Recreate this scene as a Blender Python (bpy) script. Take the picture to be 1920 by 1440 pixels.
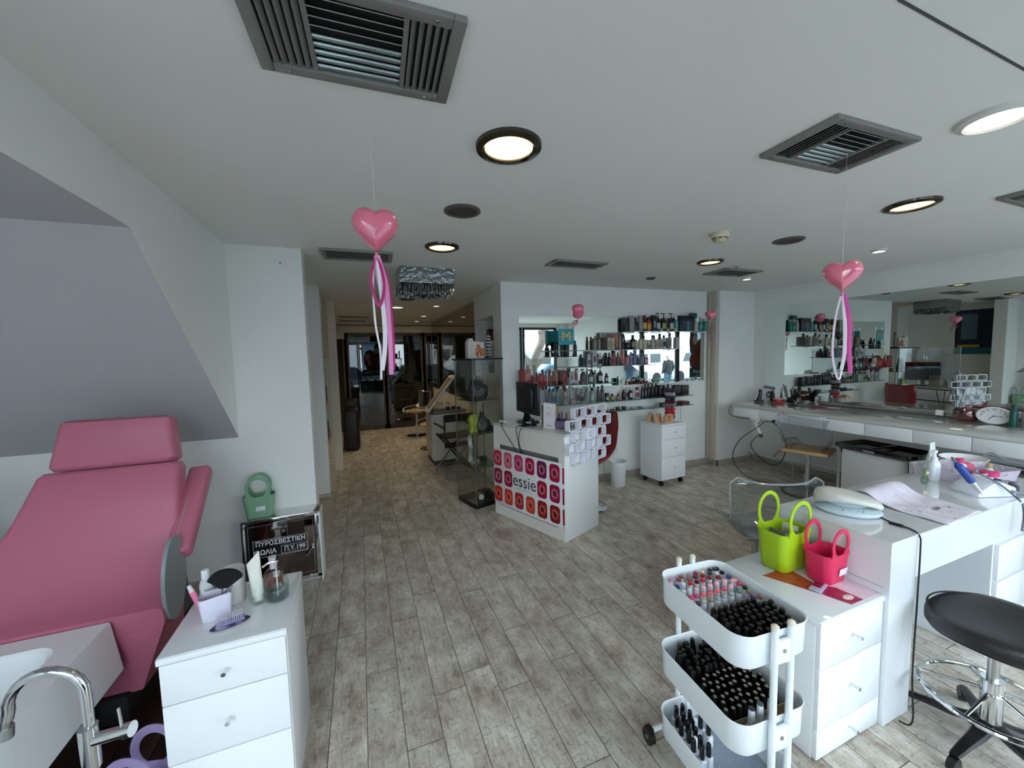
import bpy, bmesh, math, random
from mathutils import Vector, Matrix
PI = math.pi
scene = bpy.context.scene
for o in list(bpy.data.objects): bpy.data.objects.remove(o, do_unlink=True)
COL = scene.collection

# ------------------------------------------------------------------ camera
CAM_R = [[0.930115, -0.366543, -0.023072], [-0.048951, -0.061464, -0.996908], [0.363992, 0.928369, -0.075111]]
cam_d = bpy.data.cameras.new('camera'); cam = bpy.data.objects.new('camera', cam_d); COL.objects.link(cam)
cam_d.sensor_fit = 'HORIZONTAL'; cam_d.sensor_width = 36.0; cam_d.lens = 36.0*721.6/1920.0
cam_d.clip_start = 0.03; cam_d.clip_end = 200
r_, d_, f_ = [Vector(v) for v in CAM_R]
M = Matrix((( r_[0], -d_[0], -f_[0]), (r_[1], -d_[1], -f_[1]), (r_[2], -d_[2], -f_[2]))).to_4x4()
M.translation = Vector((0, 0, 1.6)); cam.matrix_world = M
scene.camera = cam

# ------------------------------------------------------------------ world, exposure
w = bpy.data.worlds.new('overcast'); scene.world = w; w.use_nodes = True
nt = w.node_tree; nt.nodes.clear()
out = nt.nodes.new('ShaderNodeOutputWorld'); bg = nt.nodes.new('ShaderNodeBackground')
tc = nt.nodes.new('ShaderNodeTexCoord'); sp = nt.nodes.new('ShaderNodeSeparateXYZ'); cr = nt.nodes.new('ShaderNodeValToRGB')
nt.links.new(tc.outputs['Generated'], sp.inputs[0]); nt.links.new(sp.outputs['Z'], cr.inputs[0])
cr.color_ramp.elements[0].position = 0.0; cr.color_ramp.elements[0].color = (0.80, 0.905, 1.0, 1)
cr.color_ramp.elements[1].position = 0.9; cr.color_ramp.elements[1].color = (0.70, 0.84, 1.0, 1)
nt.links.new(cr.outputs[0], bg.inputs[0]); bg.inputs[1].default_value = 4.4
nt.links.new(bg.outputs[0], out.inputs[0])
vs = scene.view_settings
vs.view_transform = 'Standard'; vs.look = 'None'; vs.gamma = 1.0; vs.use_curve_mapping = False
vs.exposure = 0.74
LAMP = 0.4                                     # strength of the recessed lights

# the shop window lets the sky in: a light portal over the glass (gives no light of its own)
def portal(loc, rot, sx, sy):
    l = bpy.data.lights.new('window_portal', 'AREA'); l.shape = 'RECTANGLE'; l.size = sx; l.size_y = sy
    l.cycles.is_portal = True
    o = bpy.data.objects.new('window_portal', l); COL.objects.link(o); o.location = loc; o.rotation_euler = rot
portal((1.0, -1.16, 1.25), (-PI/2, 0, 0), 6.3, 2.3)

# ------------------------------------------------------------------ materials
def lin(h):
    h = h.lstrip('#'); c = [int(h[i:i+2], 16)/255 for i in (0, 2, 4)]
    return tuple((x/12.92 if x <= .04045 else ((x+.055)/1.055)**2.4) for x in c) + (1,)
MATS = {}
def mat(name, col='#ffffff', rough=.5, metal=0., kind='p', vary=.0, scale=8., bump=0., emit=None, es=0., coat=0., alpha=1., tint=None, spec=.5):
    if name in MATS: return MATS[name]
    m = bpy.data.materials.new(name); MATS[name] = m; m.use_nodes = True
    nt = m.node_tree; N = nt.nodes; L = nt.links; N.clear()
    out = N.new('ShaderNodeOutputMaterial')
    if kind == 'glass':      # thin clear sheet: mostly passes light straight, mirrors at grazing angles
        tr = N.new('ShaderNodeBsdfTransparent'); tr.inputs[0].default_value = lin(col)
        gl = N.new('ShaderNodeBsdfGlossy'); gl.inputs['Roughness'].default_value = rough
        fr = N.new('ShaderNodeLayerWeight'); fr.inputs[0].default_value = .5; pw_ = N.new('ShaderNodeMath'); pw_.operation = 'POWER'; pw_.inputs[1].default_value = 3.5; L.new(fr.outputs['Facing'], pw_.inputs[0])
        mu = N.new('ShaderNodeMath'); mu.operation = 'MULTIPLY_ADD'; mu.inputs[1].default_value = .75; mu.inputs[2].default_value = alpha if alpha < 1 else .03
        mx = N.new('ShaderNodeMixShader'); L.new(pw_.outputs[0], mu.inputs[0]); L.new(mu.outputs[0], mx.inputs[0])
        L.new(tr.outputs[0], mx.inputs[1]); L.new(gl.outputs[0], mx.inputs[2]); L.new(mx.outputs[0], out.inputs[0])
        return m
    b = N.new('ShaderNodeBsdfPrincipled')
    if kind == 'backlit':      # thin print that daylight shines through
        tl_ = N.new('ShaderNodeBsdfTranslucent'); tl_.inputs[0].default_value = lin(col); mxx = N.new('ShaderNodeMixShader'); mxx.inputs[0].default_value = .6
        L.new(b.outputs[0], mxx.inputs[1]); L.new(tl_.outputs[0], mxx.inputs[2]); L.new(mxx.outputs[0], out.inputs[0])
    else: L.new(b.outputs[0], out.inputs[0])
    b.inputs['Roughness'].default_value = rough; b.inputs['Metallic'].default_value = metal
    b.inputs['Specular IOR Level'].default_value = spec
    b.inputs['Coat Weight'].default_value = coat; b.inputs['Coat Roughness'].default_value = .05
    c = lin(col)
    b.inputs['Base Color'].default_value = c
    if vary or bump:
        tcn = N.new('ShaderNodeTexCoord'); nz = N.new('ShaderNodeTexNoise'); nz.inputs['Scale'].default_value = scale; nz.inputs['Detail'].default_value = 4
        L.new(tcn.outputs['Object'], nz.inputs['Vector'])
        if vary:
            rp = N.new('ShaderNodeValToRGB'); L.new(nz.outputs[0], rp.inputs[0])
            rp.color_ramp.elements[0].position = .3; rp.color_ramp.elements[1].position = .7
            rp.color_ramp.elements[0].color = tuple(x*(1-vary) for x in c[:3])+(1,); rp.color_ramp.elements[1].color = tuple(min(1, x*(1+vary)) for x in c[:3])+(1,)
            L.new(rp.outputs[0], b.inputs['Base Color'])
        if bump:
            bp = N.new('ShaderNodeBump'); bp.inputs['Strength'].default_value = bump; bp.inputs['Distance'].default_value = .01
            L.new(nz.outputs[0], bp.inputs['Height']); L.new(bp.outputs[0], b.inputs['Normal'])
    if emit: b.inputs['Emission Color'].default_value = lin(emit); b.inputs['Emission Strength'].default_value = es
    if alpha < 1:
        b.inputs['Alpha'].default_value = alpha
    return m
def C(hexcol, rough=.4, metal=0., **k):          # a plain coloured material, named after its colour
    key = 'finish_%s_%d_%d' % (hexcol.strip('#'), rough*100, metal*100)
    if k: key += '_' + '_'.join('%s%s' % (a[:2], str(v).strip('#')) for a, v in sorted(k.items()))
    return mat(key, hexcol, rough, metal, **k)
WALL = mat('wall_paint', '#e9eae6', .85, vary=.015, scale=3, bump=.03)
CEIL = mat('ceiling_paint', '#e9e9e5', .9, vary=.012, scale=2)
WHITE = mat('white_lacquer', '#eef1f2', .18, vary=.01, scale=4)
WHITEM = mat('white_laminate', '#eceeee', .38, vary=.012, scale=5)
POWDER = mat('white_powder_coat', '#eaf0f2', .42, bump=.05, scale=260, vary=.01)
BLACK = mat('black_plastic', '#0c0c0e', .32, vary=.05, scale=30)
BLACKM = mat('black_matte', '#101012', .7, vary=.1, scale=20)
LEATHER = mat('black_leather', '#131214', .42, bump=.25, scale=140)
CHROME = mat('chrome', '#d8dadb', .07, 1.0)
STEEL = mat('brushed_steel', '#b9bab8', .3, 1.0, bump=.03, scale=80)
DSTEEL = mat('polished_dark_steel', '#8f8a86', .08, 1.0)
VENT = mat('grey_vent_paint', '#8a8886', .4, .3, vary=.03)
VENTD = mat('vent_dark', '#0a0a0a', .9)
MIRROR = mat('mirror_silver', '#dfe6e2', .004, 1.0)
GLASS = mat('clear_glass', '#fcfefd', .01, kind='glass')
GLASSG = mat('green_glass', '#cfe6de', .02, kind='glass', alpha=.04)
ACRYL = mat('clear_acrylic', '#f4f7f9', .04, kind='glass', alpha=.11)
SMOKED = mat('dark_glass', '#2c302c', .02, kind='glass', alpha=.12)
PINKV = mat('pink_vinyl', '#bd6a80', .42, vary=.02, scale=5, bump=.05)
TUBW = mat('tub_acrylic', '#eef1f3', .2, vary=.01)
DECK = None

# ------------------------------------------------------------------ mesh helpers
class MB:
    def __init__(s): s.bm = bmesh.new()
    def _x(s, vs, loc=(0,0,0), rot=None, sc=None):
        if sc: bmesh.ops.scale(s.bm, vec=sc, verts=vs)
        if rot is not None: bmesh.ops.rotate(s.bm, cent=(0,0,0), matrix=rot if isinstance(rot, Matrix) else Matrix.Rotation(rot, 3, 'Z'), verts=vs)
        bmesh.ops.translate(s.bm, vec=loc, verts=vs)
    def box(s, c, d, bev=0., rot=None, seg=2):
        r = bmesh.ops.create_cube(s.bm, size=1); vs = r['verts']
        bmesh.ops.scale(s.bm, vec=d, verts=vs)
        if bev > 0:
            es = list({e for v in vs for e in v.link_edges})
            q = bmesh.ops.bevel(s.bm, geom=es, offset=min(bev, min(d)*.49), segments=seg, affect='EDGES', profile=.5)
            vs = list({v for f in q['faces'] for v in f.verts} | {v for v in vs if v.is_valid})
        s._x(vs, c, rot); return s
    def span(s, a, b, bev=0.):                      # box between two corners
        c = [(a[i]+b[i])/2 for i in range(3)]; d = [abs(b[i]-a[i]) for i in range(3)]
        return s.box(c, d, bev)
    def ring(s, pts):
        return [s.bm.verts.new(p) for p in pts]
    def skin(s, rings, close=True, cap=True):
        n = len(rings[0])
        for a, b in zip(rings, rings[1:]):
            for i in range(n if close else n-1):
                j = (i+1) % n
                try: s.bm.faces.new((a[i], a[j], b[j], b[i]))
                except ValueError: pass
        if cap and close:
            s.bm.faces.new(list(reversed(rings[0]))); s.bm.faces.new(rings[-1])
        return s
    def lathe(s, prof, c=(0,0,0), n=24, sx=1., sy=1., rot=None, cap=True):
        rs = []; allv = []
        for r, z in prof:
            rr = max(r, 1e-4); rs.append(s.ring([(rr*sx*math.cos(2*PI*i/n), rr*sy*math.sin(2*PI*i/n), z) for i in range(n)])); allv += rs[-1]
        s.skin(rs, cap=cap); s._x(allv, c, rot); return s
    def cyl(s, a, b, r0, r1=None, n=16, cap=True):
        a = Vector(a); b = Vector(b); d = b-a; L_ = d.length; r1 = r0 if r1 is None else r1
        q = d.to_track_quat('Z', 'Y').to_matrix() if L_ > 1e-6 else Matrix.Identity(3)
        return s.lathe([(r0, 0), (r1, L_)], tuple(a), n, rot=q, cap=cap)
    def tube(s, pts, r, n=8, closed=False, flat=None):
        P = [Vector(p) for p in pts]; m = len(P); rs = []; up = None
        for i, p in enumerate(P):
            t = (P[(i+1) % m]-P[i-1]) if closed else (P[min(i+1, m-1)]-P[max(i-1, 0)])
            t.normalize()
            if up is None:
                up = Vector((0,0,1)) if abs(t.z) < .9 else Vector((1,0,0))
            sd = t.cross(up)
            if sd.length < 1e-5: sd = t.cross(Vector((1,0,0)))
            sd.normalize(); up = sd.cross(t).normalized()
            rr = r[i] if isinstance(r, (list, tuple)) else r
            fx, fy = flat if flat else (1, 1)
            rs.append(s.ring([p+sd*rr*fx*math.cos(2*PI*k/n)+up*rr*fy*math.sin(2*PI*k/n) for k in range(n)]))
        if closed: rs.append(rs[0]); s.skin(rs, cap=False)
        else: s.skin(rs)
        return s
    def prism(s, poly, z0, z1, M=None):              # poly in xy extruded in z, then matrix
        a = s.ring([(x, y, z0) for x, y in poly]); b = s.ring([(x, y, z1) for x, y in poly])
        s.skin([a, b])
        if M is not None: bmesh.ops.transform(s.bm, matrix=M, verts=a+b)
        return s
    def annulus(s, outer, inner, z0, z1, M=None):    # ring-like plate: same count outer/inner outlines
        n = len(outer)
        A = s.ring([(x,y,z0) for x,y in outer]); B = s.ring([(x,y,z1) for x,y in outer]); Cc = s.ring([(x,y,z1) for x,y in inner]); D = s.ring([(x,y,z0) for x,y in inner])
        s.skin([A, B, Cc, D, A], cap=False)
        if M is not None: bmesh.ops.transform(s.bm, matrix=M, verts=A+B+Cc+D)
        return s
    def quad(s, *p):
        s.bm.faces.new([s.bm.verts.new(q) for q in p]); return s
    def ball(s, c, r, sc=(1,1,1), u=16, v=10, rot=None):
        q = bmesh.ops.create_uvsphere(s.bm, u_segments=u, v_segments=v, radius=r)
        s._x(q['verts'], c, rot, sc); return s
    def torus(s, c, R, r, n=28, m=8, rot=None, sx=1., sy=1.):
        rs = []; av = []
        for i in range(n):
            a = 2*PI*i/n
            g = s.ring([((R+r*math.cos(2*PI*k/m))*math.cos(a)*sx, (R+r*math.cos(2*PI*k/m))*math.sin(a)*sy, r*math.sin(2*PI*k/m)) for k in range(m)]); rs.append(g); av += g
        rs.append(rs[0]); s.skin(rs, cap=False); s._x(av, c, rot); return s
    def build(s, name, m, parent=None, smooth=True, sub=0, ang=35):
        me = bpy.data.meshes.new(name); bmesh.ops.recalc_face_normals(s.bm, faces=s.bm.faces[:]); s.bm.to_mesh(me); s.bm.free()
        ms = m if isinstance(m, (list, tuple)) else [m]
        for x in ms: me.materials.append(x)
        if smooth:
            me.shade_smooth()
            try: me.set_sharp_from_angle(angle=math.radians(ang))
            except Exception: pass
        o = bpy.data.objects.new(name, me); COL.objects.link(o)
        if parent: o.parent = parent
        if sub:
            k = o.modifiers.new('sub', 'SUBSURF'); k.levels = sub; k.render_levels = sub
        return o
def tag(o, label, cat, group=None, kind=None):
    o['label'] = label; o['category'] = cat
    if group: o['group'] = group
    if kind: o['kind'] = kind
    return o
def thing(name, label, cat, loc=(0,0,0), rz=0., group=None, rot=None):
    o = bpy.data.objects.new(name, None); COL.objects.link(o); o.empty_display_size = .05
    o.location = loc; o.rotation_euler = rot if rot else (0, 0, rz)
    return tag(o, label, cat, group)
def struct(o): o['kind'] = 'structure'; return o
def dup(root, loc=None, rz=None, label=None, group=None, mats=None):
    r = root.copy(); COL.objects.link(r)
    if loc is not None: r.location = loc
    if rz is not None: r.rotation_euler = (0, 0, rz)
    if label: r['label'] = label
    if group: r['group'] = group
    kids = {}
    def rec(src, dst):
        for ch in src.children:
            c = ch.copy(); COL.objects.link(c); c.parent = dst
            st = ch.name.split('.')[0]
            if mats and st in mats:
                c.material_slots[0].link = 'OBJECT'; c.material_slots[0].material = mats[st]
            rec(ch, c)
    rec(root, r); return r
_fonts = {}
def text(name, s, size, m, parent=None, loc=(0,0,0), rot=(PI/2,0,0), ext=.0006, align='CENTER', sx=1., bold=0., space=1.):
    cu = bpy.data.curves.new(name, 'FONT'); cu.body = s; cu.size = size; cu.extrude = ext; cu.align_x = align; cu.align_y = 'CENTER'
    cu.offset = bold; cu.space_character = space; cu.resolution_u = 3
    tmp = bpy.data.objects.new(name+'_outline', cu); me = bpy.data.meshes.new_from_object(tmp); me.materials.clear(); me.materials.append(m)
    bpy.data.objects.remove(tmp); bpy.data.curves.remove(cu); me.name = name; o = bpy.data.objects.new(name, me); COL.objects.link(o)
    o.location = loc; o.rotation_euler = rot; o.scale = (sx, 1, 1)
    if parent: o.parent = parent
    return o
def rrect(w_, h_, r, n=4, cx=0, cy=0):
    pts = []
    for qx, qy, a0 in ((1,1,0), (-1,1,90), (-1,-1,180), (1,-1,270)):
        for i in range(n+1):
            a = math.radians(a0+90*i/n); pts.append((cx+qx*(w_/2-r)+r*math.cos(a), cy+qy*(h_/2-r)+r*math.sin(a)))
    return pts
def smoothpath(pts, n=6):
    P = [Vector(p) for p in pts]; out_ = []
    for i in range(len(P)-1):
        p0 = P[max(i-1,0)]; p1 = P[i]; p2 = P[i+1]; p3 = P[min(i+2, len(P)-1)]
        for k in range(n):
            t = k/n
            out_.append(.5*((2*p1)+(-p0+p2)*t+(2*p0-5*p1+4*p2-p3)*t*t+(-p0+3*p1-3*p2+p3)*t**3))
    out_.append(P[-1]); return out_
XZ = Matrix.Rotation(PI/2, 4, 'X')               # xy outline stood up: x stays, y becomes z

SHELF_ITEMS = [
('box', 1, 3.073, 0.03, 0.162, '#2a2622', '', '', 'very thin dark box at the near end of the top shelf'),
('box', 1, 3.125, 0.068, 0.188, '#8c8b8f', '', '', 'grey box second from the near end of the top shelf'),
('pump', 1, 3.197, 0.068, 0.163, '#17161a', '#0c0c0e', '', 'black pump bottle between two grey boxes on the top shelf'),
('box', 1, 3.266, 0.046, 0.197, '#8f8e90', '', '', 'slim grey box before the amber bottle on the top shelf'),
('bottle', 1, 3.326, 0.066, 0.198, '#3a1510', '#7a1d1a', '#c9b46a', 'dark red bottle with yellow label on the top shelf'),
('bottle', 1, 3.399, 0.063, 0.179, '#a8481c', '#1a1210', '#d9a05a', 'amber orange bottle with tan label on the top shelf'),
('box', 1, 3.474, 0.063, 0.2, '#1d1416', '', '#7f93b8', 'dark box with a pale blue label on the top shelf'),
('pump', 1, 3.542, 0.064, 0.235, '#241611', '#120c0a', '#b9b6bd', 'brown pump bottle with grey label, next to the blue labelled box'),
('pump', 1, 3.63, 0.077, 0.23, '#241611', '#120c0a', '#a99a6a', 'brown pump bottle with olive label, middle of the three pumps'),
('pump', 1, 3.754, 0.074, 0.232, '#241611', '#120c0a', '#b8aeb2', 'brown pump bottle with pinkish grey label, nearest the teal bottle'),
('bottle', 1, 3.836, 0.054, 0.192, '#4f9c9a', '#d9e4e2', '', 'teal bottle with white cap beside the navy box'),
('box', 1, 3.997, 0.231, 0.202, '#0e1220', '', '#2b4468', 'wide navy gift box on the top shelf'),
('bottle', 1, 4.176, 0.053, 0.176, '#b9b4a8', '#d8d3c6', '', 'cream bottle beside the navy gift box on the top shelf'),
('jarball', 1, 4.256, 0.08, 0.185, '#2f7a72', '#b7b9b2', '#5e9a92', 'round teal perfume like bottle with clear neck on the top shelf'),
('bottle', 1, 4.335, 0.058, 0.179, '#1f7a70', '#a9b5ae', '', 'green teal bottle at the far end of the top shelf'),
('bottle', 2, 2.602, 0.038, 0.164, '#8d8470', '#6a4a32', '', 'slim beige bottle at the near end of the second shelf'),
('bottle', 2, 2.658, 0.039, 0.163, '#8d8470', '#6a4a32', '', 'slim beige bottle second from the near end of the second shelf'),
('box', 2, 2.716, 0.057, 0.144, '#2a1812', '', '', 'dark brown box on the second shelf'),
('bottle', 2, 2.796, 0.05, 0.188, '#c6bfae', '#8c4a30', '#a59e90', 'cream bottle with red brown cap beside the dark brown box'),
('bottle', 2, 2.852, 0.047, 0.188, '#c6bfae', '#8c4a30', '#a59e90', 'cream bottle with red brown cap touching the copper tube'),
('tube', 2, 2.912, 0.051, 0.175, '#a06a48', '#5a3826', '', 'copper tube on the second shelf'),
('bottle', 2, 2.958, 0.022, 0.162, '#c2aba6', '#c2aba6', '', 'very thin pink white tube between copper and black tubes'),
('tube', 2, 2.998, 0.052, 0.188, '#0d0c0e', '#0d0c0e', '#8a8a90', 'black tube with grey print on the second shelf'),
('jarball', 2, 3.069, 0.067, 0.116, '#141113', '#c9c9cc', '#8a4a52', 'round black bottle with tiny silver cap on the second shelf'),
('bottle', 2, 3.147, 0.057, 0.175, '#0e0d0f', '#1a181a', '#8b8a80', 'black bottle with grey label on the second shelf'),
('jar', 2, 3.206, 0.038, 0.096, '#bdb9a2', '#c9c5b2', '', 'small cream jar nearest the black bottle on the second shelf'),
('jar', 2, 3.263, 0.054, 0.122, '#bdb6a6', '#c9b4a6', '', 'cream jar with pinkish lid on the second shelf'),
('jar', 2, 3.329, 0.055, 0.121, '#c0baa6', '#cbc3b0', '', 'cream jar third along on the second shelf'),
('jar', 2, 3.392, 0.047, 0.101, '#a9a294', '#bdb6a6', '#6f685e', 'greyish jar with dark print on the second shelf'),
('bottle', 2, 3.459, 0.064, 0.174, '#aaa396', '#121212', '', 'sandy bottle with black cap on the second shelf'),
('box', 2, 3.529, 0.036, 0.12, '#b5a696', '', '#7d7268', 'small beige carton, nearer of a pair on the second shelf'),
('box', 2, 3.576, 0.036, 0.12, '#b5a696', '', '#7d7268', 'small beige carton, farther of a pair on the second shelf'),
('bottle', 2, 3.636, 0.053, 0.173, '#c9ccd0', '#16161a', '#23262c', 'white bottle with black cap and black print on the second shelf'),
('bottle', 2, 3.73, 0.058, 0.2, '#9c9490', '#0f0f10', '#6e6864', 'tall grey bottle with black cap on the second shelf'),
('box', 2, 3.85, 0.051, 0.145, '#a8a39e', '', '', 'grey carton at the far end of the second shelf'),
('bottle', 3, 2.511, 0.062, 0.142, '#b9b6bb', '#c2c0c4', '#6c6a72', 'white bottle at the near end of the third shelf'),
('box', 3, 2.584, 0.063, 0.178, '#aeabb2', '', '#55545c', 'white printed carton on the third shelf'),
('bottle', 3, 2.662, 0.056, 0.152, '#bab7ba', '#c5c3c6', '#1c1a22', 'white bottle with a black swirl on the third shelf'),
('bottle', 3, 2.711, 0.021, 0.138, '#33343a', '#33343a', '', 'thin dark bottle beside the swirl bottle'),
('bottle', 3, 2.753, 0.043, 0.144, '#0f1114', '#0f1114', '', 'black bottle, nearer of a pair on the third shelf'),
('pump', 3, 2.803, 0.043, 0.155, '#0f1114', '#0f1114', '#3a3d44', 'black pump bottle beside the rose bottle on the third shelf'),
('bottle', 3, 2.87, 0.062, 0.154, '#a0575e', '#8f4a52', '#7a3a44', 'rose coloured bottle on the third shelf'),
('bottle', 3, 2.927, 0.037, 0.153, '#4f5a58', '#424c4a', '', 'grey green bottle on the third shelf'),
('tube', 3, 2.986, 0.059, 0.178, '#a34a48', '#16120f', '', 'red tube standing on a black cap on the third shelf'),
('bottle', 3, 3.061, 0.053, 0.124, '#c08082', '#7d5a6a', '', 'pink bottle on the third shelf'),
('bottle', 3, 3.119, 0.049, 0.156, '#8d8aae', '#74728e', '#6a678c', 'lilac bottle on the third shelf'),
('tube', 3, 3.18, 0.057, 0.181, '#6a7392', '#5a6484', '#3f4870', 'blue lilac tube, tallest on the third shelf'),
('bottle', 3, 3.231, 0.023, 0.088, '#1f2444', '#1f2444', '', 'tiny navy bottle on the third shelf'),
('bottle', 3, 3.284, 0.062, 0.139, '#5f6c80', '#4c5460', '', 'grey blue bottle on the third shelf'),
('bottle', 3, 3.355, 0.055, 0.111, '#b0606c', '#dcdde4', '#c9a9b2', 'pink bottle with white cap at the far end of the third shelf'),
('box', 4, 1.653, 0.051, 0.189, '#8f1a1e', '', '', 'dark red carton at the near end of the fourth shelf'),
('box', 4, 1.719, 0.066, 0.198, '#b5232a', '', 'K', 'tall red carton with a pale K on the fourth shelf'),
('tubecap', 4, 1.798, 0.043, 0.178, '#a8a69c', '#b52c42', '', 'grey tube standing on the pink carton'),
('box', 4, 1.844, 0.037, 0.122, '#8a1b22', '', '', 'dark red carton behind the pink one on the fourth shelf'),
('box', 4, 1.888, 0.044, 0.145, '#bb272c', '', 'K', 'red carton with a pale K, middle of the fourth shelf row'),
('box', 4, 1.935, 0.041, 0.119, '#bd2c2e', '', 'K', 'shorter red carton with a pale K beside the copper jar'),
('bottle', 4, 1.989, 0.044, 0.177, '#9a4a30', '#8a3d26', '#b0603e', 'copper bottle with big cap on the fourth shelf'),
('bottle', 4, 2.032, 0.032, 0.163, '#8f4630', '#7c3a26', '', 'second copper bottle on the fourth shelf'),
('tube', 4, 2.079, 0.042, 0.18, '#a96a4a', '#8a4a32', '#d08a5a', 'tan copper tube on the fourth shelf'),
('box', 4, 2.177, 0.065, 0.164, '#8e1f30', '', 'K', 'crimson carton with a pale K behind the acrylic screen edge'),
('jar', 4, 2.24, 0.043, 0.082, '#b2aeac', '#c2bebc', '', 'small grey white jar beside the crimson carton'),
('tubecap', 4, 2.342, 0.047, 0.183, '#8a2242', '#a8a0a8', '', 'magenta tube with grey cap on the fourth shelf'),
('bottle', 4, 2.443, 0.048, 0.142, '#5f6462', '#2f3432', '', 'grey green bottle on the fourth shelf past the magenta tube'),
('spray', 4, 2.535, 0.069, 0.17, '#55595a', '#3f4344', '#a5a9a8', 'grey spray bottle with white label on the fourth shelf'),
('bottle', 4, 2.597, 0.035, 0.155, '#8a8f8e', '#5f6564', '', 'pale grey bottle beside the spray bottle'),
('pump', 4, 2.669, 0.071, 0.191, '#1a1c20', '#141418', '#b5b5ba', 'black pump bottle with white label on the fourth shelf'),
('bottle', 4, 2.759, 0.05, 0.111, '#17161a', '#17161a', '#b9b5b6', 'short black bottle with white label at the far end of the fourth shelf'),
('bottle', 5, 1.987, 0.035, 0.194, '#979a98', '#1a2428', '', 'grey bottle with dark cap at the near end of the fifth shelf'),
('bottle', 5, 2.034, 0.042, 0.192, '#a5aeb2', '#1f4a66', '#6f8a9c', 'silver bottle with blue shoulder, nearer of a pair'),
('bottle', 5, 2.082, 0.042, 0.183, '#a5aeb2', '#1f4a66', '#6f8a9c', 'silver bottle with blue shoulder, farther of a pair'),
('bottle', 5, 2.188, 0.066, 0.19, '#b9b5b2', '#a01f2c', '#8f8c8a', 'wide white bottle with red cap on the fifth shelf'),
('tubecap', 5, 2.272, 0.053, 0.198, '#b3b0a8', '#b3202e', '', 'grey tube standing on a red cap on the fifth shelf'),
('bottle', 5, 2.352, 0.051, 0.187, '#a3a6a8', '#9a9ea0', '#3a3d46', 'grey bottle with dark label, beside the red capped tube'),
('spray', 5, 2.414, 0.051, 0.172, '#9da09e', '#8a8e8c', '#3a3c42', 'grey spray bottle with dark label on the fifth shelf'),
('bottle', 5, 2.477, 0.048, 0.162, '#a09e92', '#5a5a54', '', 'beige grey bottle on the fifth shelf'),
('bottle', 5, 2.553, 0.059, 0.171, '#7f9c94', '#33403e', '#a9c0b8', 'pale green bottle with dark cap on the fifth shelf'),
('bottle', 5, 2.641, 0.035, 0.185, '#4a4f4e', '#3a3e3e', '', 'slim dark grey bottle on the fifth shelf'),
('bottle', 5, 2.696, 0.046, 0.195, '#3f4644', '#2e3332', '#5f6664', 'tall dark grey bottle on the fifth shelf'),
('jar', 5, 2.762, 0.051, 0.095, '#17161a', '#17161a', '#b0b2b2', 'black jar with white label on the fifth shelf'),
('jarball', 5, 2.839, 0.08, 0.078, '#7a6a4c', '#3a3226', '#b5a77c', 'round amber jar on the fifth shelf'),
('jarball', 5, 2.929, 0.074, 0.072, '#8a6a66', '#4a3a3a', '#9a7c78', 'round rose brown jar on the fifth shelf'),
('bottle', 5, 3.009, 0.045, 0.12, '#121114', '#121114', '', 'black bottle beside the rose brown jar'),
('bottle', 5, 3.059, 0.034, 0.157, '#a9a8a8', '#b4b4b4', '#2e2e32', 'white and black bottle on the fifth shelf'),
('bottle', 5, 3.113, 0.053, 0.141, '#1c1b20', '#b4b4b8', '#b8b8bc', 'black bottle with grey cap and ring print on the fifth shelf'),
('bottle', 5, 3.211, 0.062, 0.143, '#b8b2b0', '#1a171a', '#7a3a48', 'white bottle with crimson stripe and black cap on the fifth shelf'),
('bottle', 5, 3.296, 0.035, 0.152, '#1e1d26', '#141318', '#6a6a7a', 'slim black bottle with grey label on the fifth shelf'),
('bottle', 5, 3.342, 0.043, 0.176, '#121116', '#0e0d10', '#55576a', 'tall black bottle beside the slim one on the fifth shelf'),
('bottle', 5, 3.392, 0.044, 0.181, '#0e0d10', '#0e0d10', '', 'black bottle, first of three plain ones behind the hair ties'),
('bottle', 5, 3.451, 0.044, 0.185, '#0e0d10', '#0e0d10', '', 'black bottle, second of three plain ones behind the hair ties'),
('bottle', 5, 3.511, 0.044, 0.182, '#0e0d10', '#0e0d10', '', 'black bottle, third of three plain ones behind the hair ties'),
('box', 5, 3.574, 0.049, 0.151, '#15131a', '', '', 'small black carton past the hair ties'),
('bottle', 5, 3.642, 0.054, 0.148, '#131116', '#0f0e12', '#3a3640', 'black bottle with a faint label past the small carton'),
('bottle', 5, 3.708, 0.046, 0.158, '#131116', '#0f0e12', '', 'plain black bottle between two labelled ones on the fifth shelf'),
('bottle', 5, 3.766, 0.038, 0.149, '#17151a', '#8a8488', '', 'black bottle with a grey cap on the fifth shelf'),
('box', 5, 3.858, 0.119, 0.137, '#100d0e', '', '#3a3432', 'wide black box with a grey ring print on the fifth shelf'),
('box', 5, 3.991, 0.113, 0.13, '#1d1512', '', '', 'wide black brown box at the far end of the fifth shelf'),
('jar', 6, 2.743, 0.061, 0.012, '#3f7a72', '#5a8f88', '', 'flat teal pot at the near end of the lowest shelf'),
('jar', 6, 2.836, 0.062, 0.012, '#8a2430', '#9a3440', '', 'flat red pot on the lowest shelf'),
('jar', 6, 2.922, 0.056, 0.038, '#1a1c20', '#24262c', '', 'dark jar, nearer of two alike on the lowest shelf'),
('jar', 6, 3.012, 0.06, 0.038, '#1a1c20', '#24262c', '', 'dark jar, farther of two alike on the lowest shelf'),
('jar', 6, 3.146, 0.069, 0.022, '#8f8c88', '#b2b0ac', '', 'grey pot with a pale lid behind the patterned pouches'),
('jar', 6, 3.274, 0.063, 0.02, '#6a6c72', '#8a8c92', '', 'grey pot with grey lid behind the patterned pouches'),
('jar', 6, 3.634, 0.099, 0.043, '#17161c', '#3a3a44', '#9a9aa0', 'wide black pot past the hair ties on the lowest shelf'),
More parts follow.
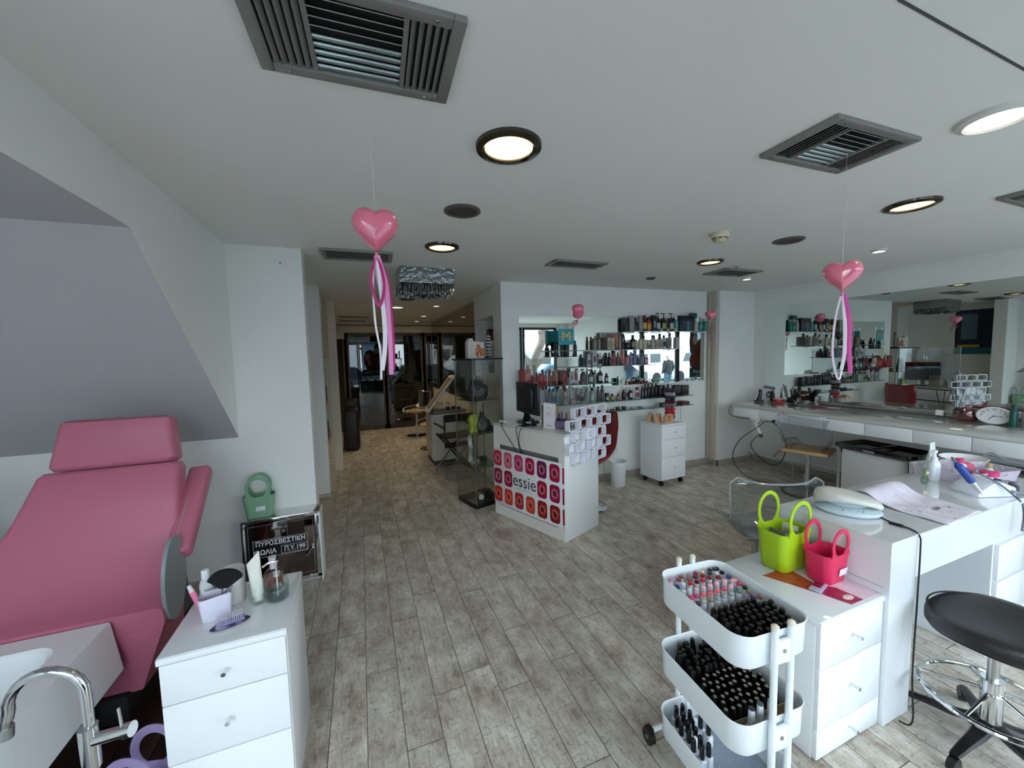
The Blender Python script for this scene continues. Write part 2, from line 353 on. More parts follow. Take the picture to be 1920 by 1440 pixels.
('jar', 6, 3.729, 0.055, 0.03, '#8a5a5e', '#9a6a6e', '', 'rose pot on the lowest shelf'),
('jar', 6, 3.81, 0.072, 0.024, '#3a3424', '#a9a088', '', 'small dark pot with a cream lid on the lowest shelf'),
('jar', 6, 3.972, 0.148, 0.042, '#5a1418', '#6e1c20', '', 'wide dark red tin at the far end of the lowest shelf')]
WHITE_POLISH = [
(1.077, 1.11, 'light pink', '#d98a9a'),
(1.131, 1.131, 'mauve brown', '#7d4a4c'),
(1.165, 1.129, 'greyish mauve', '#a07a86'),
(1.199, 1.129, 'dark red', '#8f1526'),
(1.231, 1.125, 'cream', '#d8c9a0'),
(1.269, 1.13, 'black', '#17181c'),
(1.288, 1.106, 'black and white', '#3a3a3c'),
(1.334, 1.119, 'black', '#17181c'),
(1.112, 1.103, 'dusty red', '#98303e'),
(1.145, 1.1, 'pinkish brown', '#8f5a56'),
(1.176, 1.097, 'dark wine', '#5f1a26'),
(1.21, 1.098, 'dark red', '#8f1526'),
(1.247, 1.099, 'charcoal', '#32363c'),
(1.3, 1.069, 'black', '#17181c'),
(1.339, 1.071, 'clear', '#d5dade'),
(1.059, 1.069, 'navy blue', '#1d3a6e'),
(1.127, 1.065, 'bright red', '#c81c2c'),
(1.158, 1.062, 'dark wine', '#5f1a26'),
(1.186, 1.061, 'bright red', '#c81c2c'),
(1.223, 1.063, 'dark red', '#8f1526'),
(1.26, 1.064, 'dark red', '#8f1526'),
(1.337, 1.033, 'violet blue', '#3a3f78'),
(1.098, 1.071, 'clear', '#d5dade'),
(1.063, 1.036, 'clear', '#d5dade'),
(1.087, 1.034, 'clear', '#d5dade'),
(1.118, 1.028, 'pale lilac pink', '#dcb8c8'),
(1.151, 1.026, 'pale pink', '#f0b8c0'),
(1.183, 1.024, 'pale pink', '#f0b8c0'),
(1.216, 1.024, 'pale pink', '#f0b8c0'),
(1.256, 1.028, 'pale pink', '#f0b8c0'),
(1.293, 1.032, 'pale pink', '#f0b8c0'),
(1.29, 0.996, 'hot pink', '#d83a68'),
(1.331, 0.996, 'peach', '#f0a080'),
(1.055, 0.999, 'rose pink', '#e04a70'),
(1.086, 0.998, 'hot pink', '#d83a68'),
(1.115, 0.994, 'coral', '#f86a78'),
(1.147, 0.991, 'coral', '#f86a78'),
(1.18, 0.991, 'coral', '#f86a78'),
(1.213, 0.99, 'rose pink', '#e04a70'),
(1.249, 0.991, 'pale pink', '#f0b8c0'),
(1.328, 0.961, 'dark green', '#16302c'),
(1.052, 0.964, 'charcoal', '#32363c'),
(1.085, 0.964, 'beige', '#c8bca8'),
(1.115, 0.96, 'taupe', '#9a8a78'),
(1.146, 0.958, 'silver grey', '#a8acb0'),
(1.177, 0.957, 'silver grey', '#a8acb0'),
(1.212, 0.957, 'silver grey', '#a8acb0'),
(1.249, 0.958, 'grey green', '#5f7a6e'),
(1.287, 0.96, 'olive tan', '#8f7a50'),
(1.268, 0.922, 'violet', '#5a4a8e'),
(1.312, 0.926, 'brown', '#8a5a4a')]

# ================================================================== ROOM
XW, YB, YF, ZC, XL = 5.2, 4.0, -1.2, 2.40, -2.35
# floor: long wood-look tiles 0.15 x 0.82 running away from the shop window, joints worked out per column
def floor_mat():
    m = bpy.data.materials.new('wood_look_tiles'); m.use_nodes = True; nt = m.node_tree; N = nt.nodes; L = nt.links; N.clear()
    out = N.new('ShaderNodeOutputMaterial'); b = N.new('ShaderNodeBsdfPrincipled'); L.new(b.outputs[0], out.inputs[0])
    tcn = N.new('ShaderNodeTexCoord'); s = N.new('ShaderNodeSeparateXYZ'); L.new(tcn.outputs['Object'], s.inputs[0])
    def mth(op, a, b_=None, c=None):
        n = N.new('ShaderNodeMath'); n.operation = op
        for i, v in enumerate((a, b_, c)):
            if v is None: continue
            if isinstance(v, (int, float)): n.inputs[i].default_value = v
            else: L.new(v, n.inputs[i])
        return n.outputs[0]
    u = mth('DIVIDE', mth('ADD', s.outputs['X'], .0485), .15); col = mth('FLOOR', u); fu = mth('SUBTRACT', u, col)
    wn = N.new('ShaderNodeTexWhiteNoise'); wn.noise_dimensions = '1D'; L.new(col, wn.inputs['W'])
    v = mth('ADD', mth('DIVIDE', s.outputs['Y'], .82), wn.outputs['Value']); row = mth('FLOOR', v); fv = mth('SUBTRACT', v, row)
    # joint mask
    du = mth('MULTIPLY', mth('MINIMUM', fu, mth('SUBTRACT', 1, fu)), .15); dv = mth('MULTIPLY', mth('MINIMUM', fv, mth('SUBTRACT', 1, fv)), .82)
    d = mth('MINIMUM', du, dv); jm = mth('LESS_THAN', d, .0017)
    # per plank values
    cb = N.new('ShaderNodeCombineXYZ'); L.new(col, cb.inputs[0]); L.new(row, cb.inputs[1])
    pn = N.new('ShaderNodeTexWhiteNoise'); pn.noise_dimensions = '2D'; L.new(cb.outputs[0], pn.inputs['Vector'])
    # grain coordinates: stretched along Y, shifted per plank
    off = N.new('ShaderNodeVectorMath'); off.operation = 'MULTIPLY_ADD'; L.new(cb.outputs[0], off.inputs[0]); off.inputs[1].default_value = (3.7, 5.3, 0); L.new(tcn.outputs['Object'], off.inputs[2])
    def noise(sc, scale, det, rough=.6):
        mp = N.new('ShaderNodeMapping'); mp.inputs['Scale'].default_value = sc; L.new(off.outputs[0], mp.inputs[0])
        n = N.new('ShaderNodeTexNoise'); n.inputs['Scale'].default_value = scale; n.inputs['Detail'].default_value = det; n.inputs['Roughness'].default_value = rough; L.new(mp.outputs[0], n.inputs['Vector']); return n.outputs[0]
    g1 = noise((9, 1.2, 1), 9, 8, .75); g2 = noise((1.6, .9, 1), 5.5, 6, .65); g3 = noise((2, 6, 1), 12, 5, .7); g4 = noise((30, 2.5, 1), 10, 4, .7)
    def ramp(inp, stops):
        r = N.new('ShaderNodeValToRGB'); e = r.color_ramp.elements
        e[0].position, e[0].color = stops[0][0], lin(stops[0][1]); e[1].position, e[1].color = stops[1][0], lin(stops[1][1])
        for p, c in stops[2:]:
            x = e.new(p); x.color = lin(c)
        L.new(inp, r.inputs[0]); return r.outputs[0]
    base = ramp(g2, [(.32, '#a59688'), (.44, '#c6bcb0'), (.55, '#dbd5cb'), (.68, '#efebe5')])
    dark = ramp(mth('MULTIPLY', mth('SUBTRACT', g1, .5), 1.0), [(.0, '#ffffff'), (.16, '#a09284')])
    def mixc(t, f, a, b_):
        n = N.new('ShaderNodeMix'); n.data_type = 'RGBA'; n.blend_type = t
        if isinstance(f, (int, float)): n.inputs[0].default_value = f
        else: L.new(f, n.inputs[0])
        L.new(a, n.inputs[6])
        if isinstance(b_, tuple): n.inputs[7].default_value = b_
        else: L.new(b_, n.inputs[7])
        return n.outputs[2]
    c = mixc('MULTIPLY', .6, base, dark)
    st = mth('MULTIPLY', mth('GREATER_THAN', g3, .57), mth('SUBTRACT', mth('MULTIPLY', g3, 4.0), 2.1))
    c = mixc('MIX', mth('MINIMUM', mth('MAXIMUM', st, 0), .6), c, lin('#6a5b50'))
    ww = ramp(g4, [(.35, '#a89e92'), (.62, '#ffffff')]); c = mixc('MULTIPLY', .45, c, ww)
    tone = mth('ADD', mth('MULTIPLY', pn.outputs['Value'], .22), .86)
    tn = N.new('ShaderNodeCombineColor'); L.new(tone, tn.inputs[0]); L.new(tone, tn.inputs[1]); L.new(mth('MULTIPLY', tone, .97), tn.inputs[2])
    c = mixc('MULTIPLY', 1., c, tn.outputs[0])
    c = mixc('MIX', mth('MULTIPLY', jm, .9), c, lin('#3c332d'))
    L.new(c, b.inputs['Base Color'])
    L.new(mth('ADD', mth('MULTIPLY', g1, .25), .30), b.inputs['Roughness'])
    bp = N.new('ShaderNodeBump'); bp.inputs['Strength'].default_value = .35; bp.inputs['Distance'].default_value = .004
    L.new(mth('SUBTRACT', mth('MULTIPLY', g1, .4), jm), bp.inputs['Height']); L.new(bp.outputs[0], b.inputs['Normal'])
    return m
FLOORM = floor_mat()
struct(MB().span((XL, YF-.1, -.1), (XW+.15, 11.2, 0)).build('floor', FLOORM))
struct(MB().span((XL-.1, YF-.1, ZC), (XW+.15, 9.3, ZC+.12)).build('ceiling', CEIL))
def wall(name, a, b, m=WALL): return struct(MB().span(a, b).build(name, m))
wall('wall_right', (XW, YF-.1, 0), (XW+.14, 4.3, ZC))
wall('wall_back', (1.46, YB, 0), (XW+.14, YB+.28, ZC))
wall('wall_back_pier', (4.53, 3.84, 0), (XW, YB, ZC))
wall('wall_left', (XL-.14, YF-.1, 0), (XL, 3.36, ZC))
wall('wall_stub', (XL, 3.2, 0), (-.36, 3.36, ZC))                         # white wall behind the pink chair, ends at the passage
# upright wall above the stair, with the sloped soffit below it
m_ = MB(); X0 = -.82
poly = [(3.2, 1.07), (3.2, ZC), (YF, ZC), (YF, 2.16), (2.0, 2.14)]
m_.skin([m_.ring([(X0, y, z) for y, z in poly]), m_.ring([(X0-.1, y, z) for y, z in poly])]); struct(m_.build('wall_above_stair', WALL, smooth=False))
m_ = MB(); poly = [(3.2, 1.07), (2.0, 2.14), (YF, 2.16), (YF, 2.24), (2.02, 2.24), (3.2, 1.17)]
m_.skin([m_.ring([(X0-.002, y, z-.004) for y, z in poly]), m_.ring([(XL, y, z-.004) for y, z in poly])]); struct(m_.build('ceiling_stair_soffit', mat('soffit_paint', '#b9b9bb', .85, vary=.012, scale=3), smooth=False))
# passage, left side
PAS = mat('passage_paint', '#d8cfbc', .8, vary=.02, scale=3)
wall('wall_passage_left', (-.92, 3.36, 0), (-.8, 9.2, ZC))
wall('wall_pillar', (-.8, 4.72, 0), (-.385, 4.86, ZC))
wall('wall_passage_panel', (-.8, 5.98, 0), (-.3, 6.08, ZC), PAS)
struct(MB().span((-.8, 3.36, 0), (-.335, 4.72, .05), .004).build('trim_threshold', mat('beige_tile', '#b7ab98', .35, vary=.12, scale=9)))
struct(MB().span((-.8, 4.70, 0), (-.375, 4.86, .09), .002).build('baseboard_pillar', mat('beige_tile', '#b7ab98')))
# passage, right side: pier with a niche, then a mirrored wall
wall('wall_niche_top', (1.5, 4.28, 2.08), (1.95, 5.2, ZC)); wall('wall_niche_back', (1.85, 4.28, 0), (1.95, 5.2, 2.08), C('#8f8a80', .8))
wall('wall_niche_bottom', (1.5, 4.28, 0), (1.85, 5.2, 1.32)); wall('wall_niche_side', (1.5, 5.12, 1.32), (1.85, 5.2, 2.08))
wall('wall_passage_right', (1.58, 5.2, 0), (1.75, 9.2, ZC), PAS)
# baseboards: grey-beige tile skirting
BB = mat('skirting_tile', '#a59d93', .4, vary=.14, scale=11)
for n, a, b in (('baseboard_back', (1.46, 3.985, 0), (4.53, YB, .085)), ('baseboard_pier', (4.515, 3.825, 0), (XW, 3.84, .085)), ('baseboard_pier_side', (4.515, 3.825, 0), (4.53, 3.985, .085)),
                ('baseboard_right', (XW-.015, YF, 0), (XW, 3.825, .085)), ('baseboard_stub', (XL, 3.185, 0), (-.375, 3.2, .085)), ('baseboard_stub_end', (-.375, 3.185, 0), (-.345, 3.36, .085))):
    struct(MB().span(a, b, .002).build(n, BB))
# vertical pipe cover at the pier
struct(MB().span((4.475, 3.955, .085), (4.525, 3.985, ZC), .002).build('trim_pipe_cover', mat('grey_trim', '#b9b3a6', .6)))
struct(MB().span((4.50, 3.87, .085), (4.53, 3.955, ZC), .002).build('trim_pier_edge', mat('beige_trim', '#c3baac', .6)))
# flush cupboard door joints on the back wall below the shelves
for i, x in enumerate((3.86, 4.02, 2.78)):
    struct(MB().span((x, 3.997, .09), (x+.006, YB, .9)).build('trim_door_joint', C('#9b968c', .7)))
# ceiling joint line at the shop front
struct(MB().span((1.2, .55, ZC-.002), (3.4, .556, ZC)).build('trim_ceiling_joint', C('#4a4a48', .8)))
# low header over the far glazing
struct(MB().span((-.8, 9.05, 2.16), (1.58, 9.2, ZC)).build('wall_far_header', PAS))
struct(MB().span((-.8, 9.03, 2.31), (1.58, 9.05, 2.325)).build('trim_far_rail', C('#3a352c', .5)))

# ------------------------------------------------ shop front (behind the camera): glass, white mullions
FR = mat('anthracite_frame', '#33383c', .45, .4)
def shopfront():
    for i, (a, b) in enumerate(((-2.2, -.1), (-.02, 1.27), (1.35, 2.62), (2.7, 3.86), (3.94, 4.86))):
        f = MB()
        for x in (a, b): f.span((x-.03, YF-.03, 0), (x+.03, YF+.03, 2.3))
        f.span((a, YF-.03, 0), (b, YF+.03, .08)); f.span((a, YF-.03, 2.24), (b, YF+.03, 2.3))
        o = f.build('window_%d' % (i+1), FR, smooth=False); struct(o)
        p = MB().quad((a+.03, YF, .08), (b-.03, YF, .08), (b-.03, YF, 2.24), (a+.03, YF, 2.24)).build('glass_pane', GLASS, o)
shopfront()
wall('wall_front_header', (XL, YF-.06, 2.3), (XW, YF+.04, ZC)); wall('wall_front_side', (4.9, YF-.06, 0), (XW, YF+.04, 2.3)); wall('wall_front_left', (XL, YF-.06, 0), (-2.23, YF+.04, 2.3))
# far glazing in bronze frames, a dark veranda beyond
BRZ = mat('bronze_frame', '#4a4132', .4, .5, vary=.05)
for i, (a, b) in enumerate(((-.8, -.30), (-.26, .50), (.54, 1.36), (1.40, 2.2))):
    f = MB()
    for x in (a, b): f.span((x-.045, 9.08, 0), (x+.045, 9.16, 2.16))
    f.span((a, 9.08, 0), (b, 9.16, .10)); f.span((a, 9.08, 2.10), (b, 9.16, 2.16))
    o = struct(f.build('window_%d' % (i+6), BRZ, smooth=False))
    MB().quad((a+.045, 9.12, .10), (b-.045, 9.12, .10), (b-.045, 9.12, 2.1), (a+.045, 9.12, 2.1)).build('glass_pane', SMOKED, o)
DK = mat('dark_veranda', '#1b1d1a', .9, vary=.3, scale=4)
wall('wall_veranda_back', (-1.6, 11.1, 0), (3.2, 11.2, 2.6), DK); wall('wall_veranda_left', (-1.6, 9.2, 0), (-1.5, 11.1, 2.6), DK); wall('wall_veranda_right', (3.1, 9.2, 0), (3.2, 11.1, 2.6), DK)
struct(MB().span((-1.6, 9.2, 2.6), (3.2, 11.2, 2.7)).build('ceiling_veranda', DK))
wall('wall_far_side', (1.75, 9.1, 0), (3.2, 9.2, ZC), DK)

# ------------------------------------------------ ceiling fittings
def downlight(x, y, r, ring, glow, power, label, grp=None, spot=False):
    t = thing('recessed_ceiling_light', label, 'ceiling light', (x, y, ZC), group=grp)
    MB().lathe([(r*.74, -.001), (r*.74, -.012), (r*.82, -.02), (r, -.012), (r*1.02, 0)], n=36, cap=False).build('trim_ring', ring, t)
    if r > .07: MB().torus((0, 0, -.014), r*.86, r*.02, 36, 6).build('inner_rim', CHROME, t)
    MB().lathe([(r*.74, -.006), (r*.4, -.012), (0.001, -.014)], n=36, cap=False).build('diffuser', glow, t)
    l = bpy.data.lights.new('lamp_glow', 'SPOT')
    l.energy = power*LAMP; l.color = (1.0, .80, .52); l.shadow_soft_size = r*.6
    l.spot_size = 2.2 if spot else 2.7; l.spot_blend = .9
    lo = bpy.data.objects.new('lamp_glow', l); COL.objects.link(lo); lo.parent = t; lo.location = (0, 0, -.03)
    return t
WARM = mat('warm_diffuser', '#fff0c0', .4, emit='#ffe6a0', es=1.5); COOL = mat('bright_diffuser', '#ffffff', .4, emit='#fff6e6', es=3.5)
DRING = mat('dark_chrome_ring', '#5c5650', .18, 1.)
WRING = mat('white_ring', '#d6d6d2', .4)
downlight(.571, 1.433, .125, DRING, WARM, 3, 'big round recessed ceiling light with warm glow, nearest to the largest vent')
downlight(.595, 2.85, .122, DRING, WARM, 5, 'round recessed ceiling light with warm glow behind the dark round speaker over the reception')
downlight(2.955, 1.258, .12, DRING, WARM, 3, 'round recessed ceiling light in dark ring beside the square vent over the manicure desk')
downlight(2.98, 2.635, .11, DRING, WARM, 5, 'round recessed ceiling light close to the smoke detector and the far thin vent')
downlight(2.13, .69, .10, WRING, COOL, 4, 'white rimmed bright spot light at the picture edge over the nail desk')
downlight(4.04, 1.913, .05, WRING, COOL, 4, 'small bright spotlight over the long mirror, between the large round light and the wall', spot=True)
downlight(4.07, 3.11, .05, WRING, COOL, 5, 'small bright spotlight above the end of the mirror by the back pier', spot=True)
for i, (x, y) in enumerate(((.585, 6.36), (1.14, 6.06), (1.18, 7.6), (1.2, 8.7), (.6, 8.6))):
    downlight(x, y, .06 if i else .11, WRING, COOL, 24, ('larger', 'nearer small', 'middle small', 'farther small', 'last small')[i]+' bright downlight in the dim passage ceiling by the mirrored wall' if i < 4 else 'last small bright downlight over the far glass doors on the passage side', spot=True)
def speaker(x, y, r, label):
    t = thing('ceiling_speaker', label, 'speaker', (x, y, ZC))
    MB().lathe([(r*.8, -.004), (r*.85, -.014), (r, -.008), (r, 0)], n=32, cap=False).build('rim', C('#56534f', .45), t)
    MB().lathe([(r*.8, -.006), (.001, -.009)], n=32, cap=False).build('grille', C('#47453f', .8, bump=.6, scale=600), t)
speaker(.565, 2.13, .1, 'dark round ceiling speaker in line with two round lights over the reception')
speaker(2.99, 1.956, .1, 'dark round ceiling speaker beside the smoke detector')
speaker(2.98, 3.4, .05, 'tiny dark round ceiling speaker over the back wall mirror')
speaker(.64, 5.5, .11, 'dark round ceiling speaker behind the crystal chandelier')
t = thing('smoke_detector', 'cream domed smoke detector on the ceiling', 'smoke detector', (2.336, 1.99, ZC))
MB().lathe([(.055, 0), (.058, -.02), (.05, -.03)], n=28).build('base', C('#ddd3b4', .5), t)
MB().lathe([(.046, -.03), (.045, -.045), (.03, -.062), (.012, -.066)], n=28).build('dome', C('#cfc5a6', .5), t)
sl = MB()
for k in range(8):
    a = k*PI/4; sl.box((.046*math.cos(a), .046*math.sin(a), -.04), (.006, .02, .005), rot=a)
sl.build('slot', BLACK, t)
t = thing('fire_sprinkler', 'tiny sprinkler head on the ceiling before the far rhombic vent', 'sprinkler', (3.38, 2.69, ZC))
MB().lathe([(.035, 0), (.034, -.006), (.01, -.008)], n=18).build('plate', STEEL, t); MB().lathe([(.006, -.006), (.006, -.03), (.018, -.032), (.018, -.034)], n=12).build('head', DSTEEL, t)
DUCT = mat('silver_duct', '#b9c4c4', .35, .7)
def vent(x0, x1, y0, y1, label, rz=0., full=True, flip=False):
    cx, cy = (x0+x1)/2, (y0+y1)/2; w_, h_ = x1-x0, y1-y0
    t = thing('ceiling_vent', label, 'air vent', (cx, cy, ZC), rz)
    f = MB(); bw = .032
    for sx in (-1, 1): f.box((sx*(w_/2-bw/2), 0, -.008), (bw, h_, .016), .003)
    for sy in (-1, 1): f.box((0, sy*(h_/2-bw/2), -.008), (w_-2*bw, bw, .016), .003)
    sw = .105 if full else 0
    if full:
        for sx in (-1, 1): f.box((sx*(w_/2-bw-sw), 0, -.007), (.012, h_-2*bw, .012))
    f.build('frame', VENT, t)
    MB().box((0, 0, -.0015), (w_-.03, h_-.03, .002)).build('backing', VENTD, t)
    s = MB(); ih = h_-2*bw; rx = Matrix.Rotation(.7, 3, 'X')
    if full:
        for sx in (-1, 1):
            for k in range(5):
                s.box((sx*(w_/2-bw-.012-.019*k), 0, -.008), (.015, ih, .002), rot=Matrix.Rotation(-.7*(-1 if flip else 1)*1, 3, 'Y'))
        iw = w_-2*bw-2*sw-.012
        for k in range(4): s.box((0, -ih/2+.014+k*ih/9.4 if not flip else ih/2-.014-k*ih/9.4, -.008), (iw, .019, .002), rot=rx)
        s.build('louvre', VENT, t)
        d = MB()
        for k in range(5): d.box((0, (ih/2-.014-k*ih/9.6)*(1 if not flip else -1), -.006), (iw, .024, .006), .002, rot=Matrix.Rotation(.35, 3, 'X'))
        d.build('duct_lining', DUCT, t)
    else:
        for k in range(6): s.box((0, -ih/2+.012+k*ih/6, -.008), (w_-2*bw, .02, .002), rot=rx)
        s.build('louvre', VENT, t)
    sc = MB()
    for sx in (-1, 1):
        for sy in (-1, 1): sc.lathe([(.004, -.0165), (.003, -.018)], (sx*w_*.36, sy*(h_/2-bw/2), 0), 8)
    sc.build('screw', DSTEEL, t)
vent(-.215, .283, .945, 1.255, 'large grey ceiling vent nearest the camera with the balloon thread tied to it', -.04)
vent(1.567, 2.055, .86, 1.15, 'grey ceiling vent over the manicure desk with silver duct lining showing', -.03)
vent(-.229, .278, 3.11, 3.41, 'flat grey ceiling vent behind the near heart balloon', -.03, False)
vent(1.58, 2.1, 2.93, 3.16, 'thin grey ceiling vent above the shelf wall', 0, False)
vent(3.36, 3.86, 2.77, 3.06, 'grey ceiling vent beside the small spotlight at the back pier', -.05, False)
vent(3.28, 3.78, .77, 1.05, 'grey ceiling vent cut by the picture edge above the long mirror', 0, True)
vent(-.33, .2, 7.9, 8.1, 'narrow dark vent over the passage, nearer of the two', 0, False)
vent(-.36, .15, 8.7, 8.86, 'narrow dark vent over the passage by the far glass', 0, False)
# crystal chandelier: mirrored box with hanging drops
t = thing('crystal_chandelier', 'square chrome ceiling chandelier with a fringe of crystal drops', 'chandelier', (.6, 3.75, ZC))
HAM = mat('hammered_chrome', '#9aa0a0', .1, 1., bump=1., scale=26)
MB().box((0, 0, -.07), (.49, .44, .14)).build('shade', HAM, t)
random.seed(4); dr = MB()
for i in range(20):
    for j in range(18):
        if 2 < i < 17 and 2 < j < 15 and random.random() < .5: continue
        x = -.235+i*.0247+random.uniform(-.006, .006); y = -.21+j*.0247; l_ = random.uniform(.05, .1)
        dr.lathe([(.002, -.14), (.011, -.14-l_*.5), (.012, -.14-l_*.75), (.001, -.14-l_)], (x, y, 0), 5)
o = dr.build('crystal_drops', mat('crystal', '#8d9494', .05, .85), t, smooth=False); o['kind'] = 'stuff'

# ================================================================== BACK WALL: mirror, glass shelves, products
struct_m = tag(MB().span((1.665, YB-.006, 1.19), (4.43, YB-.0005, 2.035)).build('wall_mirror', MIRROR, smooth=False), 'wide frameless mirror on the back wall behind the glass product shelves', 'mirror')
SZ = {1: 1.857, 2: 1.637, 3: 1.447, 4: 1.243, 5: 1.02, 6: .895}
SX = {1: (3.03, 4.46), 2: (1.98, 3.92), 3: (2.17, 3.45), 4: (1.60, 2.86), 5: (1.96, 4.08), 6: (2.66, 4.08)}
SN = {1: 'top', 2: 'second', 3: 'third', 4: 'fourth', 5: 'fifth', 6: 'lowest'}
for k, z in SZ.items():
    x0, x1 = SX[k]
    t = thing('glass_shelf', '%s of the six glass product shelves on the back wall' % SN[k], 'shelf', ((x0+x1)/2, YB-.085, z))
    MB().box((0, 0, -.004), (x1-x0, .155, .008), .001).build('glass_board', GLASSG, t, smooth=False)
    MB().box((0, -.0785, -.004), (x1-x0, .003, .0085)).build('polished_edge', C('#4f6058', .15, spec=.8), t, smooth=False)
    for sx in (-1, 1):
        b = MB(); b.box((sx*((x1-x0)/2-.12), .073, -.012), (.03, .01, .03), .002); b.cyl((sx*((x1-x0)/2-.12), .07, -.012), (sx*((x1-x0)/2-.12), -.03, -.011), .004); b.build('bracket', CHROME, t)
LBLW = C('#c9ccc9', .5)
def product(kind, w_, h, body, cap, lab, loc, rz, label, cat='bottle', group=None):
    nm = {'box': 'product_box', 'bottle': 'product_bottle', 'pump': 'pump_bottle', 'spray': 'spray_bottle', 'tube': 'cosmetic_tube', 'tubecap': 'cosmetic_tube', 'jar': 'cosmetic_jar', 'jarball': 'round_jar'}[kind]
    ct = {'box': 'box', 'tube': 'tube', 'tubecap': 'tube', 'jar': 'jar', 'jarball': 'jar'}.get(kind, cat)
    t = thing(nm, label, ct, loc, rz, group)
    B_ = C(body, .35); r = w_/2
    if kind == 'box':
        dp = min(w_, .06)
        MB().box((0, 0, h/2), (w_, dp, h), .001).build('carton', C(body, .45), t)
        if lab == 'K': text('lettering', 'K', min(w_, h)*.55, C('#e8c9c0', .5), t, (0, -dp/2-.0006, h*.62), ext=.0004)
        elif lab: MB().box((0, -dp/2-.0005, h*.45), (w_*.55, .001, h*.4)).build('printed_panel', C(lab, .5), t)
        return t
    sy = .75 if w_ > .06 else 1.
    if kind in ('bottle', 'pump', 'spray'):
        bh = h*(.78 if kind == 'bottle' else .66)
        MB().lathe([(r*.9, 0), (r, .006), (r, bh*.82), (r*.8, bh*.94), (r*.4, bh), (r*.4, bh+.006)], n=18, sy=sy).build('body', B_, t)
        cr_ = r*(.62 if kind == 'bottle' else .42); cm = C(cap, .35)
        if kind == 'bottle': MB().lathe([(cr_, bh), (cr_, h-.003), (cr_*.85, h)], n=16).build('cap', cm, t)
        else:
            p = MB().lathe([(cr_, bh), (cr_, bh+h*.09), (cr_*.35, bh+h*.1), (cr_*.35, h*.94)], n=14)
            if kind == 'pump': p.box((-r*.35, 0, h*.965), (r*1.5, r*.45, h*.05), .002)
            else: p.box((-r*.2, 0, h*.93), (r*1.3, r*.6, h*.1), .004); p.box((-r*.75, 0, h*.85), (r*.16, r*.3, h*.12), .002, rot=None)
            p.build('pump_head' if kind == 'pump' else 'spray_head', cm, t)
        if lab:
            l = MB(); n = 8; aa = [-PI/2-1.0+2.0*i/n for i in range(n+1)]
            l.skin([l.ring([(r*1.015*math.cos(a), r*1.015*sy*math.sin(a), z) for a in aa]) for z in (bh*.2, bh*.68)], close=False, cap=False)
            l.build('paper_label', C(lab, .6), t)
    elif kind == 'tube':
        b = MB(); rs = []
        for k in range(6):
            f = k/5; rx = r*(.8+.2*f); ry = r*.75*(1-f)+.002
            rs.append(b.ring([(rx*math.cos(2*PI*i/16), ry*math.sin(2*PI*i/16), .022+f*(h-.022)) for i in range(16)]))
        b.skin(rs); b.build('body', B_, t)
        MB().lathe([(r*.72, 0), (r*.72, .022)], n=16).build('cap', C(cap, .4), t)
        if lab: MB().box((0, -r*.42, h*.55), (r*.9, .002, h*.35)).build('printed_panel', C(lab, .6), t)
    elif kind == 'tubecap':
        ch = h*.28
        MB().lathe([(r*.95, 0), (r*.95, ch-.002), (r*.9, ch)], n=18).build('cap', C(cap, .35), t)
        b = MB(); rs = []
        for k in range(6):
            f = k/5; rx = r*(.85+.15*f); ry = r*.8*(1-f)+.002
            rs.append(b.ring([(rx*math.cos(2*PI*i/16), ry*math.sin(2*PI*i/16), ch+f*(h-ch)) for i in range(16)]))
        b.skin(rs); b.build('body', B_, t)
    elif kind == 'jar':
        MB().lathe([(r*.94, 0), (r, .004), (r, h*.55), (r*.9, h*.62)], n=22).build('body', B_, t)
        MB().lathe([(r*1.02, h*.6), (r*1.02, h-.003), (r*.95, h)], n=22).build('lid', C(cap, .4), t)
        if lab:
            l = MB(); n = 8; aa = [-PI/2-1.0+2.0*i/n for i in range(n+1)]
            l.skin([l.ring([(r*1.02*math.cos(a), r*1.02*math.sin(a), z) for a in aa]) for z in (h*.12, h*.5)], close=False, cap=False); l.build('paper_label', C(lab, .6), t)
    elif kind == 'jarball':
        bh = h*.72
        MB().lathe([(r*.55, 0), (r*.9, bh*.18), (r, bh*.5), (r*.88, bh*.82), (r*.45, bh)], n=22, sy=.7).build('body', C(body, .2), t)
        MB().lathe([(r*.4, bh), (r*.42, h-.002), (r*.36, h)], n=16).build('lid', C(cap, .3), t)
        if lab: MB().lathe([(r*.5, -.001), (r*.5, 0), (.001, .001)], (0, -r*.705, bh*.5), 18, rot=Matrix.Rotation(PI/2, 3, 'X')).build('paper_label', C(lab, .5), t)
    return t
for i, (k, s, x, w_, h, b, c, lb, words) in enumerate(SHELF_ITEMS):
    y = 3.905; z = SZ[s]
    if words.startswith('grey tube standing on the pink'): z += .0605; y = 3.90
    product(k, w_, h, b, c, lb, (x, y+(.0 if k != 'box' else .01), z), random.uniform(-.06, .06) if k != 'box' else 0, words, group='products on the %s glass shelf' % SN[s])
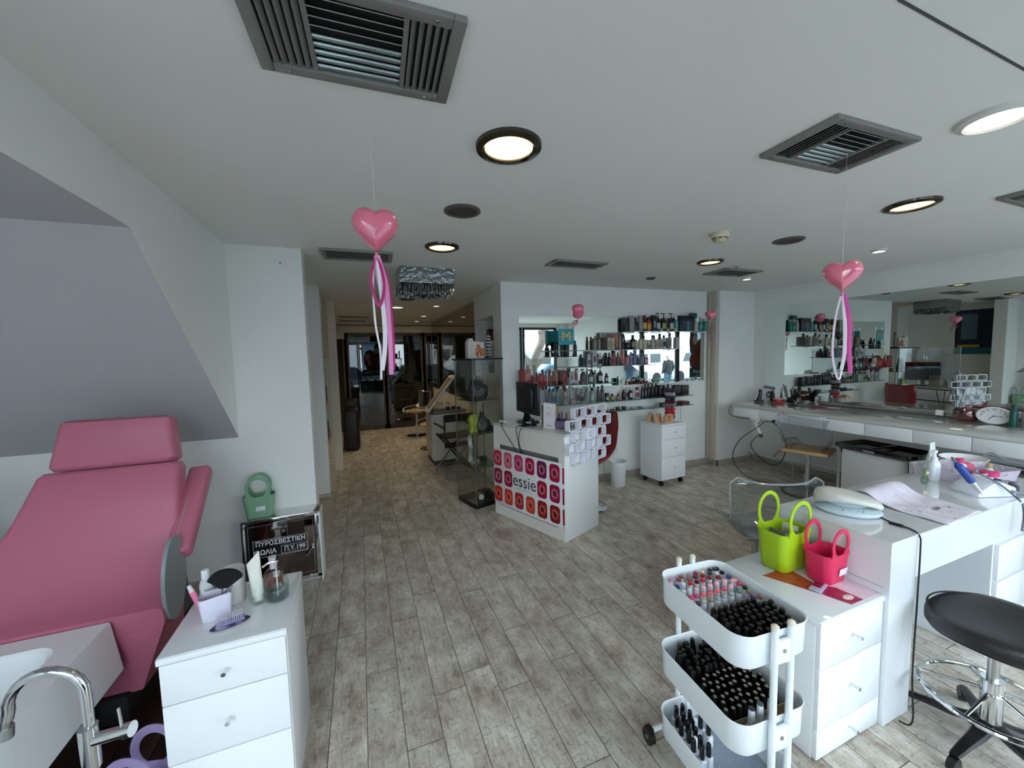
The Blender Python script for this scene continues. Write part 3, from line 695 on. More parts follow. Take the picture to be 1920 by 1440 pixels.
# things that stand in front of or between those
product('box', .066, .06, '#b8475a', '', 'K', (1.80, 3.895, SZ[4]), 0, 'low pink carton with a pale K carrying the grey tube', group='products on the fourth glass shelf')
product('jar', .065, .05, '#c4a9a6', '#b9a8a4', '', (2.275, 3.872, SZ[5]), 0, 'small pinkish jar in front of the red capped tube', group='products on the fifth glass shelf')
product('box', .06, .042, '#7a2438', '', '#c9a0a4', (2.40, 3.872, SZ[4]), 0, 'low crimson box with pink print below the magenta tube', group='products on the fourth glass shelf')
for i, (x, cl, wd) in enumerate(((3.545, '#b5b3b5', 'nearest the blue labelled box'), (3.66, '#b99a6c', 'tan and in the middle'), (3.78, '#aaa7a6', 'nearest the teal bottle'))):
    t = product('jar', .05, .034, '#1e1a1c', cl, '#b9b5b3', (x, 3.868, SZ[1]), 0, 'little jar with pale label in front of the brown pumps, '+wd, group='products on the top glass shelf')
product('box', .09, .245, '#1d6a66', '', '#8aa8a8', (4.18, 3.96, SZ[1]), 0, 'tall teal box with a pale window, highest thing on the top shelf', group='products on the top glass shelf')
product('bottle', .016, .12, '#5f9aa8', '#c9d4d6', '', (3.995, 3.862, SZ[1]), 0, 'thin light blue bottle before the navy gift box', group='products on the top glass shelf')
# silver gift set box behind the tubes of the second shelf
t = thing('gift_set_box', 'open silver gift box backing the tubes on the second shelf', 'box', (2.86, 3.955, SZ[2]), group='products on the second glass shelf')
MB().box((0, .02, .105), (.30, .006, .21)).box((-.147, 0, .105), (.006, .05, .21)).box((.147, 0, .105), (.006, .05, .21)).box((0, 0, .003), (.30, .05, .006)).build('carton', C('#8b888c', .35, .3), t)
# price card hanging at the fourth shelf
t = thing('product_card', 'white product card with a red bottle picture standing on the fourth shelf', 'card', (2.27, 3.84, SZ[4]+.09), rot=(.1, -.12, 0))
MB().box((0, 0, 0), (.115, .002, .14)).build('card', C('#d6d4d2', .5), t)
MB().box((.025, -.0015, .0), (.03, .001, .085)).box((.025, -.0015, .055), (.012, .001, .025)).build('printed_bottle', C('#a02438', .5), t)
text('lettering', 'NEW', .02, C('#2a2a30'), t, (-.027, -.0015, .05)); MB().box((-.027, -.0014, .0), (.03, .0006, .05)).build('printed_text', C('#7a7a84', .6), t)
MB().cyl((0, .004, -.09), (0, .004, -.06), .003).build('clip', CHROME, t)
# hanging turquoise sign with a gold M, in the window reflected... and real one on its wire stand above the third shelf
t = thing('brand_sign', 'turquoise sign with a golden M above dark green bottles', 'sign', (2.17, 3.83, 1.79))
MB().box((0, 0, 0), (.20, .004, .18)).build('board', C('#1f97a6', .4), t)
text('lettering', 'M', .15, C('#c9a24a', .3, .5), t, (0, -.003, .0), sx=1.1)
MB().box((0, -.0035, .0), (.19, .002, .006)).build('gold_line', C('#c9a24a', .3, .5), t)
wr = MB()
for sx in (-.09, .09): wr.cyl((sx, .01, -.20), (sx, .01, .14), .002)
wr.cyl((-.09, .01, .14), (.09, .01, .14), .002); wr.build('wire_stand', CHROME, t)
t = thing('wire_display_shelf', 'thin black edged glass ledge under the dark green bottles', 'shelf', (2.19, 3.9, 1.565))
MB().box((0, .02, 0), (.30, .14, .006)).build('glass_board', GLASSG, t); MB().box((0, -.052, 0), (.30, .004, .008)).build('polished_edge', BLACK, t)
for i, (x, h) in enumerate(((2.065, .15), (2.14, .17), (2.21, .165), (2.305, .18))):
    product('tube' if 0 < i < 3 else 'bottle', .055, h, '#14201f', '#0c1010', '', (x, 3.88, 1.5685), 0, ('first', 'second', 'third', 'last')[i]+' dark green product in the row under the turquoise sign', group='dark green products under the turquoise sign')
# ---- socket, drawer cabinet on wheels, bin, pouches, hair ties
def socket(x, y, z, label, rz=0., m=BLACK):
    t = thing('wall_socket', label, 'socket', (x, y, z), rz)
    MB().box((0, -.006, 0), (.085, .012, .085), .006).build('plate', m, t)
    MB().lathe([(.022, 0), (.022, .004), (.018, .004), (.018, 0)], (0, -.012, 0), 20, rot=Matrix.Rotation(PI/2, 3, 'X')).build('outlet', C('#1c1c1e', .6), t)
socket(2.79, YB, .40, 'dark wall socket on the back wall beside the waste bin')
def drawer_cabinet(name, label, loc, rz, w_, dp, h, n, z0=.0, casters=True, over=.004, knob=CHROME, frac=None, glass_top=True, m=WHITE):
    t = thing(name, label, 'cabinet', loc, rz)
    MB().span((-w_/2, -dp/2+.018, z0), (w_/2, dp/2, h-.018), .002).build('carcass', m, t)
    MB().span((-w_/2-over, -dp/2-over, h-.02), (w_/2+over, dp/2+over, h), .002).build('cabinet_top', m, t)
    if glass_top: MB().span((-w_/2-.001, -dp/2, h), (w_/2+.001, dp/2, h+.004), .001).build('glass_plate', mat('white_backed_glass', '#dfe2e4', .04, coat=1.), t)
    frac = frac or [1/n]*n; zt = h-.024
    H_ = h-.026-z0
    for k in range(n):
        zz = zt-frac[k]*H_
        d = MB().span((-w_/2+.003, -dp/2, zz+.004), (w_/2-.003, -dp/2+.018, zt), .0015).build('drawer', m, t)
        kb = MB(); zc = (zz+zt)/2+.01
        kb.cyl((0, -dp/2, zc), (0, -dp/2-.024, zc), .0035, .0035, 12); kb.cyl((0, -dp/2-.012, zc), (0, -dp/2-.032, zc), .006, .0075, 14)
        kb.build('knob', knob, d); zt = zz
    if casters:
        for sx in (-1, 1):
            for sy in (-1, 1):
                c = MB(); c.cyl((sx*(w_/2-.04)-.012, sy*(dp/2-.04), .028), (sx*(w_/2-.04)+.012, sy*(dp/2-.04), .028), .028, n=20)
                c.box((sx*(w_/2-.04), sy*(dp/2-.04), .052), (.03, .03, .02), .004); c.build('caster', BLACK, t)
    return t
# mobile drawer unit by the shelves
drawer_cabinet('mobile_drawer_cabinet', 'white three drawer cabinet on black wheels under the product shelves', (3.42, 3.68, 0), .07, .40, .34, .74, 3, z0=.07, frac=[.25, .33, .42])
t = thing('waste_bin', 'small white pedal bin with open lid by the back wall', 'bin', (2.83, 3.78, 0))
MB().lathe([(.075, 0), (.08, .01), (.092, .24), (.098, .245), (.098, .30), (.092, .30), (.086, .24), (.074, .012), (.001, .012)], n=30).build('bucket', C('#e2e5e6', .4), t)
MB().lathe([(.001, 0), (.085, .0), (.09, .006), (.08, .016), (.001, .022)], (-.03, .085, .39), 26, rot=Matrix.Rotation(-1.25, 3, 'X')).build('lid', C('#dfe3e4', .4), t)
PCH = mat('tiger_print_pouch', '#c9a27c', .55, vary=.1, scale=40)
def pouch(x, y, rz, label, w_=.12):
    t = thing('printed_pouch', label, 'pouch', (x, y, .744), rz, 'beige tiger print pouches on the white cabinet')
    pl = [(-w_/2, 0), (w_/2, 0), (w_/2, .075), (w_/2-.035, .105), (-w_/2+.035, .105), (-w_/2, .075)]
    MB().prism(pl, -.02, .02, XZ).build('body', PCH, t)
    MB().box((0, 0, .106), (w_*.6, .006, .006), .002).build('zip', C('#8a6a4a', .4, .5), t)
    a = MB(); random.seed(int(x*100)); 
    for k in range(9):
        a.ball((random.uniform(-.35, .35)*w_*.8, -.0205, random.uniform(.02, .085)), random.uniform(.006, .014), (1, .12, 1.4), 8, 6)
    a.build('tiger_print', C('#b3642e', .6), t)
pouch(3.27, 3.73, .5, 'beige tiger print pouch, rear one of three on the cabinet'); pouch(3.33, 3.66, .5, 'beige tiger print pouch, middle one of three on the cabinet'); pouch(3.43, 3.60, .2, 'beige tiger print pouch, front one with the clear print', .15)
# tower of hair ties on a rod
t = thing('hair_tie_stand', 'thin rod stand that carries the tower of hair ties', 'stand', (3.55, 3.70, .744))
MB().cyl((0, 0, 0), (0, 0, .43), .006).build('rod', CHROME, t); MB().lathe([(.05, 0), (.05, .006), (.006, .012)], n=20).build('foot', BLACK, t)
def scrunchie(z, col, label):
    b = MB(); rs = []; n = 40
    random.seed(int(z*1000))
    for i in range(n):
        a = 2*PI*i/n; rr = .016*(1+.32*math.sin(i*2.4)+.2*math.sin(i*5.1)); Rr = .038+.004*math.sin(i*3.3)
        rs.append(b.ring([((Rr+rr*math.cos(q))*math.cos(a), (Rr+rr*math.cos(q))*math.sin(a), rr*1.15*math.sin(q)) for q in [2*PI*k/8 for k in range(8)]]))
    rs.append(rs[0]); b.skin(rs, cap=False)
    o = b.build('scrunchie', C(col, .5), ang=60); o.location = (3.55, 3.70, z); tag(o, label, 'hair tie', 'scrunchies on the rod')
for k, (c, wd) in enumerate((('#2a1a18', 'dark brown hair scrunchie lying lowest in the tower'), ('#b81e2c', 'bright red hair scrunchie, second from below in the tower'), ('#c22a38', 'red hair scrunchie, third from below in the tower'), ('#8a8690', 'grey hair scrunchie directly above the red ones'), ('#5a1422', 'wine hair scrunchie between two grey ones'), ('#3a3640', 'charcoal hair scrunchie above the wine one'), ('#a9a6b8', 'pale grey hair scrunchie near the top of the tower'), ('#3f2e44', 'dark purple hair scrunchie topmost of the tower'))):
    scrunchie(.79+k*.047, c, wd)
# balloon builder
def heart_outline(n=40):
    pts = []
    for i in range(n):
        t_ = 2*PI*i/n; x = 16*math.sin(t_)**3; y = 13*math.cos(t_)-5*math.cos(2*t_)-2*math.cos(3*t_)-math.cos(4*t_)
        pts.append((.62*x/34+.38*.46*math.sin(t_), .66*(y-12)/34+.34*(-.30+.50*math.cos(t_))))
    return pts
PINKB = mat('pink_balloon', '#e8708c', .12, coat=.6, spec=.8)
def balloon(loc, size, rz, label, ribbon, zline=None, m=None):
    t = thing('heart_balloon', label, 'balloon', loc, rz)
    b = MB(); out_ = heart_outline(); cx, cy = 0, -.28; rs = []
    for k in range(13):
        a = -PI/2+PI*k/12; f = math.cos(a)**.55 if math.cos(a) > 1e-4 else .0; y = .36*math.sin(a)
        rs.append(b.ring([((cx+(px-cx)*max(f, .02))*size, y*size, (cy+(pz-cy)*max(f, .02)+.36)*size) for px, pz in out_]))
    b.skin(rs); b.build('skin', m or PINKB, t, sub=1, ang=180)
    MB().lathe([(.03*size, -.62*size), (.012*size, -.56*size), (.04*size, -.5*size)], n=10).build('knot', m or PINKB, t)
    if zline: MB().cyl((0, 0, size*.26), (0, 0, zline-loc[2]), .0006, n=4).build('thread', C('#d9d9d9', .6), t)
    for pts, col, w_ in ribbon:
        MB().tube(smoothpath([(x*size, y*size, -.55*size+z*size) for x, y, z in pts], 7), w_, 6, flat=(.15, 1)).build('ribbon', C(col, .35), t)
def ribs(s):
    W_ = '#e9dde4'; P_ = '#e088bb'; D_ = '#b3206a'
    return [([(-.03, .04, 0), (-.10, .05, -.6), (-.09, .04, -1.4), (-.02, .05, -2.0), (-.03, .05, -2.6)][::1], '#ece6e6', .0034),
            ([(0, 0, 0), (-.14, -.02, -.5), (.0, -.04, -1.05), (.12, -.02, -.6), (.02, 0, 0)], D_, .005),
            ([(.02, 0, 0), (.05, .0, -.6), (.09, 0, -1.3), (.08, .0, -1.9), (.0, .0, -2.4)], W_, .0075),
            ([(.02, 0, 0), (.16, .0, -.6), (.18, 0, -1.2), (.19, .0, -1.9), (.18, .0, -2.5)], P_, .0075),
            ([(.03, .02, 0), (.2, .02, -.5), (.24, .02, -1.2), (.26, .02, -1.8), (.24, .02, -2.4)], D_, .0045),
            ([(0, 0, 0), (.1, .03, -.5), (.14, .02, -.95), (.0, .03, -.5), (0, .0, 0)], '#d9a3c4', .006)]
balloon((.062, 1.255, 1.99), .145, -.05, 'pink heart balloon with the longest ribbons, hanging from the nearest ceiling vent', ribs(1), ZC)
balloon((1.90, 1.02, 1.905), .145, -1.07, 'pink heart balloon over the nail desk before the wall mirror', [([(0, 0, 0), (-.12, 0, -.8), (-.14, 0, -1.8), (.02, 0, -2.5), (.1, .02, -1.7), (.05, 0, 0)], '#e6d3dc', .0045), ([(.05, 0, 0), (.2, 0, -.8), (.22, 0, -1.6), (.27, 0, -2.3)], '#d8309a', .009), ([(.03, 0, 0), (.1, 0, -.8), (.13, 0, -1.6), (.07, 0, -2.2)], '#efe3ea', .007)], ZC)
balloon((1.85, 3.05, 1.985), .15, 1.03, 'pink balloon with bow seen edge on before the shelf mirror', [([(0, 0, 0), (-.25, .3, -.15), (-.1, .1, -.25), (0, 0, 0)], '#8a1838', .0035), ([(0, 0, 0), (.2, .3, -.1), (.25, .35, -.5), (.1, .15, -.2), (0, 0, 0)], '#8a1838', .0035), ([(0, 0, 0), (.05, .0, -1.), (.0, 0, -2.0), (.05, 0, -2.7)], '#d3b6c4', .004)], ZC)
balloon((4.12, 3.62, 2.045), .145, -.85, 'small pink heart balloon with dark ribbon before the pipe on the back wall', [([(0, 0, 0), (-.02, 0, -1.), (.03, 0, -2.), (.1, 0, -2.5)], '#9a1f3a', .003), ([(0, 0, 0), (-.06, 0, -.9), (-.02, 0, -1.8)], '#9a1f3a', .003)], ZC)

# ================================================================== RECEPTION COUNTER  (local frame: origin at its near corner F, x along the end panel, y along the long front)
F0 = Vector((1.55, 2.786, 0)); ra = math.radians(21.3)
def rc(x, y, z=0.): return (F0.x+x*math.cos(ra)-y*math.sin(ra), F0.y+x*math.sin(ra)+y*math.cos(ra), z)
CW, CL_, CH = .48, .92, .905
t = thing('reception_counter', 'white reception counter with a nail polish advert on its long side', 'counter', rc(0, 0), ra)
MB().span((0, 0, 0), (CW, .018, CH), .001).build('end_panel', WHITEM, t)
MB().span((0, CL_-.018, 0), (CW, CL_, CH), .001).build('end_panel', WHITEM, t)
f = MB(); f.span((0, .018, .0), (.02, CL_-.018, .10)); f.span((.02, .018, .10), (.022, CL_-.018, .66)); f.span((.0, .018, .72), (.02, CL_-.018, CH)); f.span((0, .018, .1), (.02, .07, .72)); f.span((0, CL_-.07, .1), (.02, CL_-.018, .72))
f.build('front_panel', mat('cream_laminate', '#e6e3dc', .35), t, smooth=False)
MB().span((.06, .018, .0), (.07, CL_-.018, .9)).build('inner_back', C('#8f8d8a', .6), t)
MB().span((-.004, -.004, CH), (CW+.004, CL_+.004, CH+.022), .002).build('worktop', mat('pale_gloss_top', '#cfd0cc', .08, coat=1.), t)
MB().span((CW-.02, .02, .0), (CW-.003, CL_-.02, .70)).build('inner_side', WHITEM, t)
dr = MB().span((CW-.01, .03, .72), (CW+.008, CL_-.03, .89), .001).build('drawer', WHITEM, t); MB().cyl((CW+.008, CL_/2, .81), (CW+.03, CL_/2, .81), .006).build('knob', CHROME, dr)
# advert panel screwed on the long side (faces -x)
A = thing('nail_polish_advert', 'white advert panel with rows of red and pink polish bottle tops', 'advert', rc(-.004, .46, .395), ra)
MB().box((0, 0, 0), (.005, .915, .565), .001).build('panel', mat('gloss_print_white', '#eceaec', .2), A)
cols = [['#c22a48', '#d86a86', '#c2406e', '#b81a50', '#7a1a56', '#a81848', '#b02a50'], ['#8a1448', '#9c1240', None, None, '#a8123c', '#98104a', '#9a1c44'], ['#c82a20', '#d83a30', '#b02430', '#d04a30', '#98180e', '#8a1010', '#9a1410']]
def advert_cap(y, z, c, i):
    b = MB(); Rm = Matrix.Rotation(-PI/2, 4, 'Y')
    def plate(w_, h_, r, d, mm, nm, par):
        q = MB(); n = 5
        pts = rrect(w_, h_, r, n); a = q.ring([(-.0026-d, y+px, z+pz) for px, pz in pts]); b2 = q.ring([(-.0026, y+px, z+pz) for px, pz in pts]); q.skin([a, b2]); return q.build(nm, mm, par)
    o = plate(.116, .156, .034, .0008, C(c, .18), 'printed_cap', A)
    k = lin(c)
    def sh(f):
        v = [min(1, max(0, x*f)) for x in k[:3]]; return '#%02x%02x%02x' % tuple(int(255*(1.055*x**(1/2.4)-.055 if x > .0031308 else 12.92*x)) for x in v)
    pale = '#d98a90' if i < 2 else '#e0756a'
    q = MB()
    for rr, ww in ((.033, .002), (.024, .0016)): q.torus((-.0036, y, z), rr, ww, 26, 4, rot=Matrix.Rotation(PI/2, 3, 'Y'), sx=1.25)
    q.build('printed_ring', C(pale, .3), o)
    q = MB(); q.lathe([(.016, 0), (.016, .0012), (.001, .0012)], (-.0032, y, z), 20, sx=1.35, rot=Matrix.Rotation(-PI/2, 3, 'Y')); q.build('printed_centre', C(sh(.28), .3), o)
    q = MB()
    for pz in (-.071, .071): q.box((-.0036, y, z+pz), (.0006, .07, .004))
    q.build('printed_shade', C(sh(.35), .3), o)
for r in range(3):
    for k in range(7):
        c = cols[r][k]
        if c is None: continue
        yy = .395-k*.149
        if k == 6:
            q = MB().span((-.0034, -.4575, .18-r*.18-.07), (-.0026, -.437, .18-r*.18+.07)).build('printed_cap', C(c, .2), A); continue
        advert_cap(yy, .185-r*.182, c, r)
DKT = C('#1a1418', .4)
text('lettering', 'essie', .168, DKT, A, (-.003, .026, .012), rot=(PI/2, 0, -PI/2), sx=.95, ext=.0004)
text('lettering', 'America\'s nail salon expert. Since 1981.', .0125, C('#6a6468', .5), A, (-.003, .024, -.062), rot=(PI/2, 0, -PI/2), ext=.0003)
s = MB()
for yy in (-.445, .445):
    for zz in (-.268, .268): s.lathe([(.006, 0), (.004, .003), (.001, .003)], (-.0026, yy, zz), 10, rot=Matrix.Rotation(-PI/2, 3, 'Y'))
s.build('screw', DSTEEL, A)
# honeycomb display of rounded square tubes hanging on the end panel
HB = mat('display_plastic', '#eef0fa', .22)
t = thing('polish_display', 'white display of rounded square cubbies hanging on the counter end by the advert', 'display', rc(.02, -.003, 0), ra)
rows = [(1.10, (.12, .275, .43)), (1.0, (.045, .20, .355, .51)), (.90, (.12, .275, .43)), (.80, (.045, .20, .355, .51)), (.70, (.12, .275, .43))]
bk = MB()
for z_ in (1.05, .95, .85, .75): bk.box((.275, -.012, z_), (.40, .006, .012))
bk.build('link_strip', HB, t)
xs = rrect(.146, .096, .022, 4)
for z, xx in rows:
    for x in xx:
        sc = 1.
        if abs(z-.90) < .01 and abs(x-.275) < .01:
            o = MB().prism(xs, 0, .043, Matrix.Translation((x, -.009, z)) @ Matrix.Rotation(PI/2, 4, 'X')).build('logo_cube', HB, t)
            i1 = MB()
            for sx in (-1, 1): i1.torus((x+sx*.017, -.0525, z+.014), .011, .0012, 20, 4, rot=Matrix.Rotation(PI/2, 3, 'X'), sx=1.2, sy=.85)
            i1.build('logo', C('#2e3038', .5), o); text('lettering', 'SHELLAC', .012, C('#4a4c55'), o, (x, -.0525, z-.012), ext=.0003); text('lettering', 'CND', .011, C('#4a4c55'), o, (x+.015, -.0525, z-.028), ext=.0003)
            continue
        ix = rrect(.126, .076, .014, 4)
        MB().annulus(xs, ix, 0, .045, Matrix.Translation((x, -.009, z)) @ Matrix.Rotation(PI/2, 4, 'X')).build('cubby', HB, t)
# monitor seen from behind, its stand, cables
t = thing('computer_monitor', 'black flat computer monitor facing away on the reception counter', 'monitor', rc(.20, .70, CH+.022), ra-.30)
MB().box((.06, 0, .24), (.03, .46, .31), .006).build('housing', mat('dark_grey_casing', '#232327', .45), t)
MB().box((.0765, 0, .245), (.002, .43, .275)).build('screen', mat('screen_off', '#030304', .08), t)
MB().box((.035, 0, .24), (.03, .30, .2), .012).build('back_cover', mat('dark_grey_casing', ''), t)
MB().box((.04, 0, .07), (.03, .05, .12), .006).build('stand', BLACK, t); MB().lathe([(.11, 0), (.11, .008), (.03, .014)], (.06, 0, 0), 28, sy=1.2).build('base', BLACK, t)
# black arched card reader holder in front
t = thing('black_arched_holder', 'black arched holder with a round white disc on the counter edge before the monitor', 'holder', rc(.085, .52, CH+.022), ra-PI/2)
MB().tube([(.06*math.cos(PI*i/16)*1.0, 0, .0+.125*math.sin(PI*i/16)) for i in range(17)], .006, 8).build('arch', BLACK, t)
b = MB(); rs = []
for i in range(9):
    a = PI*i/8; rs.append(b.ring([(.056*math.cos(a), .004, .118*math.sin(a)), (.05*math.cos(a), .06, .06*math.sin(a))]))
b.skin(rs, close=False, cap=False); b.build('mesh_shell', C('#151518', .5), t)
MB().lathe([(.07, 0), (.07, .01), (.05, .014)], (0, .03, 0), 24).build('base', BLACK, t)
MB().ball((0, .02, .03), .03, (1.2, .8, .3)).build('white_disc', C('#c9ccd0', .3), t)
for k, pts in enumerate(([(.05, .80, CH+.03), (-.01, .79, CH+.02), (-.02, .72, .85), (-.018, .63, .76), (-.015, .58, .70)], [(.09, .56, CH+.03), (-.01, .57, CH+.02), (-.025, .55, .85), (-.02, .52, .72), (-.015, .50, .69)], [(.09, .50, CH+.03), (-.01, .50, CH+.02), (-.022, .53, .83), (-.02, .51, .72), (-.012, .495, .69)])):
    o = MB().tube(smoothpath([rc(*p) for p in pts], 6), .0035, 6).build('counter_cable', BLACKM); tag(o, ('black cable from the white junction box down the counter front', 'thick black cable dropping from the arched holder over the counter edge', 'thin black cable beside the thick one on the counter front')[k], 'cable', 'cables on the counter front')
t = thing('junction_box', 'small white plug box at the far corner of the counter top', 'plug box', rc(.05, .83, CH+.022), ra)
MB().box((0, 0, .014), (.05, .07, .028), .008).build('body', C('#d5d5d2', .4), t); MB().box((-.005, 0, .029), (.02, .03, .004), .001).build('socket_face', C('#4a4a4a', .5), t)
# acrylic hygiene screen across the counter top
t = thing('acrylic_screen', 'clear acrylic hygiene screen standing on the counter', 'screen', rc(.38, .46, CH+.022), ra)
MB().box((0, -.02, .32), (.004, .80, .62)).build('acrylic_sheet', ACRYL, t); 
for yy in (-.3, .3): MB().box((0, yy, .006), (.09, .03, .012), .003).build('foot', ACRYL, t)
MB().box((0, -.418, .32), (.008, .008, .64)).build('edge_post', C('#8a8f8c', .3, .3), t)
# paper bag / price sheet
t = thing('white_paper_bag', 'white paper bag with faint red writing beside the monitor', 'paper bag', rc(.12, .28, CH+.022), ra-PI/2+.25)
b = MB(); a_ = [(-.055, .0), (.055, .0), (.058, .225), (-.05, .235)]
b.skin([b.ring([(x, 0, z) for x, z in a_]), b.ring([(x, .03, z) for x, z in a_])]); b.build('bag_body', C('#e4e2e6', .6), t)
for k, (s_, z) in enumerate((('Stiletto', .19), ('manicure', .145), ('pedicure', .13), ('gel', .115))):
    text('lettering', s_, .015, C('#c46a6e'), t, (0, -.001, z), ext=.0003)
text('lettering', '@ studio', .016, C('#4a4a52'), t, (.005, -.001, .03), ext=.0003)
t = thing('purple_pouch', 'soft purple fabric basket behind the paper bag', 'basket', rc(.22, .22, CH+.022), ra)
MB().lathe([(.05, 0), (.075, .01), (.085, .05), (.08, .075), (.07, .07), (.075, .02), (.001, .012)], n=24, sx=.9, sy=1.25).build('body', C('#6f6580', .8, bump=.4, scale=60), t)
for k, (x, y, c) in enumerate(((0, .03, '#2c2a34'), (.02, -.04, '#8a3a48'), (-.02, -.02, '#43404c'))): MB().cyl((x, y, .02), (x+.01, y, .13+.01*k), .008).build('pen', C(c, .4), t)
t = thing('small_white_stand', 'small white block on the counter corner by the display', 'block', rc(.14, .06, CH+.022), ra)
MB().box((0, 0, .014), (.05, .07, .028), .006).build('block', C('#d9d9dc', .4), t)
# tan cardboard box and green round jar behind the monitor
t = thing('cardboard_box', 'small tan cardboard box on the counter behind the monitor', 'box', rc(.30, .42, CH+.022), ra); MB().box((0, 0, .09), (.08, .16, .18), .002).build('carton', C('#a89478', .7), t)
# red tulip stool behind the counter
RED = mat('dark_red_shell', '#86141c', .3, coat=.3)
def shell_chair(name, label, loc, rz, m, cushion=None, seat_z=.45, edge=None, wd=.46, back=.42, cat='chair'):
    t = thing(name, label, cat, loc, rz)
    b = MB(); rs = []; NU, NV = 14, 16                    # seat surface: u across, v from front lip over seat up the back
    prof = [(.24, -.015), (.22, .0), (.15, -.005), (.05, -.02), (-.08, -.025), (-.16, .0), (-.205, .06), (-.225, .14), (-.24, .24), (-.26, .34), (-.275, back), (-.28, back+.02)]
    P = smoothpath([(y, z, 0) for y, z in prof], 2)
    n = len(P)
    for i, p in enumerate(P):
        f = i/(n-1); hw = wd/2*(1-.18*(1-f)**4-.34*(1-f)**2-(0.35*max(0, f-.8)/.2)**2*1.5); row = []
        for k in range(NU+1):
            u = -1+2*k/NU; lift = (.11*math.sin(PI*min(1, f*1.15)) + .02)*abs(u)**3.2; fw = .13*abs(u)**2.5*max(0, f-.45)
            row.append((hw*u, p.x+fw, p.y+lift))
        rs.append(b.ring(row))
    for a, c in zip(rs, rs[1:]):
        for k in range(NU): b.bm.faces.new((a[k], a[k+1], c[k+1], c[k]))
    o = b.build('seat_shell', m, t, ang=180); o.location = (0, 0, seat_z)
    k = o.modifiers.new('solid', 'SOLIDIFY'); k.thickness = .006
    if edge:
        e = MB(); loop = []
        def row(i):
            p = P[i]; f = i/(n-1); hw = wd/2*(1-.18*(1-f)**4-.34*(1-f)**2-(0.35*max(0, f-.8)/.2)**2*1.5); r_ = []
            for kk in range(NU+1):
                u = -1+2*kk/NU; lift = (.11*math.sin(PI*min(1, f*1.15)) + .02)*abs(u)**3.2; fw = .13*abs(u)**2.5*max(0, f-.45); r_.append((hw*u, p.x+fw, p.y+lift+seat_z))
            return r_
        loop = [row(i)[0] for i in range(n)] + row(n-1)[1:] + [row(i)[-1] for i in range(n-2, -1, -1)] + list(reversed(row(0)))[1:-1]
        e.tube(loop, .006, 6, closed=True); e.build('shell_rim', edge, t)
    if cushion: 
        c = MB(); c.lathe([(.001, .0), (.17, .0), (.195, .012), (.19, .03), (.12, .04), (.001, .042)], (0, .02, seat_z-.008), 28, sx=1., sy=1.05); c.build('seat_cushion', cushion, t)
    p = MB(); p.cyl((0, 0, seat_z-.03), (0, 0, .2), .022, n=18); p.cyl((0, 0, .22), (0, 0, .012), .032, n=18); p.lathe([(.21, 0), (.215, .006), (.19, .014), (.05, .022), (.03, .03)], n=36); p.build('pedestal', CHROME, t)
    MB().box((0, 0, seat_z-.033), (.2, .2, .012), .004).build('seat_plate', STEEL, t)
    return t
shell_chair('tulip_chair', 'dark red shell chair on a round chrome foot behind the reception counter', (2.13, 3.385, 0), ra-PI/2+PI, RED, None, .46, None, .52, .5)
# ------------------------------------------------------------------ glass vitrine at the passage mouth
VA = math.radians(17)
t = thing('glass_display_cabinet', 'tall glass display cabinet with black base and black top by the passage', 'display cabinet', (1.175, 4.01, 0), VA)
MB().box((0, 0, .025), (.37, .37, .05), .004).build('base', BLACK, t); MB().box((0, 0, 1.565), (.40, .40, .018), .003).build('top', BLACK, t)
for k, (x, y, sx, sy) in enumerate(((0, -.18, .355, .005), (0, .18, .355, .005), (-.18, 0, .005, .355), (.18, 0, .005, .355))):
    MB().box((x, y, .803), (sx, sy, 1.506)).build('glass_pane', GLASS, t)
e = MB()
for sx in (-1, 1):
    for sy in (-1, 1): e.box((sx*.18, sy*.18, .803), (.008, .008, 1.506))
e.build('edge_strip', C('#5f6a60', .15, spec=.8), t)
VS = [.42, .78, 1.13]
for z in VS:
    s = MB().box((0, 0, z), (.34, .34, .006)).build('glass_shelf', GLASSG, t)
    MB().box((0, -.171, z), (.34, .003, .007)).box((-.171, 0, z), (.003, .34, .007)).build('polished_edge', C('#4a5850', .15), s)
def vit(x, y): return (1.175+x*math.cos(VA)-y*math.sin(VA), 4.01+x*math.sin(VA)+y*math.cos(VA))
def bust(x, y, z, m, label, s=1., rz=-.3):
    px, py = vit(x, y); t = thing('jewellery_bust', label, 'bust', (px, py, z), rz)
    b = MB(); rs = []
    for f, w_, dp in ((0, .07, .035), (.03, .085, .04), (.08, .095, .04), (.12, .085, .035), (.145, .04, .028), (.17, .026, .026), (.21, .024, .024)):
        rs.append(b.ring([(w_*s*math.cos(2*PI*i/20), dp*s*math.sin(2*PI*i/20), f*s) for i in range(20)]))
    b.skin(rs).build('torso', m, t, ang=60)
    for k in range(3): MB().torus((0, -.03*s, .11*s-.012*k), (.045+.008*k)*s, .0025, 26, 6, rot=Matrix.Rotation(1.15, 3, 'X'), sx=.8).build('bead_strand', C('#c9c6c0', .25, .5), t)
bust(.0, -.06, VS[1]+.003, LEATHER, 'black velvet bust with silver bead strands on the vitrine shelf')
bust(-.02, -.03, VS[2]+.003, C('#23202a', .6), 'dark bust with a grey scarf necklace on the highest vitrine shelf', 1.2)
px, py = vit(-.09, -.03)
t = thing('yellow_head_stand', 'yellow green sculpted stand on the middle vitrine shelf', 'stand', (px, py, VS[1]+.003), .4)
b = MB(); b.lathe([(.05, 0), (.06, .02), (.035, .06), (.06, .11), (.065, .15), (.04, .19), (.001, .2)], n=20, sy=.7).build('body', C('#b3b43a', .5), t)
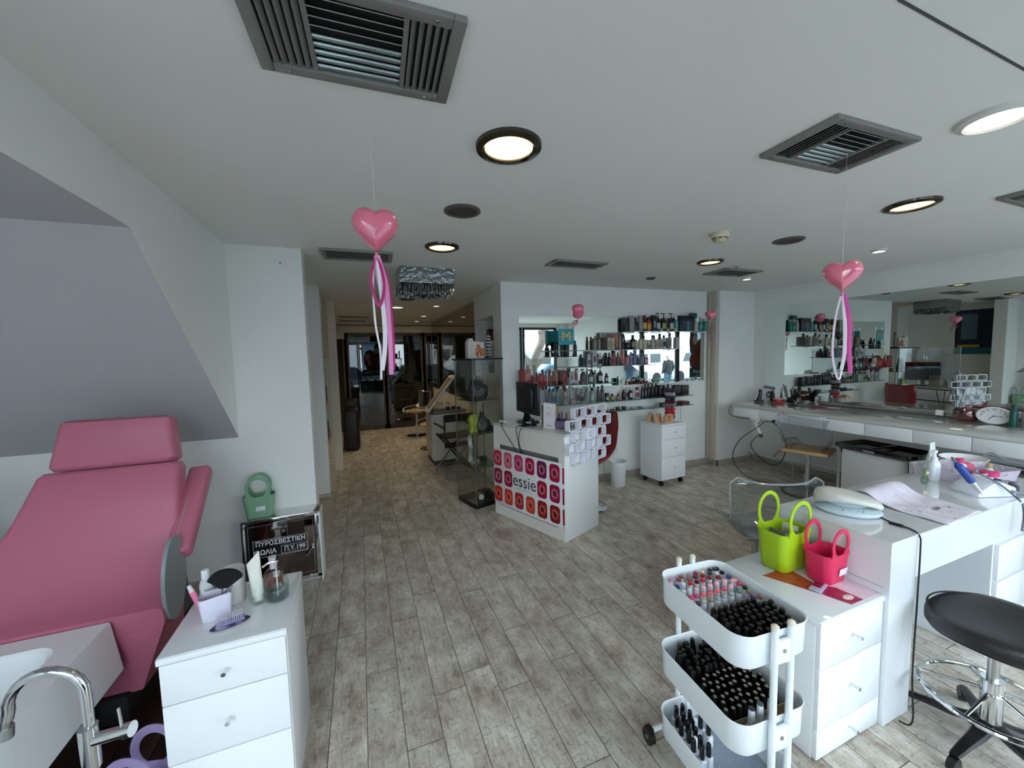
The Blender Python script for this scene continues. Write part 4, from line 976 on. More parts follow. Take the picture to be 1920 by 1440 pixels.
for i, (x, y, z, c, n_) in enumerate(((.06, .05, VS[0], '#2a2826', 'dark'), (-.06, .0, VS[0], '#8a8880', 'silver'), (.07, -.03, .053, '#1e1c1b', 'black'), (-.05, -.06, .053, '#b9b6ac', 'pale'), (.08, .02, VS[2], '#c2a878', 'tan'), (.1, -.08, VS[1], '#3a3532', 'brown black'))):
    px, py = vit(x, y); t = thing('jewellery_roll', '%s roll with bracelets in the vitrine at %s' % (n_, ('knee height', 'knee height beside the dark one', 'the floor of the case', 'the floor of the case near the glass', 'head height', 'waist height')[i]), 'bracelet roll', (px, py, z+.003), .5*i)
    MB().cyl((-.05, 0, .03), (.05, 0, .03), .027, n=20).box((0, 0, .004), (.1, .05, .008)).build('roll', C(c, .6), t)
    for k in range(4): MB().torus((-.035+.023*k, 0, .031), .029, .003, 22, 6, rot=Matrix.Rotation(PI/2, 3, 'Y')).build('bracelet', C(('#c9c6bf', '#7a6a5a')[k % 2], .25, .8), t)
px, py = vit(-.1, .03); t = thing('pearl_chain_bundle', 'bundle of pale chains hanging inside the vitrine', 'necklace', (px, py, VS[0]+.0), .2)
for k in range(4): MB().tube([(.012*k-.02, .01*math.sin(j), .33-.03*j) for j in range(11)], .004, 6).build('chain', C('#b9b8b0', .3, .5), t)
# on top of the vitrine
px, py = vit(-.04, -.02); t = thing('patterned_paper_bag', 'white paper bag with an orange tiger pattern on the vitrine top', 'paper bag', (px, py, 1.574), VA-.05)
MB().prism([(-.1, 0), (.1, 0), (.1, .17), (-.03, .18), (-.04, .21), (-.07, .21), (-.1, .17)], -.03, .03, XZ).build('bag_body', C('#cfc8c0', .6), t)
a = MB(); random.seed(8)
for k in range(14): a.ball((random.uniform(0, .085), -.0305, random.uniform(.02, .14)), random.uniform(.008, .02), (1, .08, 1.3), 8, 6)
a.build('tiger_print', C('#b35a2a', .6), t)
px, py = vit(.12, -.04); t = thing('striped_bracelet_stack', 'black stand stacked with white bracelets on the vitrine top', 'bracelet stand', (px, py, 1.574))
MB().cyl((0, 0, 0), (0, 0, .27), .018, n=14).build('post', BLACK, t); MB().lathe([(.05, 0), (.05, .012)], n=20).build('foot', BLACK, t)
for k in range(7): MB().torus((0, 0, .035+.033*k), .028, .006, 20, 6, rot=Matrix.Rotation(.2*math.sin(k), 3, 'X')).build('bracelet', C('#d2cfcb', .3), t)
# boxes in the wall niche
for i, (y, z, h, c, wd) in enumerate(((4.45, 1.78, .14, '#b8a52c', 'yellow upright book'), (4.6, 1.78, .12, '#8a2a3c', 'crimson box'), (4.8, 1.78, .16, '#2a2a30', 'black upright folder'), (4.5, 1.38, .05, '#1e1c1c', 'flat black case'), (4.75, 1.38, .12, '#7a3a34', 'rust coloured box'))):
    o = MB().box((0, 0, h/2), (.12, .09, h), .003).build('niche_box', C(c, .6)); o.location = (1.62, y, z+.0); tag(o, wd+' in the wall niche behind the vitrine', 'box')
MB_ = struct(MB().span((1.5, 4.28, 1.74), (1.85, 5.12, 1.78)).build('wall_niche_shelf', WALL)); struct(MB().span((1.5, 4.28, 1.32), (1.85, 5.12, 1.38)).build('wall_niche_floor', WALL))

# ================================================================== PASSAGE
for i, (y0, y1) in enumerate(((5.2, 7.1), (7.11, 9.05))):
    tag(MB().span((1.572, y0, .9), (1.578, y1, 2.38)).build('passage_mirror', mat('bronze_mirror', '#a79f8c', .01, 1.), smooth=False), ('tall tinted mirror panel along the passage, nearer half', 'tall tinted mirror panel along the passage, farther half')[i], 'mirror')
# white drawer unit with make-up light frame
t = thing('makeup_station', 'white drawer unit in the passage with a dark wooden plinth', 'cabinet', (1.19, 5.92, 0))
MB().span((-.25, -.28, .06), (.25, .28, .72), .002).build('carcass', mat('warm_white', '#cfc8b8', .4), t)
MB().span((-.27, -.30, .72), (.28, .30, .75), .002).build('cabinet_top', mat('warm_white', ''), t)
for k in range(4):
    d = MB().span((-.262, -.27, .08+k*.16), (-.25, .27, .23+k*.16), .001).build('drawer', mat('warm_white', ''), t); MB().cyl((-.262, 0, .155+k*.16), (-.28, 0, .155+k*.16), .007).build('knob', DSTEEL, d)
MB().span((-.24, -.27, 0), (.24, .27, .06)).build('plinth', C('#4a3a2c', .6), t)
t = thing('makeup_case_frame', 'tilted white framed make-up case standing open on the drawer unit', 'case', (1.02, 5.86, .752), rot=(0, 0, 0))
fr = MB(); Rt = Matrix.Rotation(-.85, 3, 'Y')
for c, d in (((.31, 0, .0), (.62, .03, .05)), ((.31, 0, .40), (.62, .03, .05)), ((.0, 0, .2), (.05, .03, .44)), ((.62, 0, .2), (.05, .03, .44))):
    fr.box(tuple(Vector(c)), d, .004)
e1 = Vector((.62, 0, .78)).normalized(); e2 = Vector((.12, 1, .03)).normalized(); e3 = e1.cross(e2).normalized(); e2 = e3.cross(e1)
Mx = Matrix.Translation((-.13, -.25, .06)) @ Matrix(((e1[0], e3[0], e2[0], 0), (e1[1], e3[1], e2[1], 0), (e1[2], e3[2], e2[2], 0), (0, 0, 0, 1)))
bmesh.ops.transform(fr.bm, matrix=Mx, verts=fr.bm.verts[:]); fr.build('frame', C('#d9d4c4', .4), t)
pn = MB(); pn.box((.31, .012, .2), (.58, .004, .38)); bmesh.ops.transform(pn.bm, matrix=Mx, verts=pn.bm.verts[:]); pn.build('picture_panel', C('#8a7058', .3, vary=.5, scale=12), t)
MB().box((.2, 0, .02), (.5, .34, .04), .006).build('open_tray', C('#7a766c', .4), t); MB().cyl((.15, .1, .04), (.25, .1, .35), .006).build('strut', CHROME, t)
for k, (x, y, c) in enumerate(((1.2, 5.75, '#1a1816'), (1.3, 5.8, '#5a4a3c'), (1.36, 5.72, '#2e2a28'))): product('jar', .06, .05, c, '#111111', '', (x, y, .79), 0, ('black', 'brown', 'dark grey')[k]+' make-up pot on the open tray of the drawer unit')
# director's chair
t = thing('folding_director_chair', 'tall black folding chair beside the white drawer unit', 'chair', (1.17, 5.22, 0), .1)
lg = []
for sy in (-1, 1):
    for a, b in (((-.22, sy*.2, 0), (.20, sy*.2, .52)), ((.22, sy*.2, 0), (-.20, sy*.2, .52))): MB().tube([a, b], .013, 8).build('leg', BLACK, t)
for sx in (-1, 1): MB().tube([(sx*.2, -.2, .5), (sx*.2, -.2, .82)], .012, 8).build('back_post', BLACK, t)
for sx in (-1, 1): MB().box((sx*.21, 0, .66), (.04, .46, .02), .005).build('armrest', BLACK, t)
MB().box((0, 0, .51), (.40, .36, .012), .003).build('seat', C('#141414', .8), t); MB().box((0, -.2, .78), (.40, .012, .10), .003).build('backrest', C('#141414', .8), t)
MB().box((0, -.19, .16), (.44, .04, .02), .004).build('footrest', BLACK, t); MB().box((0, -.19, .42), (.40, .015, .07), .002).build('seat_skirt', C('#141414', .8), t)
TAN = mat('tan_leather', '#c9a57c', .5, bump=.15, scale=40); RIMC = mat('acrylic_rim', '#c3c9cc', .12, .2, alpha=.55)
shell_chair('clear_shell_chair', 'clear shell chair with cream seat pad by the far glass doors', (1.02, 8.0, 0), 1.9, ACRYL, TAN, .5, RIMC, .5, .36)
shell_chair('clear_shell_chair', 'clear shell chair with cream seat pad half behind the drawer unit', (1.12, 6.75, 0), 2.2, ACRYL, TAN, .42, RIMC, .5, .34)
shell_chair('pale_shell_chair', 'pale shell chair seen through the far glass in the dark veranda', (.02, 9.7, 0), PI, C('#9a9c9c', .5), None, .46, None, .62, .5)
# black armchair at the passage wall
t = thing('black_armchair', 'black leather armchair against the passage wall', 'armchair', (-.20, 7.38, 0))
b = MB(); b.box((0, 0, .38), (.27, .55, .72), .06, seg=3); b.build('body', LEATHER, t, ang=60)
b = MB(); b.box((0, .25, .62), (.28, .16, .5), .06, seg=3); b.build('backrest', LEATHER, t, ang=60)
for sy in (-.2, .2): MB().box((0, sy, .012), (.2, .03, .024)).build('foot', BLACK, t)
# recessed cupboard with open shelves between the pillars
t = thing('open_wall_cupboard', 'cream wall cupboard with cluttered open shelves between two pillars', 'cupboard', (-.6, 5.42, 0))
CR = mat('cream_board', '#cdc6b4', .6)
b = MB(); b.span((-.2, -.55, 0), (.19, .55, .52)); b.span((-.2, -.55, 1.62), (.2, .55, 2.35)); b.span((-.2, -.55, .52), (-.18, .55, 1.62)); b.span((-.2, -.55, .52), (.2, -.53, 1.62)); b.span((-.2, .53, .52), (.2, .55, 1.62)); b.build('carcass', CR, t, smooth=False)
MB().span((-.18, -.53, 1.0), (.19, .53, 1.02)).build('shelf', CR, t)
for z in (.42, .32): MB().tube([(.19, -.3, z), (.23, -.3, z), (.23, -.12, z), (.19, -.12, z)], .008, 8).build('handle', C('#d8d2c4', .4), t)
random.seed(11)
for z, nm in ((.524, 'lower'), (1.024, 'upper')):
    for k in range(7):
        c = random.choice(['#2a3a2c', '#3a342c', '#6a5a3c', '#1e1e1c', '#7a766c', '#8a3a2c']); product(random.choice(['bottle', 'jar', 'box', 'bottle']), random.uniform(.06, .1), random.uniform(.1, .3), c, '#1c1c1a', '', (-.5+.02*k % .05, 4.98+k*.145, z), 0,
            ('first', 'second', 'third', 'fourth', 'fifth', 'sixth', 'seventh')[k]+' item from the near end of the %s open shelf between the pillars' % nm, group='clutter on the open cupboard shelves')
t = thing('shutter_box', 'cream roller shutter box at the far end of the passage', 'shutter box', (-.57, 8.95, 2.16)); MB().span((-.22, -.1, -.14), (.28, .08, .0), .004).build('box', CR, t); MB().tube([(.1, -.11, 0), (.12, -.11, -1.1)], .003, 6).build('pull_cord', C('#8a8674', .6), t)

# ================================================================== RIGHT WALL: long mirror, styling counter
tag(MB().span((XW-.006, 1.25, .93), (XW-.0005, 3.66, 2.16)).build('wall_mirror', MIRROR, smooth=False), 'long frameless mirror above the white styling counter', 'mirror')
t = thing('styling_counter', 'long white wall counter with a row of drawers under the mirror', 'counter', (0, 0, 0))
MB().span((4.37, .0, .885), (XW-.002, 3.50, .92), .003).build('worktop', mat('pale_gloss_top', ''), t)
MB().span((4.385, .0, .765), (XW-.002, 3.49, .885)).build('carcass', WHITE, t)
MB().span((XW-.03, .0, .92), (XW-.008, 3.6, .935), .003).build('mirror_ledge', STEEL, t)
k = 0; y = 3.485
while y > .4:
    MB().span((4.370, y-.338, .770), (4.385, y, .882), .0015).build('drawer', WHITE, t); y -= .3425
for yy in (3.0, 1.2): MB().box((5.0, yy, .74), (.3, .03, .05), .004).build('bracket', STEEL, t)
# foot rail
t = thing('foot_rail', 'brushed steel foot rail along the wall under the styling counter', 'rail', (0, 0, 0))
MB().tube([(4.86, 3.62, .2), (4.86, .2, .2)], .02, 14).build('rail_tube', STEEL, t)
for yy in (3.3, 2.45, 1.6): 
    MB().tube([(4.86, yy, .2), (5.0, yy+.02, .27), (XW-.01, yy+.04, .29)], .012, 10).build('wall_arm', STEEL, t)
    MB().cyl((XW-.012, yy+.04, .29), (XW, yy+.04, .29), .04, n=22).build('wall_flange', STEEL, t)
    MB().cyl((4.86, yy-.25, .18), (4.86, yy-.25, .0), .01).lathe([(.035, 0), (.03, .008)], (4.86, yy-.25, 0), 18).build('floor_post', STEEL, t)
socket(XW-.006+.006, 2.72, .42, 'grey double wall socket under the counter behind the seat', -PI/2, C('#3a3a3c', .4)); socket(XW, 2.05, .42, 'dark wall socket under the counter beside the black tray', -PI/2)
# things on the styling counter
ZC2 = .921
t = thing('photo_card', 'tilted grey and white photo card of a hairstyle leaning at the counter end', 'card', (4.99, 3.49, ZC2), rot=(-.25, .18, -.9))
MB().box((0, 0, .1), (.13, .004, .19)).build('card', C('#b9b9c4', .5), t); MB().box((0, -.0025, .175), (.13, .001, .04)).build('printed_header', C('#5a5a66', .5), t)
q = MB(); q.ball((.01, -.0025, .085), .04, (.75, .02, 1.15), 14, 10); q.build('printed_hair', C('#2a2628', .5), t); q = MB(); q.ball((.008, -.0035, .08), .02, (.75, .04, 1.1), 12, 8); q.build('printed_face', C('#b99a90', .5), t)
t = thing('hair_clipper', 'black and white hair clipper standing in its charger', 'hair clipper', (4.80, 3.46, ZC2), -.9)
MB().box((0, 0, .012), (.11, .09, .024), .008).build('charger', BLACK, t); b = MB(); b.cyl((.0, 0, .02), (.02, 0, .16), .028, .02, 16); b.build('body', BLACK, t); MB().cyl((-.04, -.01, .02), (-.005, -.01, .13), .01, .008, 12).build('white_side', C('#d0d0d4', .3), t)
product('bottle', .055, .14, '#0f0f11', '#0f0f11', '#2a2a2e', (4.97, 3.40, ZC2), 0, 'black bottle between clipper and red tub on the counter')
t = thing('red_tub', 'low red tub with a pale lid at the counter end', 'tub', (4.92, 3.29, ZC2))
MB().lathe([(.052, 0), (.057, .005), (.057, .042)], n=26).build('body', C('#b5222a', .3), t); MB().lathe([(.06, .042), (.06, .052), (.055, .055)], n=26).build('lid', C('#c9a09a', .4), t)
t = thing('black_nozzle_brush', 'pointed black brush with a sandy tip leaning by the mirror', 'brush', (5.08, 3.36, ZC2), rot=(0, .05, 0))
MB().cyl((0, 0, 0), (0, 0, .13), .02, .006).build('handle', BLACK, t); MB().ball((0, 0, .15), .018, (1, .6, 1.5)).build('tip', C('#8a8272', .6), t)
t = thing('hair_dryer_stand', 'black hair dryer and brushes lying in a black caddy', 'hair dryer', (5.02, 3.16, ZC2), -PI/2)
MB().box((0, 0, .035), (.12, .09, .07), .008).build('caddy', BLACK, t); MB().cyl((-.02, 0, .07), (.06, 0, .13), .026, .03, 18).build('barrel', BLACK, t); MB().cyl((-.02, 0, .075), (-.04, 0, .17), .013, .016, 12).build('grip', BLACK, t)
MB().tube(smoothpath([(-.06, .02, .05), (-.05, .03, .1), (.0, .03, .11), (.03, .02, .07)], 6), .003, 6).build('cord', BLACK, t)
for i, (x, y) in enumerate(((4.90, 3.05), (4.97, 2.98))):
    t = thing('glass_cup', ('small glass cup nearest the hair dryer caddy', 'small glass cup beside the pointed black bottle')[i], 'glass', (x, y, ZC2))
    MB().lathe([(.028, 0), (.034, .03), (.03, .055), (.027, .055), (.031, .03), (.025, .004), (.001, .004)], n=22).build('cup', GLASS, t)
t = product('bottle', .04, .13, '#b0a8a4', '#121214', '#6a4a4e', (5.06, 2.93, ZC2), 0, 'small bottle with long pointed black cap behind the glass cups')
t = thing('magazine', 'red and white magazine lying on the counter', 'magazine', (4.86, 2.72, ZC2), .25)
MB().box((0, 0, .003), (.21, .28, .006), .001).build('pages', C('#8f5a66', .35), t); MB().box((-.03, .05, .0065), (.12, .12, .001)).build('cover_photo', C('#5a2030', .35), t); MB().box((.03, -.07, .0065), (.12, .1, .001)).build('cover_text_block', C('#c9c2cc', .35), t)
PGL = mat('pink_glass', '#d99aa0', .03, kind='glass', alpha=.12)
for i, (x, y, s) in enumerate(((5.03, 1.69, 1.0), (5.07, 1.50, .95))):
    t = thing('pink_glass_bowl', ('pink glass bowl with lid beside the reed sticks', 'pink glass bowl with lid half behind the oval clock')[i], 'bowl', (x, y, ZC2))
    MB().lathe([(.045*s, 0), (.075*s, .02), (.088*s, .055), (.08*s, .09), (.072*s, .095), (.080*s, .055), (.066*s, .02), (.001, .006)], n=32).build('bowl', PGL, t)
    MB().lathe([(.078*s, .095), (.07*s, .108), (.03*s, .118), (.012, .122), (.016, .14), (.001, .144)], n=28).build('lid', PGL, t)
    MB().lathe([(.05*s, .008), (.06*s, .03), (.001, .045)], n=20).build('filling', C('#b5606a', .6), t)
t = thing('reed_diffuser', 'diffuser with dark reed sticks beside the pink bowl', 'diffuser', (5.05, 1.86, ZC2))
MB().lathe([(.03, 0), (.032, .05), (.014, .06), (.014, .075)], n=18).build('flask', GLASSG, t)
for k in range(5): a = k*1.256; MB().cyl((0, 0, .03), (.05*math.cos(a), .05*math.sin(a), .25), .0022, n=6).build('reed', BLACKM, t)
MB().box((-.035, .0, .05), (.002, .05, .05), rot=.3).build('paper_tag', C('#d9d4cc', .6), t)
t = thing('oval_clock', 'white oval table clock showing twenty to four', 'clock', (4.98, 1.515, ZC2), -PI/2+.15)
CK = Matrix.Rotation(PI/2-.12, 3, 'X')
MB().lathe([(.083, 0), (.09, .008), (.088, .018), (.078, .022), (.076, .016), (.001, .016)], (0, 0, .072), 44, sx=1.12, sy=.82, rot=CK).build('case', C('#e6e8e8', .25), t)
for k in range(1, 13):
    a = PI/2-2*PI*k/12; x, z = .062*1.12*math.cos(a), .062*.82*math.sin(a)
    text('numeral', str(k), .021, C('#17171a', .5), t, (x, -.0175, .074+z), bold=.0004, ext=.0003)
hd = MB(); hd.box((.024, -.02, .069), (.05, .001, .004), rot=Matrix.Identity(3)); hd.cyl((0, -.02, .072), (-.028, -.02, .036), .0022, n=6); hd.cyl((0, -.021, .072), (0, -.018, .072), .004, n=10); hd.build('hands', BLACK, t)
product('bottle', .05, .185, '#12594f', '#0e4a42', '', (4.93, 1.395, ZC2), 0, 'tall dark teal bottle beside the oval clock')
product('bottle', .05, .15, '#c9cdca', '#d5d8d6', '#7a8a80', (5.08, 1.37, ZC2), 0, 'white bottle behind the dark teal bottle')
t = thing('black_bottle_case', 'black case cut by the picture edge at the end of the counter', 'case', (4.93, 1.27, ZC2)); MB().box((0, 0, .075), (.09, .1, .15), .02).build('body', BLACK, t)
# second white display in front of the mirror is only its reflection. Hair dryer hanging at the first drawers
t = thing('hanging_hair_dryer', 'white hair dryer hanging from a holder under the first drawers', 'hair dryer', (4.33, 3.12, .74))
MB().cyl((-.005, .08, .045), (-.005, -.0, .03), .034, .03, 20).build('barrel', C('#e2e2e0', .3), t)
MB().cyl((-.005, .06, .03), (-.0, -.03, -.13), .018, .016, 14).build('grip', C('#e2e2e0', .3), t)
MB().cyl((0, -.03, -.13), (.0, -.04, -.17), .02, .03, 4).build('nozzle', BLACK, t)
MB().tube([(.03, -.02, .03), (.03, -.15, .03)], .008, 8).build('holder', C('#c9c9c6', .3), t); MB().cyl((.03, -.15, .03), (.03, -.17, .045), .014).build('holder_end', BLACK, t)
o = MB().tube(smoothpath([(4.33, 3.09, .62), (4.32, 3.2, .45), (4.30, 3.0, .30), (4.30, 2.85, .32), (4.31, 2.78, .5), (4.33, 2.84, .66), (4.34, 2.94, .76), (4.34, 3.05, .76), (4.32, 3.10, .70), (4.26, 3.3, .5), (4.3, 3.42, .25), (4.35, 3.3, .06), (4.45, 3.05, .008), (4.6, 2.6, .008), (4.8, 2.3, .02), (5.05, 2.1, .2), (XW-.02, 2.05, .4)], 8), .0045, 6).build('hair_dryer_cable', BLACKM); tag(o, 'long black cable looping from the hanging hair dryer down over the floor', 'cable')
o = MB().tube(smoothpath([(4.38, 3.51, .90), (4.355, 3.53, .85), (4.37, 3.51, .77), (4.42, 3.3, .75), (4.42, 3.15, .757)], 6), .006, 6).build('counter_end_cable', C('#6a6a66', .5)); tag(o, 'grey cable curling around the near corner of the counter end', 'cable')
# clear shell chair with tan pad on hydraulic foot
t = shell_chair('clear_salon_chair', 'clear salon chair with a tan seat pad facing the long mirror', (4.52, 2.68, 0), -PI/2+.35, ACRYL, None, .50, RIMC, .50, .36)
c = MB(); c.box((0, .0, .035), (.42, .42, .035), .016, seg=3); o = c.build('seat_cushion', TAN, t, ang=60); o.location = (0, 0, .455)
MB().lathe([(.24, 0), (.24, .008), (.05, .016)], n=40).build('base_plate', C('#4a4a4c', .15, .9), t)
# black tray trolleys
def tray_trolley(x, y, rz, label, side=True, logo=False):
    t = thing('salon_tray_trolley', label, 'trolley', (x, y, 0), rz)
    w_, l_ = .40, .62; b = MB(); o_ = rrect(w_, l_, .05, 5); i_ = rrect(w_-.05, l_-.05, .04, 5)
    rs = [b.ring([(px*.9, py*.93, .612) for px, py in o_]), b.ring([(px, py, .635) for px, py in o_]), b.ring([(px, py, .665) for px, py in o_]), b.ring([(px, py, .667) for px, py in i_]), b.ring([(px*.93, py*.95, .64) for px, py in i_])]
    b.skin(rs); b.build('tray', mat('glossy_black', '#09090a', .12, coat=.6), t)
    MB().span((-w_*.42, -.01, .655), (w_*.42, .01, .668), .004).build('tray_divider', mat('glossy_black', ''), t)
    MB().span((-.16, -.25, .10), (.16, .25, .61), .004).build('drawer_body', WHITEM if side else BLACK, t)
    for sx in (-.17, .17):
        MB().tube([(sx, -.27, .05), (sx, -.27, .62)], .014, 10).build('leg', CHROME, t); MB().tube([(sx, .27, .05), (sx, .27, .62)], .014, 10).build('leg', CHROME, t)
    MB().tube([(-.17, -.27, .07), (.17, -.27, .07), (.17, .27, .07), (-.17, .27, .07)], .012, 8, closed=True).build('base_frame', CHROME, t)
    for sx in (-.17, .17):
        for sy in (-.27, .27): MB().cyl((sx-.01, sy, .026), (sx+.01, sy, .026), .026, n=18).build('caster', BLACK, t)
    if logo: MB().box((-.202, 0, .637), (.003, .09, .02)).build('badge', C('#8a8d96', .4), t)
tray_trolley(4.50, 2.02, -.12, 'glossy black tray trolley with white drawer body next to the clear salon chair', True, True)
tray_trolley(4.42, 1.28, -.05, 'second glossy black tray trolley behind the nail desk bottles', False)
shell_chair('clear_salon_chair', 'clear salon chair whose rim cuts across the counter drawers behind the nail desk', (3.93, .9, 0), -PI/2-.2, ACRYL, TAN, .48, RIMC, .5, .38)

# ================================================================== NAIL DESK
K = .94
def D(x, y, z): return (x*K, y*K, 1.6-(1.6-z)*K)
DX0, DY0, DY1, DZ = 1.975, .846, 1.295, .80
t = thing('nail_desk', 'white lacquered nail desk with thick side panel and drawers under it', 'desk')
DWH = mat('desk_lacquer', '#e3e7ea', .22, coat=.5)
MB().span((DX0, DY0, 0), (DX0+.19, DY1, DZ-.004), .001).build('side_panel', DWH, t, smooth=False)
MB().span((DX0+.19, DY0, .612), (3.62, DY0+.03, DZ-.004), .001).build('apron', DWH, t, smooth=False)
MB().span((DX0+.19, DY1-.03, .0), (3.62, DY1, DZ-.004)).build('back_panel', mat('grey_back_panel', '#b8bcc0', .5), t, smooth=False)
MB().span((DX0-.002, DY0-.002, DZ-.004), (3.62, DY1+.002, DZ+.002), .001).build('glass_top', mat('white_backed_glass', ''), t, smooth=False)
MB().span((2.90, DY0+.01, .0), (3.60, DY1-.03, .612), .001).build('pedestal', DWH, t, smooth=False)
for k in range(3): MB().span((2.92, DY0-.006, .02+k*.195), (3.58, DY0+.01, .205+k*.195), .002).build('drawer', DWH, t)
MB().span((DX0-.0015, DY0+.02, .600), (DX0, DY1-.02, .6015)).build('panel_joint', C('#8a8e92', .6), t)
# low drawer unit on the side of the desk
UX0, UX1, UY0, UY1, UZ = 1.562, 1.973, .862, 1.305, .568
drawer_cabinet('drawer_unit', 'low white drawer unit against the side of the nail desk', ((UX0+UX1)/2, (UY0+UY1)/2, 0), 0, UX1-UX0, UY1-UY0, UZ, 3, z0=0, casters=False, frac=[.325, .455, .22])
ZU = UZ+.0045
# brochure under the glass
t = thing('nail_brochure', 'orange, pink and white printed brochure under the lime and pink baskets', 'brochure', (1.80, 1.02, ZU), .0)
def sheet(pts, m, nm, z, par): 
    b = MB(); b.skin([b.ring([(x, y, z) for x, y in pts]), b.ring([(x, y, z+.0006) for x, y in pts])]); return b.build(nm, m, par, smooth=False)
sheet([(-.145, .135), (.165, .135), (.165, -.145), (-.02, -.145)], mat('brochure_paper', '#e3cfdc', .4, vary=.12, scale=14), 'page', 0, t)
sheet([(-.145, .135), (.02, .135), (.0, .0), (-.05, -.06), (-.09, .02)], mat('brochure_fan', '#a8492c', .4, vary=.35, scale=30), 'printed_fan', .0006, t)
sheet([(-.05, -.062), (.0, .0), (.05, -.05), (.06, -.142), (-.018, -.142)], mat('brochure_crimson', '#a8214a', .4, vary=.3, scale=25), 'printed_flower', .0007, t)
q = MB(); q.lathe([(.024, 0), (.022, .0004), (.001, .0004)], (.022, -.11, .0014), 26, sx=1.1, sy=.6); q.build('printed_oval', C('#e6dcd6', .4), t)
t = thing('sample_sachet', 'small clear and crimson sample sachet lying on the brochure', 'sachet', (1.79, 1.0, ZU+.001), .25)
MB().box((0, 0, .005), (.11, .045, .008), .003).build('wrapper', C('#b9b4cc', .15, coat=1.), t); MB().box((.0, .004, .0095), (.05, .03, .002), .001).build('printed_patch', C('#8a1a3a', .3), t)
# plastic tote baskets with ring handles
def tote(loc, rz, w_, d_, h_, ring, m, label, tagpos=None, cat='basket'):
    t = thing('plastic_tote_basket', label, cat, loc, rz)
    b = MB(); n = 8
    def outline(s, off=0):
        r = min(w_, d_)*.3*s; return rrect(w_*s-2*off, d_*s-2*off, max(r-off, .004), n)
    def sag(px): return -.014*(1-abs(px)/(w_*.5)) if True else 0
    rs = [b.ring([(x, y, .0) for x, y in outline(.80, .006)]), b.ring([(x, y, .006) for x, y in outline(.82)])]
    for f in (.35, .7, 1.): rs.append(b.ring([(x, y, h_*f) for x, y in outline(.82+.18*f)]))
    rs.append(b.ring([(x, y, h_) for x, y in outline(1., .0035)]))
    for f in (.7, .35): rs.append(b.ring([(x, y, h_*f) for x, y in outline(.82+.18*f, .0035)]))
    rs.append(b.ring([(x, y, .010) for x, y in outline(.82, .0035)]))
    b.skin(rs); b.build('body', m, t, ang=50)
    ro, ri = ring
    for sy in (-1, 1):
        oo = [(ro*math.cos(2*PI*i/40), ro*1.12*math.sin(2*PI*i/40)) for i in range(40)]; ii = [(ri*math.cos(2*PI*i/40), ri*1.15*math.sin(2*PI*i/40)) for i in range(40)]
        g = MB().annulus(oo, ii, -.002, .002, Matrix.Translation((0, sy*(d_/2-.003), h_+ri*1.02)) @ Matrix.Rotation(-sy*.03, 4, 'X') @ XZ)
        g.prism([(-ro*1.25, -ro*1.3), (ro*1.25, -ro*1.3), (ro*.98, -ri*.9), (-ro*.98, -ri*.9)], -.002, .002, Matrix.Translation((0, sy*(d_/2-.003), h_+ri*1.02)) @ XZ) if False else None
        for sx in (-1, 1):
            g.prism([(sx*ro*.55, -ri*1.16), (sx*ro*1.06, -ri*1.16), (sx*ro*1.0, -ri*1.0), (sx*ro*.96, -ri*.80), (sx*ro*.88, -ri*.62)][::sx], -.002, .002, Matrix.Translation((0, sy*(d_/2-.003), h_+ri*1.02)) @ XZ)
        g.build('ring_handle', m, t)
    if tagpos: MB().box((tagpos[0], -d_/2*.97+.0, tagpos[1]), (.055, .002, .032), .001, rot=Matrix.Rotation(.12, 3, 'X')).build('sticker', C('#e8e2e8', .5), t)
    return t
LIME = mat('lime_plastic', '#a9cc1c', .38); HPINK = mat('hot_pink_plastic', '#dd2a5a', .38); SAGE = mat('sage_plastic', '#7fa98a', .45); LILAC = mat('lilac_plastic', '#a795c0', .45)
tote((1.83, 1.18, ZU), .03, .215, .15, .185, (.080, .062), LIME, 'lime green tote basket full of small cartons on the drawer unit')
tote((1.885, 1.03, ZU), .02, .165, .115, .135, (.062, .045), HPINK, 'empty hot pink tote basket with white sticker on the drawer unit', (.022, .055))
for i, (x, y, z, a, c) in enumerate(((1.79, 1.16, .705, .5, '#d8d8d4'), (1.82, 1.15, .71, .7, '#b9c4b0'), (1.85, 1.15, .705, .9, '#dcdcda'), (1.80, 1.20, .72, .3, '#6a6a6a'), (1.885, 1.19, .735, .15, '#e0dfdc'), (1.865, 1.17, .72, .2, '#a9a49a'))):
    o = MB().box((0, 0, 0), (.012, .07, .11), .001, rot=Matrix.Rotation(a, 3, 'Y')).build('small_carton', C(c, .5)); o.location = (x, y, z-.035); tag(o, ('white carton leaning at the near side of the lime basket', 'pale green carton second in the lime basket', 'white carton in the middle of the lime basket', 'dark grey carton at the back of the lime basket', 'tall white carton standing highest in the lime basket', 'beige carton beside the tallest one in the lime basket')[i], 'carton', 'cartons in the lime basket')
